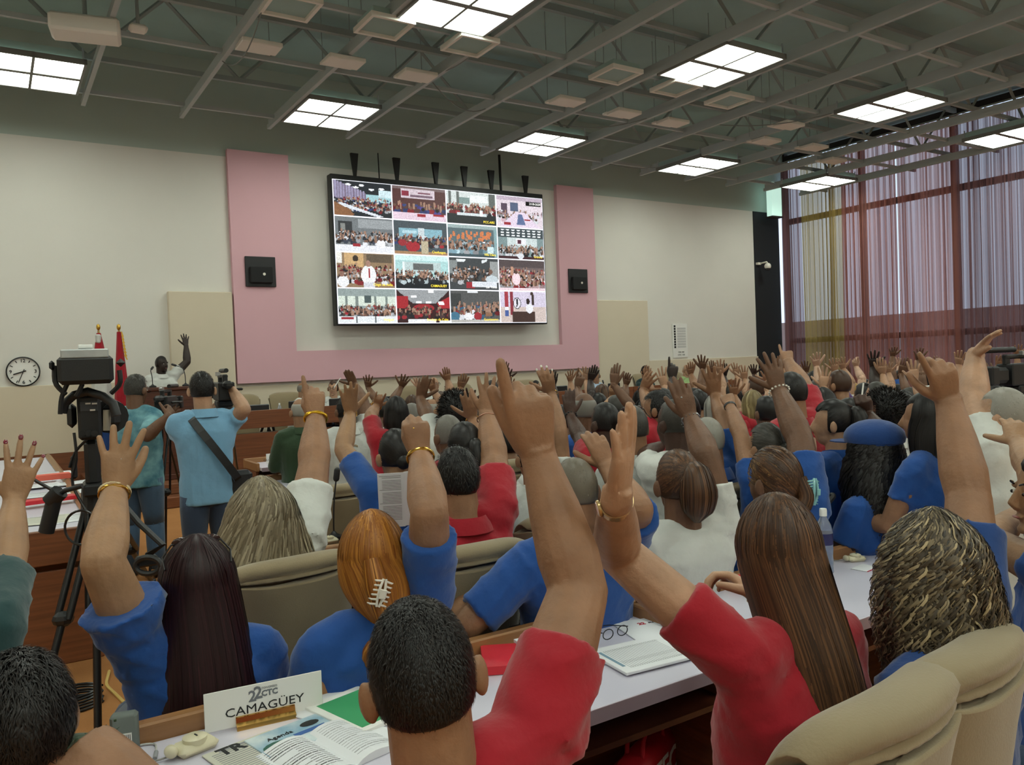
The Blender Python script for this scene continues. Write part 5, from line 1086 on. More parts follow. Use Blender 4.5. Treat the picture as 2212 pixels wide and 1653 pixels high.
# pedestal studio camera, its hood and its viewfinder towards us
d = 4.2; base = at(205, 1100, d); O = np.array([base[0], base[1], 0.]); yawc = math.atan2(ray(200, 900)[0], ray(200, 900)[1])
t = thing('studio_camera', 'large black studio television camera on a tall tripod at the left', 'camera', O)
fz = ray(185, 800); fw = unit(V3(fz[0], fz[1], 0)); rt_ = V3(fw[1], -fw[0], 0); Mx = np.stack([rt_, fw, V3(0, 0, 1)], 1)
def cb(name, px0, px1, d0, dep, m, bev=.01, par=None, smooth=False):
    P, Q = rel(px0[0], px0[1], d0, O), rel(px1[0], px1[1], d0, O); c = (P+Q)/2; w_ = abs((Q-P)@rt_)/2; h_ = abs(Q[2]-P[2])/2
    return MB().box((-w_, 0, -h_), (w_, dep, h_), M=(Mx, c), bev=bev).obj(name, m, par or t, smooth=smooth, sharp=50)
cb('viewfinder_hood', (122, 770), (248, 828), 3.95, .34, m_tvb, .02); cb('hood_top', (130, 756), (236, 772), 3.95, .3, mat('white hood sheet', (188, 192, 192), .35, .2, noise=(8, .5, (150, 154, 156))), .006)
cb('white_lid', (168, 745), (201, 752), 4.15, .12, m_white, .004)
for (x0, y0, x1, y1, dd) in ((105, 779, 118, 800, 3.96), (250, 775, 272, 792, 3.96)): cb('hood_knob', (x0, y0), (x1, y1), dd, .06, m_tvb, .02)
for P_ in (((118, 790), (117, 830), (142, 852)), ((146, 828), (138, 845), (131, 862), (130, 895)), ((258, 800), (262, 830), (240, 850)), ((178, 830), (170, 848), (165, 856))): MB().tube(bez([rel(x, y, 4.0, O) for x, y in P_], 8), .012, 6).obj('bracket_arm', m_tvb, t, smooth=True)
cb('camera_body', (165, 855), (222, 950), 4.1, .42, m_tvb, .015)
MB().tube([rel(x, y, 4.05, O) for x, y in ((135, 892), (140, 872), (160, 854), (190, 846), (222, 856), (244, 872), (252, 898))], .022, 10).obj('carrying_handle', m_tvb, t, smooth=True)
cb('control_panel', (172, 868), (212, 888), 4.095, .01, mat('panel dark grey', (52, 54, 58), .5), .002)
for k in range(3): P = rel(178+13*k, 936, 4.09, O); MB().cyl(P, P-fw*.012, .016, n=12).obj('control_knob', m_mic, t)
for k, (x, y) in enumerate(((178, 875), (190, 872), (204, 872), (180, 887), (200, 886))): P = rel(x, y, 4.09, O); MB().box((-.012, -.004, -.004), (.012, 0, .004), M=(Mx, P)).obj('button', m_cream, t)
cb('side_box', (143, 875), (166, 925), 4.15, .3, m_tvb, .02); cb('zoom_body', (222, 870), (262, 925), 4.2, .4, m_tvb, .03)
MB().tube([rel(231, 886, 4.05, O), rel(231, 930, 4.05, O)], .018, 12).obj('cable_connector', mat('worn grey metal', (150, 144, 132), .4, .6), t, smooth=True)
MB().tube([rel(238, 900, 4.3, O), rel(238, 900, 4.3, O)+fw*.45], .09, 16).obj('lens', m_tvb, t, smooth=True, sharp=40)
cb('pan_head', (180, 952), (220, 1050), 4.15, .16, m_tvb, .02); cb('tripod_plate', (178, 1048), (236, 1072), 4.1, .25, m_tvb, .01)
cb('side_clamp', (152, 985), (168, 1035), 4.05, .06, m_tvb, .01)
ap = rel(205, 1066, 4.2, O); tripod(t, ap, [onz(60, 1640, 0.02)-O, onz(212, 1600, .02)-O, onz(330, 1260, .02)-O], .5, .022)
zr = on(90, 1640, 0)
# pan bars and hand controls
for P_, r_2, nm_ in (((( 178, 1050), (140, 1060), (118, 1075)), .012, 'pan_bar'), (((118, 1075), (100, 1150)), .035, 'grip_sleeve'), (((130, 1062), (108, 1085)), .04, 'zoom_control'), (((118, 1062), (62, 1030)), .008, 'control_arm')): MB().tube([rel(x, y, 3.9, O) for x, y in P_], r_2, 12).obj(nm_, m_tvb if nm_ != 'control_arm' else m_tube, t, smooth=True, sharp=50)
a_ = np.linspace(0, 6.28, 24); MB().tube([rel(176+36*math.cos(q), 1140+37*math.sin(q), 3.95, O) for q in a_], .006, 6).obj('cable_loop', m_tube, t, smooth=True)
MB().tube(bez([rel(160, 935, 4.05, O), rel(168, 1000, 4.05, O), rel(150, 1040, 4.05, O), rel(178, 1090, 4.05, O), rel(190, 1110, 4.05, O)], 14), .007, 6).obj('cable', m_tube, t, smooth=True)
MB().tube(bez([rel(150, 1010, 4.05, O), rel(162, 975, 4.05, O), rel(185, 952, 4.05, O)], 8), .007, 6).obj('cable', m_tube, t, smooth=True)
# second pan bar with loop handle near the burgundy-haired woman
t = thing('pan_handle', 'black looped camera handle between the tripod and the burgundy-haired woman', 'handle', (0, 0, 0)); Pc = at(318, 1215, 4.0); t.location = Pc
MB().tube([at(320+9*math.cos(q)*3, 1222+18*math.sin(q), 3.95)-Pc for q in np.linspace(0, 6.28, 20)], .014, 8).obj('loop', m_tvb, t, smooth=True); MB().tube([at(318, 1200, 4.)-Pc, at(352, 1178, 4.)-Pc, at(300, 1130, 4.05)-Pc, at(262, 1085, 4.1)-Pc], .016, 8).obj('bar', m_tvb, t, smooth=True); MB().box((-.05, -.02, -.02), (.05, .05, .03), bev=.01).obj('clamp', m_tvb, t)
# camcorder of the man in the teal shirt
def camcorder(px, py, d, az, lab, feet, s=1., shoulder=False):
    p = at(px, py, d); t = thing('camcorder', lab, 'camera', (p[0], p[1], 0)); O2 = np.array([p[0], p[1], 0]); a = math.radians(az); fw2 = V3(math.sin(a), math.cos(a), 0); r2 = V3(fw2[1], -fw2[0], 0); M2 = np.stack([r2, fw2, V3(0, 0, 1)], 1); c = p-O2
    B = lambda lo, hi, nm_, m_=m_tvb, bv=.008: MB().box(np.array(lo)*s, np.array(hi)*s, M=(M2, c), bev=bv).obj(nm_, m_, t)
    B((-.06, -.16, -.07), (.06, .16, .07), 'camera_body'); B((-.045, .16, -.05), (.045, .3, .05), 'lens_barrel', m_tvb, .02); B((-.07, .29, -.06), (.07, .36, .06), 'matte_box', m_tvb, .01)
    B((-.02, -.12, .10), (.02, .16, .13), 'top_handle'); B((-.018, -.12, .06), (.018, -.08, .12), 'handle_post'); B((-.018, .12, .06), (.018, .16, .12), 'handle_post'); B((-.035, -.27, .02), (.035, -.14, .08), 'viewfinder', m_tvb, .02); B((.06, -.05, .0), (.14, .05, .02), 'side_screen')
    MB().tube([c+M2@np.array([.03, .02, .16])*s, c+M2@np.array([.03, .3, .16])*s], .018*s, 10).obj('shotgun_microphone', m_mic, t, smooth=True); B((-.05, -.02, .12), (-.02, .05, .15), 'silver_plate', m_silv, .003)
    ap = c-V3(0, 0, .13); MB().box((-.06, -.08, -.12), (.06, .1, -.07), M=(M2, c), bev=.01).obj('tripod_plate', m_tvb, t); tripod(t, ap, [np.array(f_)-O2 for f_ in feet], .52, .013); return t
camcorder(358, 872, 7.5, 25, 'black video camera on tripod worked by the man in the teal shirt', [onz(322, 1250, .01), onz(358, 1205, .01), onz(425, 1160, .01)], 1.)
camcorder(483, 845, 6.3, 5, 'black video camera on tripod at the face of the light blue shirted man', [onz(395, 1190, .01), onz(520, 1120, .01), onz(470, 1260, .01)], 1.)
t = camcorder(2206, 808, 5.2, -80, 'black video camera with cables at the right edge above the crowd', [onz(2190, 1180, .01), onz(2250, 1150, .01), onz(2290, 1220, .01)], 1.)
# coiled cable and yellow cable on the floor
p = onz(150, 1530, .0); t = thing('cable_coil', 'coil of dark cable on the orange floor by the side table', 'cable', (p[0], p[1], 0))
for k in range(6): MB().tube([(.16*math.cos(q)+random.uniform(-.01, .01), .11*math.sin(q)+.01*k, .008+.012*k) for q in np.linspace(0, 6.28, 22)], .007, 5).obj('cable_turn', m_tube, t, smooth=True)
tag(MB().tube(bez([onz(236, 1450, .008), onz(228, 1480, .008), onz(250, 1500, .008), onz(290, 1540, .008)], 16), .009, 6).obj('cable', mat('yellow cable', (212, 180, 104), .5), smooth=True), 'pale yellow cable running across the orange floor', 'cable')
tag(MB().tube(bez([onz(305, 1072, .01), onz(350, 1066, .01), onz(410, 1062, .01), onz(470, 1066, .01)], 16), .014, 6).obj('cable', m_cream, smooth=True), 'cream cable lying along the foot of the platform', 'cable')
# ---------------------------------------------------------------- people close to the camera
m_gold = mat('gold', (212, 170, 80), .25, 1); m_ivory = mat('ivory bangle', (226, 212, 178), .4); m_maroon = mat('dark red nail varnish', (110, 24, 40), .2, coat=.5); m_bluenail = mat('metallic blue nail varnish', (40, 70, 160), .2, .3, coat=.5)
m_wbead = mat('white beads', (220, 216, 206), .3); m_stone = mat('white stone', (235, 240, 245), .1)
FIST = (.95, .95, 1., 1.)
# man in red, closest
i1 = person('man in a red polo in the foreground raising one finger of his right fist', at(914, 1466, 1.30), bf=4, hf=20, roll=7, skin='tan', shirt='red', hc='black', lod=2, g=1.07, s=1.06, hairkw=dict(nape=-.5, n=7000, L=.010, w=.0013, tint=.1, thick=1.045),
   arms={'R': dict(sh=at(1150, 1610, 1.42), el=(1250, 1278, 1), wr=(1163, 985, 1), hd=(1128, 800, -1), th=172, curl=(.02, .75, .85, .95), spread=.05, thumb=(.35, .1), am=1.2, sl=.60, slw=.95, hs=1.22, fl=.27, fat=1.12)}, shraise=.05)
# partly seen man at the lower left corner
i2 = person('man with spiky dark hair at the lower left corner, tanned arm beside him', at(45, 1560, 1.5), bf=5, hf=-10, skin='tan', shirt='green', hc='black', lod=2, g=1.1, hairkw=dict(n=7000, L=.03, w=.0022, thick=1.09),
   arms={'R': dict(sh=at(165, 1660, 1.55), el=at(345, 1790, 1.5), wr=at(480, 1800, 1.7), hd=at(530, 1800, 1.8), th=90, sl=.02, am=1.5, up=False)}, nbo=(.0, 0, .0))
# person mostly outside the left edge: only hand with dark red nails
i3 = person('person at the left edge in a dark green sleeve, open hand with dark red nails', at(-190, 1190, 1.75), bf=10, skin='olive', shirt='teal', hair='long', hc='black', lod=2, g=.98, collar=False, hairkw=dict(n=700),
   arms={'R': dict(el=(15, 1225, 1), wr=(30, 1085, 1), hd=(62, 935, 1), th=180, curl=(.16, .1, .12, .2), spread=.7, fl=.24, sl=.85)})
nails(i3, 'R', m_maroon, (0, 1, 2, 3))
# woman with burgundy hair
i4 = person('woman with long straight burgundy hair and sunglasses on her head, blue shirt', at(428, 1258, 2.62), bf=0, hf=8, tilt=.12, skin='olive', shirt='blue', hair='long', hc='burgundy', lod=2, g=1.12, s=1.14, lean=-.2, sleeve=.62,
   hairkw=dict(prof=[(0, .105, .115, 0), (-.1, .115, .11, .02), (-.25, .125, .09, .08), (-.42, .145, .08, .10), (-.55, .14, .07, .08)], hi=(1., 5), n=2600, w=.0042, tipj=.05),
   arms={'L': dict(el=(222, 1215, -1), wr=(248, 1062, 1), hd=(262, 925, -1), th=8, curl=(.05, .04, .06, .06), spread=.8, thumb=(.5, .2), hs=1.12, fl=.27, ul=.33, am=1.1, slw=1.35)})
wristband(i4, 'L', m_ivory, 'bangle', .0045, .0, 1, 1.05); wristband(i4, 'L', m_gold, 'bracelet', .003, .016, 2, 1.05); ringon(i4, 'L', 3, .6, m_silv); ringon(i4, 'L', 2, .4, m_silv, 1); ringon(i4, 'L', 1, .6, m_silv, 1)
def headglasses(inf, m=None, z=.075, y=.06):
    H = inf['H']; mb = MB(); o = inf['base']
    mb.tube([H.p(-.086, -.05, z-.05), H.p(-.09, 0, z-.03), H.p(-.066, y-.01, z), H.p(-.012, y+.006, z+.004), H.p(.012, y+.006, z+.004), H.p(.066, y-.01, z), H.p(.09, .0, z-.03), H.p(.086, -.05, z-.05)], .0032, 6)
    for e in (-1, 1):
        MB().ell(H.p(e*.034, y, z), np.array([.03, .012, .02])*H.s*1.1, A=H.A@np.array([[1, 0, 0], [0, .8, -.6], [0, .6, .8]]), nu=12, nv=6).obj('sunglass_lens', mat('dark lens', (60, 44, 44), .1), inf['root'], smooth=True, org=o)
    mb.obj('sunglass_frame', mat('dark spectacle frame', (30, 28, 30), .3), inf['root'], smooth=True, org=o)
headglasses(i4, z=.115, y=.02)
# ginger-haired woman
i5 = person('ginger-haired woman with a white claw clip and looped bun, blue polo shirt', at(806, 1204, 2.76), bf=0, hf=20, skin='tan', shirt='blue', hair='long', hc='ginger', lod=2, g=1.1, s=1.18, lean=-.25, wide=1.12, sleeve=.78, legs=False,
   hairkw=dict(prof=[(0, .1, .114, 0), (-.06, .102, .11, .01), (-.12, .078, .085, .04), (-.18, .035, .045, .07)], more=True, n=2200, w=.005, hi=(1.6, 2.0), amax=2.0), arms={'R': dict(el=(928, 1110, -1), wr=(908, 985, 1), hd=(890, 860, 1), th=178, curl=FIST[:1]+(.75, .8, .85), spread=.1, thumb=(.3, .5), hs=1.05, am=1.12, ul=.33)}, shraise=.06)
H = i5['H']; tail(i5['hm'], [H.p(-.01, -.11, .02), H.p(.0, -.135, -.05), H.p(.02, -.135, -.13), H.p(.02, -.14, -.2)], [.026, .036, .03, .02], 'ginger', 500, 1, .004)
tail(i5['hm'], [H.p(.045, -.13, -.16), H.p(.02, -.15, -.19), H.p(-.02, -.15, -.215), H.p(-.03, -.14, -.25), H.p(.0, -.14, -.27), H.p(.03, -.14, -.23)], [.018, .024, .028, .026, .022, .012], 'ginger', 500, 2, .004); i5['fin']()
def claw(inf, c, m, teeth=5, rot=0., s=1.):
    H = inf['H']; o = inf['base']; X = H.r*math.cos(rot)+H.u*math.sin(rot); Y = H.u*math.cos(rot)-H.r*math.sin(rot); N_ = -H.f
    P = lambda x, y, z: H.p(*c)+s*(X*x+Y*y+N_*z)
    for e in (-1, 1):
        mb = MB(); sp = [P(e*(.004+.006*math.sin(q*math.pi)), -.05+.1*q, .022+.008*math.sin(q*math.pi)) for q in np.linspace(0, 1, 9)]; mb.tube(sp, .005*s, 6)
        for k in range(teeth): y = -.042+.084*k/(teeth-1); mb.tube([P(e*.008, y, .024), P(e*.028, y-.004, .018), P(e*.036, y-.008, -.004)], [.004*s, .0035*s, .002*s], 5)
        mb.obj('claw_half', m, inf['root'], smooth=True, org=o)
    MB().box((-.012, -.016, -.003), (.012, .016, .003), M=(np.stack([X, Y, N_], 1), P(.004, 0, .04)), bev=.003).obj('claw_hinge', m, inf['root'], smooth=True, org=o)
claw(i5, (.01, -.15, -.06), mat('white claw plastic', (226, 220, 208), .35), 6, -.3, .9)
wristband(i5, 'R', m_gold, 'bracelet', .0042, .012, 2, 1.06); ringon(i5, 'R', 1, .4, m_gold, 1); ringon(i5, 'R', 2, .2, m_gold); nails(i5, 'R', m_bluenail, (0, 1, 2))
# grey-haired woman in white
i6 = person('woman with loose long grey-brown hair in a white shirt raising her index finger', at(566, 1124, 3.3), bf=-4, hf=-6, skin='tan', shirt='white', hair='long', hc='greybrown', lod=2, g=1.14, s=1.17, sleeve=.68, collar=False, wide=1.08,
   hairkw=dict(n=2400, prof=[(0, .115, .12, 0), (-.08, .15, .13, .0), (-.18, .185, .14, .02), (-.27, .2, .13, .03)], wave=.009, wfreq=20, hi=(1.4, 1.8), w=.0075, jit=.02, tipj=.06),
   arms={'R': dict(el=(678, 1010, 1), wr=(682, 905, 1), hd=(676, 815, 1), th=180, curl=(.0, .5, .5, .55), spread=.2, thumb=(.4, .6), am=1.2, hs=1.1, ul=.36)}, shraise=.1)
wristband(i6, 'R', mat('yellow gold', (226, 180, 60), .3, 1), 'bracelet', .0055, .0, 2, 1.08)
# bald man in blue leaning on the desk
i7 = person('bald grey man in a blue polo, left fist with bracelet, right hand raised', at(1243, 1062, 3.2), bf=8, hf=15, tilt=-.1, skin='tan', shirt='blue', hair='buzz', hc='stubble', lod=2, g=1.22, s=1.1, wide=1.3, lean=-.2, legs=False, sleeve=.85,
   arms={'R': dict(el=(1378, 1100, -1), wr=(1312, 1010, 1), hd=(1268, 905, -1), th=170, curl=(.3, .35, .4, .4), spread=.2, thumb=(.8, .2)),
         'L': dict(el=(1010, 1350, -1), wr=(1000, 1290, 1), hd=(1018, 1225, 1), th=0, curl=FIST, spread=.1, thumb=(.2, .1), up=False)})
wristband(i7, 'L', m_silv, 'bracelet', .004, .0, 1, 1.1)
# long-haired woman in red
i8 = person('woman with very long brown highlighted hair in a red shirt, hand raised edge-on', at(1678, 1195, 1.87), bf=-5, hf=12, skin='light', shirt='red', hair='long', hc='brown', lod=2, g=1.05, s=1.08, collar=False, sleeve=.5, wide=1.1,
   hairkw=dict(prof=[(0, .084, .104, 0), (-.1, .09, .1, .03), (-.25, .092, .09, .09), (-.42, .084, .075, .12), (-.64, .055, .05, .14)], hi=(1.2, 2.6), w=.0036, n=3400, tipj=.05),
   arms={'L': dict(el=(1325, 1185, 1), wr=(1332, 1075, -1), hd=(1362, 885, -1), th=-70, curl=(.05, .04, .06, .1), spread=.1, thumb=(.2, .0), fl=.25, ul=.33, hs=1.02), 'R': dict(el=at(1760, 1420, 2.1), wr=at(1640, 1290, 2.25), hd=at(1570, 1240, 2.3), th=90, curl=(.5,)*4, up=False)})
watch(i8, 'L', mat('pale gold', (214, 186, 136), .3, .9), m_stone, 2.4, None, .028)
ringon(i8, 'L', 1, .3, m_gold); ringon(i8, 'R', 1, .3, m_gold); ringon(i8, 'R', 2, .3, m_gold)
# woman with a curly head of highlighted hair
i9 = person('woman with a big curly mane of dark hair with grey-blond highlights, blue polo', at(2012, 1238, 1.95), bf=-8, hf=-5, skin='tan', shirt='blue2', hair='long', hc='curlymix', lod=2, g=1.1, s=1.04, wide=1.2, sleeve=.7,
   hairkw=dict(prof=[(0, .1, .112, 0), (-.1, .112, .112, .01), (-.17, .118, .112, .02), (-.24, .1, .1, .03)], wave=.011, wfreq=60, w=.0045, jit=.035, tipj=.14, hi=(.8, 1.7), amax=2.4, n=1500),
   arms={'R': dict(el=(2092, 1075, 1), wr=(2050, 870, 1), hd=(2022, 745, -1), th=160, curl=(.05, .55, .6, .6), spread=.5, thumb=(.8, .4), am=1.15, fl=.27, ul=.32)}, shraise=.07)
# woman at the right edge in profile
i10 = person('dark-haired woman in profile at the right edge, blue shirt, hand raised', at(2278, 1065, 2.2), bf=-35, hf=-50, skin='olive', shirt='blue', hair='bob', hc='black', lod=2, g=1.05, face=True, hairkw=dict(n=900), sleeve=.5,
   arms={'L': dict(el=at(2140, 1170, 2.35), wr=at(2200, 1110, 2.7), hd=at(2260, 1080, 2.8), up=False, th=90), 'R': dict(el=(2230, 1010, 1), wr=(2200, 960, 1), hd=(2186, 880, 1), th=180, curl=(.2, .3, .4, .4), spread=.4)})
# ---------------------------------------------------------------- people of the middle rows
P = []
def M(*a, **k): k.setdefault('lod', 1); k['s'] = k.get('s', 1.)*1.06; P.append(person(*a, **k)); return P[-1]
j1 = M('man with black hair thinning at the crown, red polo, open hand with thin bracelet', at(987, 1035, 3.6), bf=0, hf=2, skin='tan', shirt='red', hc='black', g=1.18, wide=1.12, s=1.1, sleeve=.75,
   arms={'R': dict(el=(1068, 1000, 1), wr=(1052, 898, 1), hd=(1060, 797, 1), th=180, curl=(.1, .05, .1, .1), spread=.75, thumb=(.7, .2), am=1.15, hs=1.05)}, shraise=.06)
wristband(j1, 'R', mat('rose gold', (222, 170, 150), .3, .9), 'bracelet', .0028, .02, 1, 1.1)
j2 = M('person with a black bun in blue raising a gold-watched left hand', at(855, 985, 4.15), bf=4, skin='olive', shirt='blue', hair='bun', hc='black', g=1.05, s=1.02, wide=1.05, sleeve=.7, hairkw=dict(at=(0, -.1, -.02), bs=.8),
   arms={'L': dict(el=(742, 972, 1), wr=(757, 893, 1), hd=(752, 832, -1), th=0, curl=(.05,)*4, spread=.4, hs=1.05, ul=.33)}, shraise=.06)
watch(j2, 'L', m_gold, m_stone, 1.6, None, .0, .015)
j3 = M('woman with a brown ponytail on a coral band, white shirt, dark arm raised', at(1465, 1045, 3.6), bf=5, hf=22, skin='brown', shirt='white', hair='pony', hc='brown', lod=2, g=1.16, s=1.1, wide=1.2, legs=False, collar=False, sleeve=.6, lean=-.2, hairkw=dict(at=(.005, -.11, .055), len=.21, tr=2.1, thick=1.12),
   arms={'R': dict(el=(1525, 980, 1), wr=(1492, 905, 1), hd=(1462, 815, -1), th=178, curl=(.08, .12, .1, .2), spread=.2, thumb=(.6, .2), am=1.05, hs=1.08)})
watch(j3, 'R', m_silv, m_stone, 4.5, None, .0, .016); wristband(j3, 'R', m_silv, 'charm_bracelet', .002, .02, 2, 1.15, beads=16); ringon(j3, 'R', 1, 1., m_silv, 1); MB().tube([j3['H'].p(.005+.02*math.cos(q), -.118, .055+.02*math.sin(q)) for q in np.linspace(0, 6.28, 14)], .006, 6).obj('hair_tie', mat('coral hair tie', (220, 90, 80), .7), j3['root'], smooth=True, org=j3['base'])
j4 = M('woman with highlighted hair in a mint green claw clip, blue shirt, white bead bracelet', at(1672, 1040, 3.9), bf=8, hf=0, skin='brown', shirt='blue', hair='claw', hc='streak', lod=2, g=1.14, s=1.2, wide=1.1, legs=False, sleeve=.75, collar=False, lean=-.2, hairkw=dict(more=True),
   arms={'R': dict(el=(1728, 950, 1), wr=(1683, 845, 1), hd=(1650, 722, -1), th=165, curl=(.12, .08, .1, .2), spread=.7, thumb=(.9, .1), am=1.08, ul=.34, fl=.27)}, shraise=.07)
H = j4['H']; scalp_strands(j4['hm'], H, 'streak', 3200, .03, .0045, 5, tie=(.0, -.1, -.09), thick=1.1); scalp_strands(j4['hm'], H, 'brown', 500, .03, .005, 6, tie=(.03, -.11, -.08), thick=1.14)
tail(j4['hm'], [H.p(.02, -.1, .02), H.p(.03, -.125, -.05), H.p(.0, -.12, -.1), H.p(-.04, -.1, -.09)], [.03, .035, .032, .02], 'brown', 500, 3, .004); j4['fin']()
claw(j4, (.05, -.118, -.03), mat('mint plastic', (138, 196, 200), .25, coat=.5), 9, -.12, 1.25); wristband(j4, 'R', m_wbead, 'bead_bracelet', .0042, .0, 1, 1.12, beads=16)
j5 = M('woman in a blue cap with black curly hair and turquoise flower clip', at(1885, 985, 4.2), bf=0, hf=-5, skin='dark', shirt='blue', hair='long', hc='black', lod=2, g=1.06, s=1.1, wide=1.05, legs=False, lean=-.2, hairkw=dict(prof=[(0, .1, .11, 0), (-.1, .12, .12, .0), (-.2, .14, .12, .03), (-.3, .12, .1, .04)], wave=.014, wfreq=38, jit=.04, hi=(1, 4), w=.009, n=1300, tipj=.1),
   arms={'R': dict(el=(1905, 930, 1), wr=(1873, 895, 1), hd=(1858, 842, -1), th=178, curl=FIST, spread=.1)}, shraise=.0)
H = j5['H']; cp = MB(); cp.ell(H.p(0, -.01, .085), np.array([.125, .14, .085])*1.1, A=H.A, nu=22, nv=12, fn=lambda d: 1-.12*(d[:, 2] < -.35)); cp.obj('cap_crown', clothmat('blue2'), j5['root'], smooth=True, org=j5['base'])
MB().extrude([(-.085, .06), (.085, .06), (.09, .12), (.06, .17), (0, .19), (-.06, .17), (-.09, .12)], 0, .006, M=(H.A, H.p(0, 0.03, .06))).obj('cap_brim', clothmat('blue2'), j5['root'], org=j5['base']); MB().tube([H.p(.11*math.sin(q), -.125*math.cos(q)*.98, .06) for q in np.linspace(-1., 1., 14)], .008, 6).obj('cap_band', clothmat('blue2'), j5['root'], smooth=True, org=j5['base'])
m_turq = mat('turquoise flower', (80, 190, 196), .6)
for q in range(8): a = q*.785; MB().ell(H.p(.075+.016*math.cos(a), -.155, -.02+.016*math.sin(a)), (.011, .008, .011), nu=8, nv=6).obj('flower_petal', m_turq, j5['root'], smooth=True, org=j5['base'])
MB().tube([j5['tips']['R'][1][0]+V3(-.01, 0, -.06), j5['tips']['R'][1][0]+V3(.03, .0, .10)], .0045, 6).obj('pen', m_white, j5['root'], org=j5['base'])
j6 = M('woman in blue with straight black hair halfway down her back, right of the blue cap', at(2000, 905, 4.0), bf=0, hf=-25, skin='tan', shirt='blue', hair='long', hc='black', g=1.0, hairkw=dict(prof=[(0, .095, .11, 0), (-.1, .1, .1, .01), (-.26, .1, .08, .03)], hi=(1, 6)), arms={})
j7 = M('grey crop-haired man in a white shirt at the right, left palm raised high', at(2168, 902, 3.6), bf=5, hf=-5, skin='light', shirt='white', hair='buzz', hc='silver', g=1.15, s=1.04, wide=1.12, collar=False, sleeve=.55,
   arms={'L': dict(el=(2103, 865, 1), wr=(2106, 768, 1), hd=(2148, 712, -1), th=100, curl=(.05, .1, .1, .15), spread=.3, thumb=(.3, .1), am=1.15, hs=1.08, ul=.33, fl=.27)}, shraise=.06)
j8 = M('woman with bushy curly black hair and a hoop earring right of the raised arms', at(1912, 895, 5.0), bf=0, hf=-15, skin='brown', shirt='white', hair='afro', hc='black', hairkw=dict(thick=1.3), arms={})
MB().tube([j8['H'].p(-.085, 0+.018*math.cos(q), -.06+.018*math.sin(q)) for q in np.linspace(0, 6.28, 12)], .002, 5).obj('earring', m_gold, j8['root'], org=j8['base'])
j9 = M('woman with a long black ponytail in blue clasping her hands at the desk', at(1798, 915, 4.6), bf=-5, hf=-35, skin='light', shirt='blue', hair='pony', hc='black', hairkw=dict(at=(.0, -.1, .06), len=.3, tr=1.5), arms={'L': dict(el=at(1742, 985, 4.7), wr=at(1752, 950, 4.9), hd=at(1762, 925, 4.95), up=False, th=90)}, g=1.02)
j10 = M('silver-haired man in a blue shirt with red collar raising a broad open hand', at(1528, 952, 4.6), bf=5, hf=10, skin='tan', shirt='blue', hair='buzz', hc='silver', g=1.12, s=1.04, wide=1.08, sleeve=.75,
   arms={'R': dict(el=(1568, 912, 1), wr=(1546, 855, 1), hd=(1536, 796, -1), th=180, curl=(.05,)*4, spread=.6, thumb=(.9, 0), am=1.1, hs=1.08)}, shraise=.05)
j11 = M('grey-haired man in a white shirt printed 100 AÑOS with sunglasses on his head', at(1366, 925, 4.7), bf=8, hf=12, skin='tan', shirt='white', hair='buzz', hc='darkgrey', g=1.08, s=1.03, wide=1.08, arms={})
headglasses(j11, z=.1, y=.0)
nb_, f_, rt2 = j11['nb'], j11['f'], j11['rt']; MX = np.stack([rt2, V3(0, 0, 1), -f_], 1); bp_ = nb_-f_*.158
for s_, dx, dz, sz, mm in (('100', -.045, -.16, .10, mat('green shirt print', (30, 130, 96), .8)), ('AÑOS', .075, -.185, .045, mat('green shirt print', (0, 0, 0))), ('CON FIDEL', .0, -.265, .072, mat('green shirt print', (0, 0, 0)))): text('shirt_lettering', s_, sz, mm, (MX, bp_-j11['base']+rt2*dx+V3(0, 0, dz)), j11['root'], bold=.003, extrude=.006)
a_ = np.linspace(0, 6.28, 14); MB().tube([bp_+rt2*(.0+.022*math.cos(q))+V3(0, 0, -.16+.034*math.sin(q))-f_*.004 for q in a_], .008, 5).obj('shirt_print_ring', mat('red shirt print', (214, 50, 60), .8), j11['root'], org=j11['base'])
j12 = M('bald dark-skinned man with a red lanyard over his white shirt', at(1456, 915, 4.3), bf=0, hf=0, skin='dark', shirt='white', hair='buzz', hc='darkgrey', g=1.1, wide=1.1, arms={'L': dict(el=at(1395, 985, 4.6), wr=at(1425, 965, 4.8), hd=at(1402, 972, 4.95), up=False, th=90)}); MB().tube(bez([j12['nb']+j12['rt']*-.06+V3(0, 0, .03), j12['nb']+j12['rt']*-.1-j12['f']*.06+V3(0, 0, -.03), j12['nb']+j12['rt']*-.1-j12['f']*-.1+V3(0, 0, -.12)], 8), .01, 6).obj('lanyard', clothmat('red'), j12['root'], org=j12['base'])
j13 = M('man with a dark buzz cut in a red shirt with blue collar, pointing upwards', at(1707, 850, 5.0), bf=0, skin='tan', shirt='red', hair='buzz', hc='black', g=1.15, wide=1.2, s=1.04, sleeve=.8, arms={'R': dict(el=(1735, 835, 1), wr=(1704, 785, 1), hd=(1694, 740, 1), th=180, curl=(0, .8, .9, .9), spread=.1, thumb=(.3, .5), am=1.1)}, shraise=.05)
j14 = M('man in an olive green uniform jacket hidden behind a raised hand with gold bracelet', at(648, 890, 7.7), bf=0, skin='tan', shirt='green', hair='fringe', hc='silver', g=1.15, wide=1.1, longsl=True, arms={})
j15 = M('man in a white shirt whose dark raised hand holds a pen', at(748, 888, 7.4), bf=10, hf=0, skin='brown', shirt='white', hc='black', g=1.15, wide=1.15, s=1.05, arms={'R': dict(el=(783, 868, 1), wr=(766, 832, 1), hd=(750, 800, -1), th=178, curl=(.05,)*4, spread=.1, am=1.1)})
MB().tube([j15['tips']['R'][4][0]+V3(-.06, 0, -.06), j15['tips']['R'][4][0]+V3(.01, 0, .03)], .005, 5).obj('pen', m_white, j15['root'], org=j15['base'])
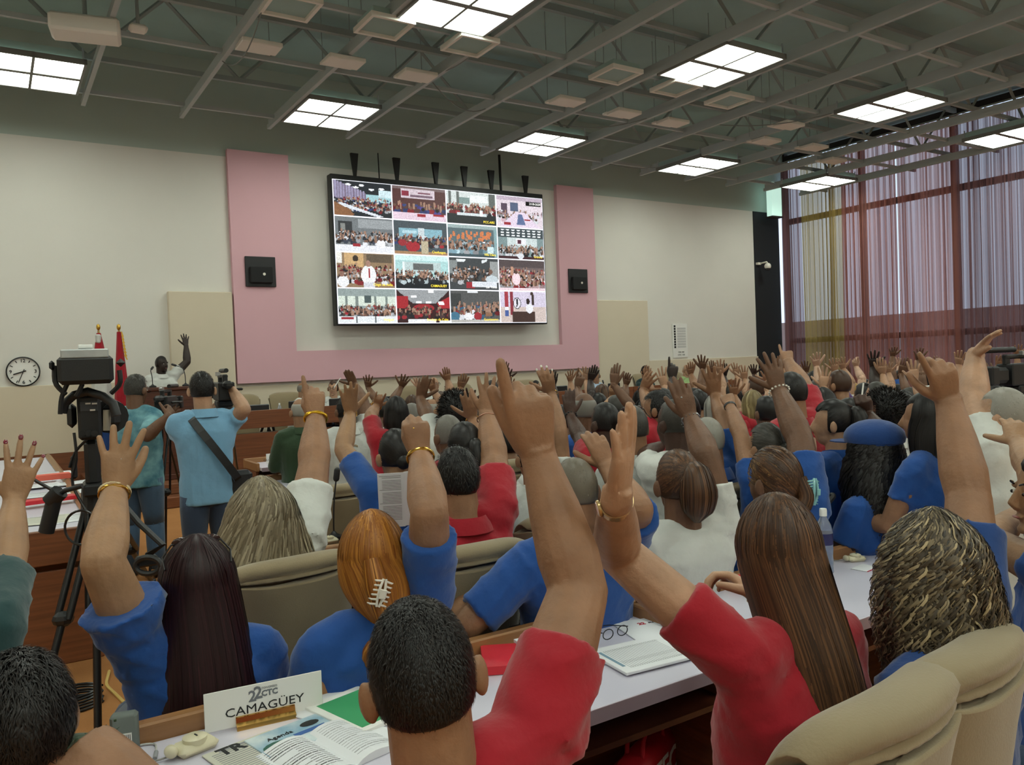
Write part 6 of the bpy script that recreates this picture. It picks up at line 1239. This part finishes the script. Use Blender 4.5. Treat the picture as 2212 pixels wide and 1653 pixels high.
j16 = M('woman with a round black afro in a white shirt, big dark hand raised', at(984, 900, 5.6), bf=8, skin='brown', shirt='white', hair='afro', hc='black', g=1.12, wide=1.12, collar=False, sleeve=.85, hairkw=dict(thick=1.5), arms={'L': dict(el=(922, 895, 1), wr=(907, 862, 1), hd=(918, 815, -1), th=10, curl=(.05, .1, .1, .2), spread=.3, hs=1.05)})
j17 = M('bald man with short grey stubble in a red shirt below the afro', at(968, 942, 4.9), bf=-8, skin='brown', shirt='red', hair='buzz', hc='grey', g=1.08, wide=1.08, arms={})
j18 = M('woman with a black ponytail in blue just behind the man in the red polo', at(1004, 970, 4.1), bf=8, hf=12, skin='tan', shirt='blue', hair='pony', hc='black', hairkw=dict(at=(.01, -.1, .03), len=.22, tr=1.3), arms={'R': dict(el=(1042, 965, 1), wr=(1020, 905, 1), hd=(1010, 850, -1), th=178, curl=(.1, .15, .2, .2), spread=.3)}); wristband(j18, 'R', m_gold, 'bracelet', .0035, .01, 1, 1.1)
j19 = M('woman in red with black hair and headband, left fist raised with a bracelet', at(856, 893, 6.4), bf=10, skin='tan', shirt='red', hair='bob', hc='black', wide=1.1, sleeve=.8, g=1.1, arms={'L': dict(el=(800, 900, 1), wr=(813, 878, 1), hd=(824, 847, -1), th=0, curl=(.05, .9, .9, .2), spread=.2)}); wristband(j19, 'L', m_gold, 'bracelet', .005, .0, 1, 1.15)
j20 = M('bald man with a shiny head seen left of the cupped hand', at(1262, 888, 5.6), bf=5, skin='brown', shirt='blue', hair='fringe', hc='grey', arms={})
j21 = M('man with a black buzz cut in red behind the cupped hand', at(1307, 915, 4.9), bf=0, skin='dark', shirt='red', hair='buzz', hc='black', g=1.08, arms={'L': dict(el=(1255, 948, 1), wr=(1232, 900, 1), hd=(1226, 835, -1), th=0, curl=(.05, .1, .1, .1), spread=.25, thumb=(.7, .1))}); wristband(j21, 'L', m_mic, 'bead_bracelet', .005, .0, 1, 1.15, beads=14)
j22 = M('woman in a white and red shirt raising a hand with pale nails and gold bracelet', at(1150, 990, 4.6), bf=10, skin='tan', shirt='white', hc='black', hair='pony', g=1.05, wide=1.1, arms={'R': dict(el=(1207, 905, 1), wr=(1190, 850, 1), hd=(1176, 795, -1), th=178, curl=(.25, .3, .3, .3), spread=.5)}, shraise=.05); wristband(j22, 'R', m_gold, 'bracelet', .003, .0, 1, 1.12); nails(j22, 'R', m_wbead)
j23 = M('man in a light blue shirt left of the ponytail with his arm on the desk', at(1420, 885, 5.6), bf=-10, hf=-30, skin='tan', shirt='red', hc='black', g=1.05, arms={'L': dict(el=(1405, 885, 1), wr=(1388, 842, 1), hd=(1408, 806, -1), th=20, curl=(.2,)*4, spread=.6)}); watch(j23, 'L', m_mic, m_mic, 1., None, .0, .02); j23['root']['label'] = 'short-haired man in a red shirt raising a hand with a black watch'
j24 = M('woman in blue with braided dark hair raising a hand with a black smartwatch', at(1655, 968, 4.4), bf=5, skin='tan', shirt='blue', hair='pony', hc='darkgrey', hairkw=dict(at=(0, -.1, .0), len=.2, tr=1.3), sleeve=.4, arms={'L': dict(el=(1600, 940, 1), wr=(1577, 878, 1), hd=(1562, 835, 1), th=0, curl=(.7, .7, .6, .5), spread=.2, thumb=(.2, .6))}, shraise=.05); watch(j24, 'L', m_mic, m_mic, 1.5, None, .0, .02)
# document held up before the black bun
d_ = at(862, 1078, 3.75); fz = unit(V3(ray(862, 1078)[0], ray(862, 1078)[1], 0)); rt_ = V3(fz[1], -fz[0], 0); ux = unit(V3(0, 0, 1)-fz*.25); MXp = np.stack([rt_, ux, np.cross(rt_, ux)], 1)
t = thing('document', 'printed agenda sheet held up in front of the person with the black bun', 'paper', d_); MB().box((-.095, -.14, -.001), (.025, .13, .001), M=(MXp, np.zeros(3))).obj('left_page', m_paper, t); MB().box((.025, -.14, -.001), (.1, .13, .001), M=(MXp@rotz(0)@np.array([[1, 0, 0], [0, 1, 0], [-.25, 0, 1]]), np.zeros(3)+rt_*0)).obj('right_page', m_paper, t); mb = MB()
for k in range(30):
    if k in (2, 10, 19): continue
    mb.box((-.075 if k % 9 else -.088, .115-.0075*k, .0012), (.012, .1165-.0075*k, .0016), M=(MXp, np.zeros(3)))
mb.obj('printed_lines', m_ink, t, stuff=True)
# cameramen and speaker, standing on the floor and the platform
k1 = person('standing man with grey hair in a teal tie-dyed shirt working a video camera', at(292, 838, 7.2), bf=32, hf=50, tilt=-.15, skin='brown', shirt='teal2', hair='short', hc='darkgrey', lod=1, g=1.1, s=1.03, seated=False, wide=.95, sleeve=.9, face=True, glasses=True, pants='denim2', collar=False,
   arms={'R': dict(el=(322, 935, -1), wr=(365, 895, 1), hd=(378, 878, -1), th=150, curl=(.5,)*4, up=False), 'L': dict(el=at(325, 920, 7.4), wr=at(350, 905, 7.6), hd=at(360, 895, 7.6), up=False, th=0)}) if False else None
CLOTH['teal2'] = (58, 112, 128)
m_td = mat('cotton teal2', (52, 104, 122), .85, noise=(7, .95, (132, 180, 186)), bump=(200, .2))
k1 = person('standing grey-haired man in a teal tie-dyed shirt working a video camera', at(294, 842, 7.2), bf=30, hf=48, tilt=-.12, skin='brown', shirt='teal2', hair='short', hc='darkgrey', lod=1, g=1.1, s=1.08, seated=False, wide=.95, sleeve=.9, face=True, glasses=True, pants='denim2', collar=False,
   arms={'R': dict(el=at(318, 942, 6.9), wr=at(362, 900, 6.95), hd=at(378, 868, 7.1), th=150, curl=(.5,)*4, up=False), 'L': dict(el=at(325, 925, 7.4), wr=at(350, 905, 7.5), hd=at(362, 895, 7.5), up=False, th=0)})
k2 = person('standing dark-haired man in a light blue polo filming, black strap across his back', at(436, 842, 6.0), bf=-2, hf=8, skin='light', shirt='sky', hair='short', hc='black', lod=1, g=1.05, s=1.06, seated=False, wide=1.18, sleeve=.6, pants='denim',
   arms={'R': dict(el=at(528, 885, 6.0), wr=at(500, 840, 6.2), hd=at(484, 826, 6.35), th=170, curl=(.5,)*4, up=False), 'L': dict(el=at(395, 955, 6.1), wr=at(440, 905, 6.35), hd=at(470, 880, 6.4), up=False, th=0)})
nb_, f_, rt2 = k2['nb'], k2['f'], k2['rt']; U = V3(0, 0, 1)
sb = MB(); A0, A1 = nb_-rt2*.1-f_*.135+U*-.06, nb_+rt2*.19-f_*.16-U*.5; q_ = bez([nb_-rt2*.12+f_*.02+U*.02, A0, (A0+A1)/2-f_*.025, A1, A1+f_*.1], 14)
sb.tube(q_, .03, 4, up=rt2+U, flat=1.) ; sb = MB(); rings = [np.array([p+w_*unit(rt2+U*.55)*.028+h_*f_ for w_, h_ in ((-1, -.012), (1, -.012), (1, .004), (-1, .004))]) for p in q_]; sb.loft(rings).obj('shoulder_strap', m_mic, k2['root'], org=k2['base'])
MB().box((-.1, -.06, -.14), (.1, .06, .14), M=(np.stack([rt2, f_, U], 1), nb_+rt2*.22-f_*.02-U*.58), bev=.03).obj('shoulder_bag', m_mic, k2['root'], smooth=True, org=k2['base'])
k3 = person('dark-skinned speaker in a white polo with red lanyard raising his left hand', at(349, 787, 13.0), bf=172, hf=150, skin='deep', shirt='white', hair='buzz', hc='black', lod=1, s=1.1, g=1.12, seated=False, wide=1.15, face=True, floor=PLZ, pants='black',
   arms={'L': dict(el=(404, 782, 1), wr=(402, 748, 1), hd=(399, 724, 1), th=170, curl=(.05,)*4, spread=.7, am=1.1, hs=1.1)}, shraise=.04)
for e in (-1, 1): MB().tube(bez([k3['nb']+k3['rt']*e*.06, k3['nb']+k3['rt']*e*.06+k3['f']*.12-U*.06, k3['nb']+k3['f']*.15-U*.26], 8), .01, 5).obj('lanyard', clothmat('red'), k3['root'], org=k3['base'])
# the presidium
def S_(lab, px, py, d=13.4, **k): k.setdefault('lod', 0); k.setdefault('bf', 180); k.setdefault('face', True); k.setdefault('s', 1.08); return person(lab, at(px, py, d), floor=PLZ, **k)
def ds(px, Y=13.35): return Y/ray(px, 820)[1]
S_('bald man in a white shirt leaning over the presidium desk, seen from the side', 656, 842, ds(656), hf=120, bf=140, skin='tan', shirt='white', hair='fringe', hc='grey', g=1.15, lean=.3)
S_('man with glasses and red lanyard in a white shirt at the presidium desk', 720, 839, ds(720), hf=215, skin='light', shirt='white', hc='brown', glasses=True, g=1.1)
S_('bald man with glasses in a white shirt in the middle of the presidium', 937, 830, ds(937), hf=160, skin='light', shirt='white', hair='fringe', hc='silver', glasses=True, g=1.1)
S_('person in a light blue shirt bending low behind the presidium desk', 1158, 836, ds(1158), hf=190, skin='tan', shirt='ltblue', hc='black', lean=.3)
S_('man in a light blue shirt at the right half of the presidium desk', 1287, 812, ds(1287), hf=235, skin='tan', shirt='ltblue', hc='grey', g=1.1)
S_('woman with dark hair tied back in a dark teal top at the presidium desk', 1394, 803, ds(1394), hf=190, skin='tan', shirt='darkteal', hair='bun', hc='black')
S_('bald man with glasses in a pale green shirt at the presidium desk', 1483, 800, ds(1483), hf=200, skin='light', shirt='lime', hair='fringe', hc='silver', glasses=True, g=1.1)
S_('man in a red shirt raising his arm at the centre of the presidium', 1080, 838, ds(1080)-.6, hf=180, skin='brown', shirt='red', hc='black', face=False, arms={'L': dict(el=(1100, 815, 1), wr=(1096, 803, 1), hd=(1092, 784, 1), th=170)})
# ---------------------------------------------------------------- the crowd of the back rows: (finger tip), (wrist), (elbow), depth, skin, side, shirt, hair, hair colour, gesture, head or None
OPEN = dict(curl=(.05, .03, .05, .08), spread=.7, thumb=(.9, .1)); SIDE = dict(curl=(.1, .1, .12, .15), spread=.15, thumb=(.5, .1)); PNT = dict(curl=(0, .8, .9, .9), spread=.1, thumb=(.3, .5)); FST = dict(curl=(.8, .85, .9, .9), spread=.1, thumb=(.3, .5)); OKS = dict(curl=(.6, .1, .05, .05), spread=.6, thumb=(.5, .6))
FAR = [
 ((794, 812), (795, 837), (812, 864), 9.0, 'brown', 'L', 'blue', 'short', 'black', OPEN, 'fingers spread against the pink panel, leftmost open hand beyond the white-shirted man', (830, 880)),
 ((878, 813), (867, 836), (848, 866), 8.6, 'brown', 'R', 'white', 'short', 'black', OPEN, 'arm slanting right, left of the white-haired presidium man', (822, 885)),
 ((902, 818), (905, 838), (908, 860), 10, 'fair', 'R', 'red', 'bob', 'brown', OPEN, 'small pale open hand half hidden behind a dark one', (890, 872)),
 ((930, 820), (935, 842), (955, 876), 8.2, 'tan', 'L', 'red', 'fringe', 'silver', PNT, 'tanned pointing hand, grey head and red shirt', (934, 884)),
 ((964, 797), (967, 822), (974, 848), 8.4, 'tan', 'R', 'red', 'short', 'brown', SIDE, 'flat palm at the pink panel edge, arm bowed', (950, 868)),
 ((1000, 812), (995, 838), (984, 866), 8.2, 'tan', 'L', 'blue', 'short', 'black', SIDE, 'fingers pressed together, black watch', (1018, 880)),
 ((1012, 842), (1014, 868), (1024, 900), 6.4, 'dark', 'L', 'blue', 'short', 'black', OPEN, 'very dark open hand left of the red-shirted man\'s hand', (1052, 905)),
 ((1091, 783), (1091, 803), (1080, 826), 10.5, 'brown', 'R', 'red2', 'short', 'black', OPEN, 'hand high against the pink panel beside the big near finger', (1062, 840)),
 ((1096, 797), (1096, 818), (1100, 845), 9.5, 'dark', 'L', 'white', 'bob', 'black', OPEN, 'dark spread fingers just left of the big near finger', (1122, 862)),
 ((1100, 815), (1103, 838), (1106, 868), 8.0, 'tan', 'R', 'white', 'short', 'grey', OPEN, 'tanned hand with watch beside the big near finger', (1082, 872)),
 ((1197, 804), (1195, 832), (1198, 862), 8.5, 'deep', 'R', 'blue', 'short', 'black', SIDE, 'thin dark hand right of the hand with pale nails', (1176, 880)),
 ((1230, 802), (1232, 824), (1236, 850), 10, 'tan', 'L', 'white', 'bob', 'brown', OPEN, 'little pinkish hand between two dark fists', (1252, 866)),
 ((1258, 797), (1248, 838), (1254, 876), 7.0, 'brown', 'R', 'red', 'short', 'black', PNT, 'dark fist pointing one finger up', (1222, 905)),
 ((1268, 796), (1266, 822), (1268, 850), 9.0, 'light', 'R', 'white', 'long', 'brown', OPEN, 'pale hand and silver bracelet in front of the presidium', (1300, 852)),
 ((1283, 792), (1275, 822), (1278, 852), 8.6, 'deep', 'L', 'blue', 'short', 'black', SIDE, 'black hand with white bracelet tilted right', (1292, 872)),
 ((1330, 781), (1326, 832), (1365, 882), 6.8, 'brown', 'L', 'blue', 'long', 'black', SIDE, 'long bent dark arm, open fingers, left of the seated teal-topped woman', (1392, 890)),
 ((1322, 832), (1327, 856), (1308, 882), 8.0, 'olive', 'R', 'blue', 'short', 'brown', FST, 'yellowish arm with a gold watch bent to a triangle', (1300, 905)),
 ((1358, 810), (1352, 832), (1350, 858), 9.2, 'brown', 'R', 'white', 'short', 'black', SIDE, 'small brown hand by the teal-topped woman\'s chair', (1336, 872)),
 ((1425, 792), (1435, 836), (1452, 858), 7.2, 'light', 'L', 'white', 'bob', 'dkblond', OPEN, 'pale curled fingers in front of the green-shirted man', (1470, 868)),
 ((1455, 769), (1453, 818), (1456, 860), 6.8, 'deep', 'R', 'blue', 'short', 'black', PNT, 'black silhouetted fist with one finger at the notice board', (1432, 872)),
 ((1490, 786), (1492, 809), (1505, 838), 9.2, 'tan', 'L', 'red', 'short', 'black', SIDE, 'tanned hand before the bald presidium man', (1526, 850)),
 ((1518, 770), (1518, 798), (1516, 830), 8.4, 'brown', 'R', 'blue', 'short', 'black', OPEN, 'hand with dark nails below the notice board', (1498, 862)),
 ((1553, 779), (1556, 808), (1560, 838), 8.8, 'light', 'L', 'red', 'short', 'black', OPEN, 'open hand right behind the silver-haired man\'s hand', (1580, 855)),
 ((1564, 789), (1564, 813), (1568, 840), 9.6, 'deep', 'L', 'white', 'short', 'black', SIDE, 'dark hand with silver watch', (1590, 862)),
 ((1588, 786), (1592, 811), (1596, 838), 9.2, 'light', 'R', 'white', 'long', 'brown', OPEN, 'pale hand with fingers apart left of the first curtain', (1610, 852)),
 ((1585, 820), (1585, 855), (1598, 892), 7.0, 'tan', 'L', 'red', 'bob', 'dkblond', OPEN, 'hand with red nails above the smartwatch', (1626, 872)),
 ((1605, 791), (1609, 820), (1612, 850), 8.6, 'light', 'R', 'red', 'short', 'brown', OPEN, 'pale broad hand beside the bald man looking back', (1632, 838)),
 ((1625, 789), (1629, 808), (1640, 835), 10, 'dark', 'L', 'red2', 'short', 'black', OPEN, 'small dark spread hand by the braided head', (1654, 848)),
 ((1682, 772), (1690, 797), (1700, 822), 9.5, 'tan', 'L', 'blue', 'short', 'black', SIDE, 'pale hand half behind the pointing red-shirted man', (1690, 842)),
 ((1741, 781), (1741, 805), (1745, 832), 9.6, 'brown', 'R', 'white', 'long', 'black', OPEN, 'brown curled hand before the gold curtain', (1757, 822)),
 ((1761, 765), (1764, 791), (1772, 822), 8.8, 'fair', 'L', 'red', 'short', 'grey', OPEN, 'fair hand highest against the gold curtain', (1766, 852)),
 ((1782, 775), (1779, 838), (1800, 872), 6.8, 'light', 'R', 'white', 'short', 'darkgrey', OPEN, 'large pale open palm left of the plum curtain fold', (1742, 880)),
 ((1802, 776), (1804, 803), (1806, 832), 9.2, 'light', 'R', 'purple', 'short', 'blond', OPEN, 'hand with a pale bracelet before the rose curtain', (1812, 836)),
 ((1815, 775), (1822, 797), (1840, 824), 9.6, 'light', 'L', 'white', 'short', 'blond', OPEN, 'hand with fingers apart on a slanting arm, blond head', (1840, 845)),
 ((1847, 772), (1849, 792), (1862, 818), 10.2, 'fair', 'L', 'blue', 'short', 'black', PNT, 'fair hand with the index finger up before the rose curtain', (1868, 838)),
 ((1886, 760), (1886, 794), (1896, 828), 8.0, 'deep', 'L', 'white', 'short', 'black', OPEN, 'black hand with widely spread fingers', (1866, 852)),
 ((1903, 776), (1906, 810), (1913, 846), 7.8, 'light', 'R', 'white', 'short', 'darkgrey', SIDE, 'pale upright hand before the head of bushy curls', (1893, 852)),
 ((1887, 794), (1884, 818), (1880, 845), 9.4, 'tan', 'R', 'red', 'short', 'black', FST, 'small hand with a ring at the curtain foot', (1862, 862)),
 ((1930, 751), (1928, 770), (1926, 798), 11.5, 'brown', 'L', 'blue', 'short', 'black', OPEN, 'distant curled hand high against the rose curtain', (1945, 815)),
 ((1939, 775), (1942, 790), (1944, 815), 11.5, 'fair', 'R', 'white', 'short', 'brown', OKS, 'distant hand forming a ring', (1932, 828)),
 ((1958, 776), (1946, 808), (1960, 850), 7.8, 'brown', 'L', 'white', 'short', 'darkgrey', SIDE, 'brown hand with a metal watch, arm curving right', (1966, 862)),
 ((1971, 772), (1976, 822), (1992, 862), 7.2, 'light', 'R', 'blue', 'bob', 'black', OPEN, 'pale upright hand behind the blurred pointing hand', (1952, 872)),
 ((1985, 754), (1984, 778), (1990, 806), 10, 'brown', 'L', 'white', 'short', 'black', OPEN, 'brown hand with nails at the plum curtain fold', (2004, 828)),
 ((2026, 772), (2026, 792), (2030, 818), 11, 'light', 'R', 'red', 'short', 'black', OPEN, 'small hand just right of the blurred index finger', (2020, 842)),
 ((2073, 760), (2071, 788), (2082, 824), 8.6, 'light', 'L', 'blue', 'short', 'black', OPEN, 'spread fingers left of the tall bare arm', (2064, 852)),
 ((2168, 772), (2156, 790), (2160, 815), 10, 'tan', 'R', 'blue', 'short', 'black', SIDE, 'hand tilted right before the gold curtain', (2146, 842)),
 ((2136, 786), (2151, 826), (2163, 862), 7.0, 'brown', 'R', 'blue', 'short', 'black', OPEN, 'brown hand with a ring right of the tall bare arm', (2140, 858)),
 ((2197, 747), (2198, 768), (2204, 796), 10, 'tan', 'L', 'white', 'short', 'black', OPEN, 'hand above the video camera at the right', (2182, 828)),
 ((1398, 792), (1402, 820), (1408, 848), 9.4, 'tan', 'R', 'blue', 'bob', 'black', SIDE, 'hand below the teal-topped woman', (1382, 862)),
 ((1535, 782), (1538, 806), (1540, 832), 10.2, 'brown', 'L', 'white', 'short', 'black', SIDE, 'distant brown hand right of the notice board', (1552, 846)),
 ((1655, 800), (1657, 822), (1662, 848), 9.4, 'light', 'R', 'white', 'pony', 'dkblond', OPEN, 'pale hand and fair ponytail', (1624, 868)),
 ((1720, 790), (1722, 812), (1728, 838), 10.4, 'tan', 'L', 'blue', 'short', 'black', OPEN, 'hand right beside the pointing fist', (1735, 850)),
 ((1830, 792), (1832, 812), (1836, 836), 11, 'brown', 'R', 'red', 'short', 'black', SIDE, 'brown hand low before the rose curtain', (1822, 850)),
 ((1918, 785), (1920, 806), (1926, 832), 10.6, 'light', 'L', 'red', 'short', 'black', OPEN, 'open hand between pale upright ones', (1938, 848)),
 ((2045, 790), (2047, 810), (2052, 836), 10.4, 'brown', 'R', 'white', 'short', 'black', OPEN, 'brown hand at the foot of the plum curtain', (2036, 858)),
 ((2100, 788), (2104, 808), (2110, 834), 10.8, 'light', 'L', 'white', 'short', 'brown', OPEN, 'hand showing under the tall arm\'s elbow', (2118, 846)),
]
NOH = [((1812, 832), 8.6, 'purple', 'short', 'brown', 'tan'), ((2142, 848), 7.4, 'blue', 'short', 'black', 'tan'), ((2192, 868), 5.6, 'black', 'bun', 'black', 'tan'), ((2180, 830), 8.0, 'blue', 'short', 'black', 'light'), ((1763, 852), 7.2, 'white', 'short', 'darkgrey', 'light'), ((1330, 885), 7.5, 'blue', 'short', 'darkgrey', 'tan'), ((1210, 905), 7.2, 'blue', 'short', 'black', 'dark'), ((1090, 905), 6.6, 'red', 'short', 'black', 'brown'),
 ((1775, 880), 5.4, 'white', 'bob', 'black', 'tan'), ((1480, 892), 6.3, 'red', 'short', 'black', 'brown'), ((1510, 872), 7.5, 'blue', 'short', 'black', 'tan'), ((1545, 885), 7.2, 'white', 'bob', 'silver', 'tan'), ((1655, 892), 6.6, 'red', 'short', 'black', 'brown'), ((1835, 900), 5.4, 'white', 'short', 'black', 'dark'), ((1950, 885), 6.6, 'purple', 'bob', 'black', 'tan'), ((2060, 880), 6.0, 'purple', 'short', 'black', 'brown'), ((2095, 905), 5.4, 'blue', 'long', 'black', 'tan'), ((890, 905), 6.6, 'white', 'short', 'grey', 'tan'), ((800, 905), 7.2, 'black', 'short', 'black', 'brown'), ((1180, 960), 5.0, 'white', 'short', 'black', 'tan'), ((1095, 960), 5.2, 'red', 'short', 'black', 'tan')]
SKN = {'tan': 'tanned', 'light': 'light-skinned', 'fair': 'fair', 'brown': 'brown-skinned', 'dark': 'dark-skinned', 'deep': 'very dark-skinned', 'olive': 'olive-skinned'}
CN = {'blue': 'blue', 'red': 'red', 'red2': 'red', 'white': 'white', 'purple': 'purple', 'black': 'black', 'blue2': 'blue'}
HP = [np.array([p_['H'].c[0], p_['H'].c[1]]) for p_ in P]
def free(px, py, d):
    for k in range(24):
        for dd in (d+.12*k, d-.12*k):
            if dd < 4.6: continue
            q = at(px, py, dd)
            if all(np.hypot(*(q[:2]-h)) > .46 for h in HP) and q[1] < 11.6: HP.append(q[:2]); return dd
    HP.append(at(px, py, d)[:2]); return d
for (tp, wr, el, d, sk_, sd, shc, hr, hc_, ges, lab, hd_) in FAR:
    d = free(hd_[0], hd_[1]+4, d); hp = at(hd_[0], hd_[1]+4, d)
    words = ('%s-shirted person, %s' % (CN[shc], lab)).split(); label = ' '.join(words[:16])
    person(label, hp, bf=random.uniform(-6, 8), hf=random.uniform(-15, 18), skin=sk_, shirt=shc, hair=hr, hc=hc_, lod=0, s=1.04, g=random.uniform(.95, 1.12), group='people of the back rows with a hand raised',
           arms={sd: dict(el=el+(1,), wr=wr+(1,), hd=tp+(-1,), th=(180 if sd == 'R' else 0)+random.uniform(-20, 20), ul=.31, fl=.26, hs=1.05, **ges)}, shraise=.04, hairkw=dict(thick=1.12))
posw = ['beside the notice board side', 'near the curtain']
nl = ['behind the fair raised palm', 'left of the video camera at the right edge', 'right of the white-shirted man, hair in a bun', 'behind the video camera at the right edge', 'below the gold curtain, grey temples', 'behind the man with sunglasses on his head', 'left of the bald shiny head', 'left of the big near fist', 'left of the two raised pale palms', 'left of the silver-haired man', 'behind the broad open hand', 'silver bob under the smartwatch hand', 'left of the white bead bracelet', 'behind the hand holding a pen', 'behind the straight black hair', 'left of the tall bare arm', 'just right of the blurred forearm', 'right of the woman with a headband', 'right of the dark hand with the pen', 'under the hand with pale nails', 'behind the near forearm']
for (px, d, shc, hr, hc_, sk_), l_ in zip(NOH, nl):
    d = free(px[0], px[1], d)
    person('seated person in %s %s' % (CN[shc], l_), at(px[0], px[1], d), bf=random.uniform(-5, 8), hf=random.uniform(-12, 18), skin=sk_, shirt=shc, hair=hr, hc=hc_, lod=0, s=1.04, g=random.uniform(.95, 1.1), hairkw=dict(thick=1.12))
# ---------------------------------------------------------------- beige chairs that show between the people
CT = [((1950, 1512), -6, 'beige conference chair empty in the lower right, nearest the camera'), ((2125, 1402), -8, 'beige conference chair behind the woman with the curly mane'),
 ((640, 1208), -4, 'beige conference chair holding the grey-haired woman in white'), ((1030, 1180), 0, 'beige conference chair of the man in the red polo with raised hand'), ((1245, 1105), 5, 'beige conference chair beyond the bald man in blue'), ((1590, 1048), 5, 'beige conference chair left of the mint hair claw'), ((1790, 1012), 5, 'beige conference chair left of the blue cap'), ((2050, 985), 0, 'beige conference chair left of the tall white-shirted man'),
 ((745, 1048), 0, 'beige conference chair with a gooseneck microphone before it'), ((905, 1040), 4, 'beige conference chair of the person with the black bun'), ((1370, 985), 4, 'beige conference chair of the man with the printed white shirt')]
for i, (px, rz, lab) in enumerate(CT):
    c_ = chair_top(px[0], px[1], 1.13 if i < 2 else 1.06, -rz, lab)
    if i > 1: c_.scale = (1, 1, .93)
for (px, py, rz, lab) in ((700, 942, -5, 'beige conference chair of the man in the olive jacket'), (805, 938, 0, 'beige conference chair right of the white-shirted man with the pen'), (775, 950, 70, 'beige conference chair turned sideways at the front desk row'), (860, 945, 0, 'beige conference chair of the woman in red with a headband'), (1690, 940, 0, 'beige conference chair behind the pointing man in red'), (1580, 985, 0, 'beige conference chair right of the silver-haired man'), (1855, 905, 0, 'beige conference chair behind the curly black hair'), (1100, 1000, 0, 'beige conference chair partly behind the near forearm'), (930, 925, 0, 'beige conference chair behind the head of grey stubble')):
    chair_top(px, py, 1.13, rz, lab)
gm_ = on(722, 1165, DT); gooseneck((gm_[0], gm_[1], DT), [(0, 0, .1), (.01, 0, .25), (.03, 0, .37)], 'tall black gooseneck microphone left of the ginger-haired woman', .005, .02)
gm_ = at(985, 1300, 2.9); gooseneck((gm_[0], gm_[1]+.1, DT), [(0, 0, .1), (-.02, -.03, .18), (-.03, -.06, .22)], 'black microphone head beside the bald man in blue', .007, .025)
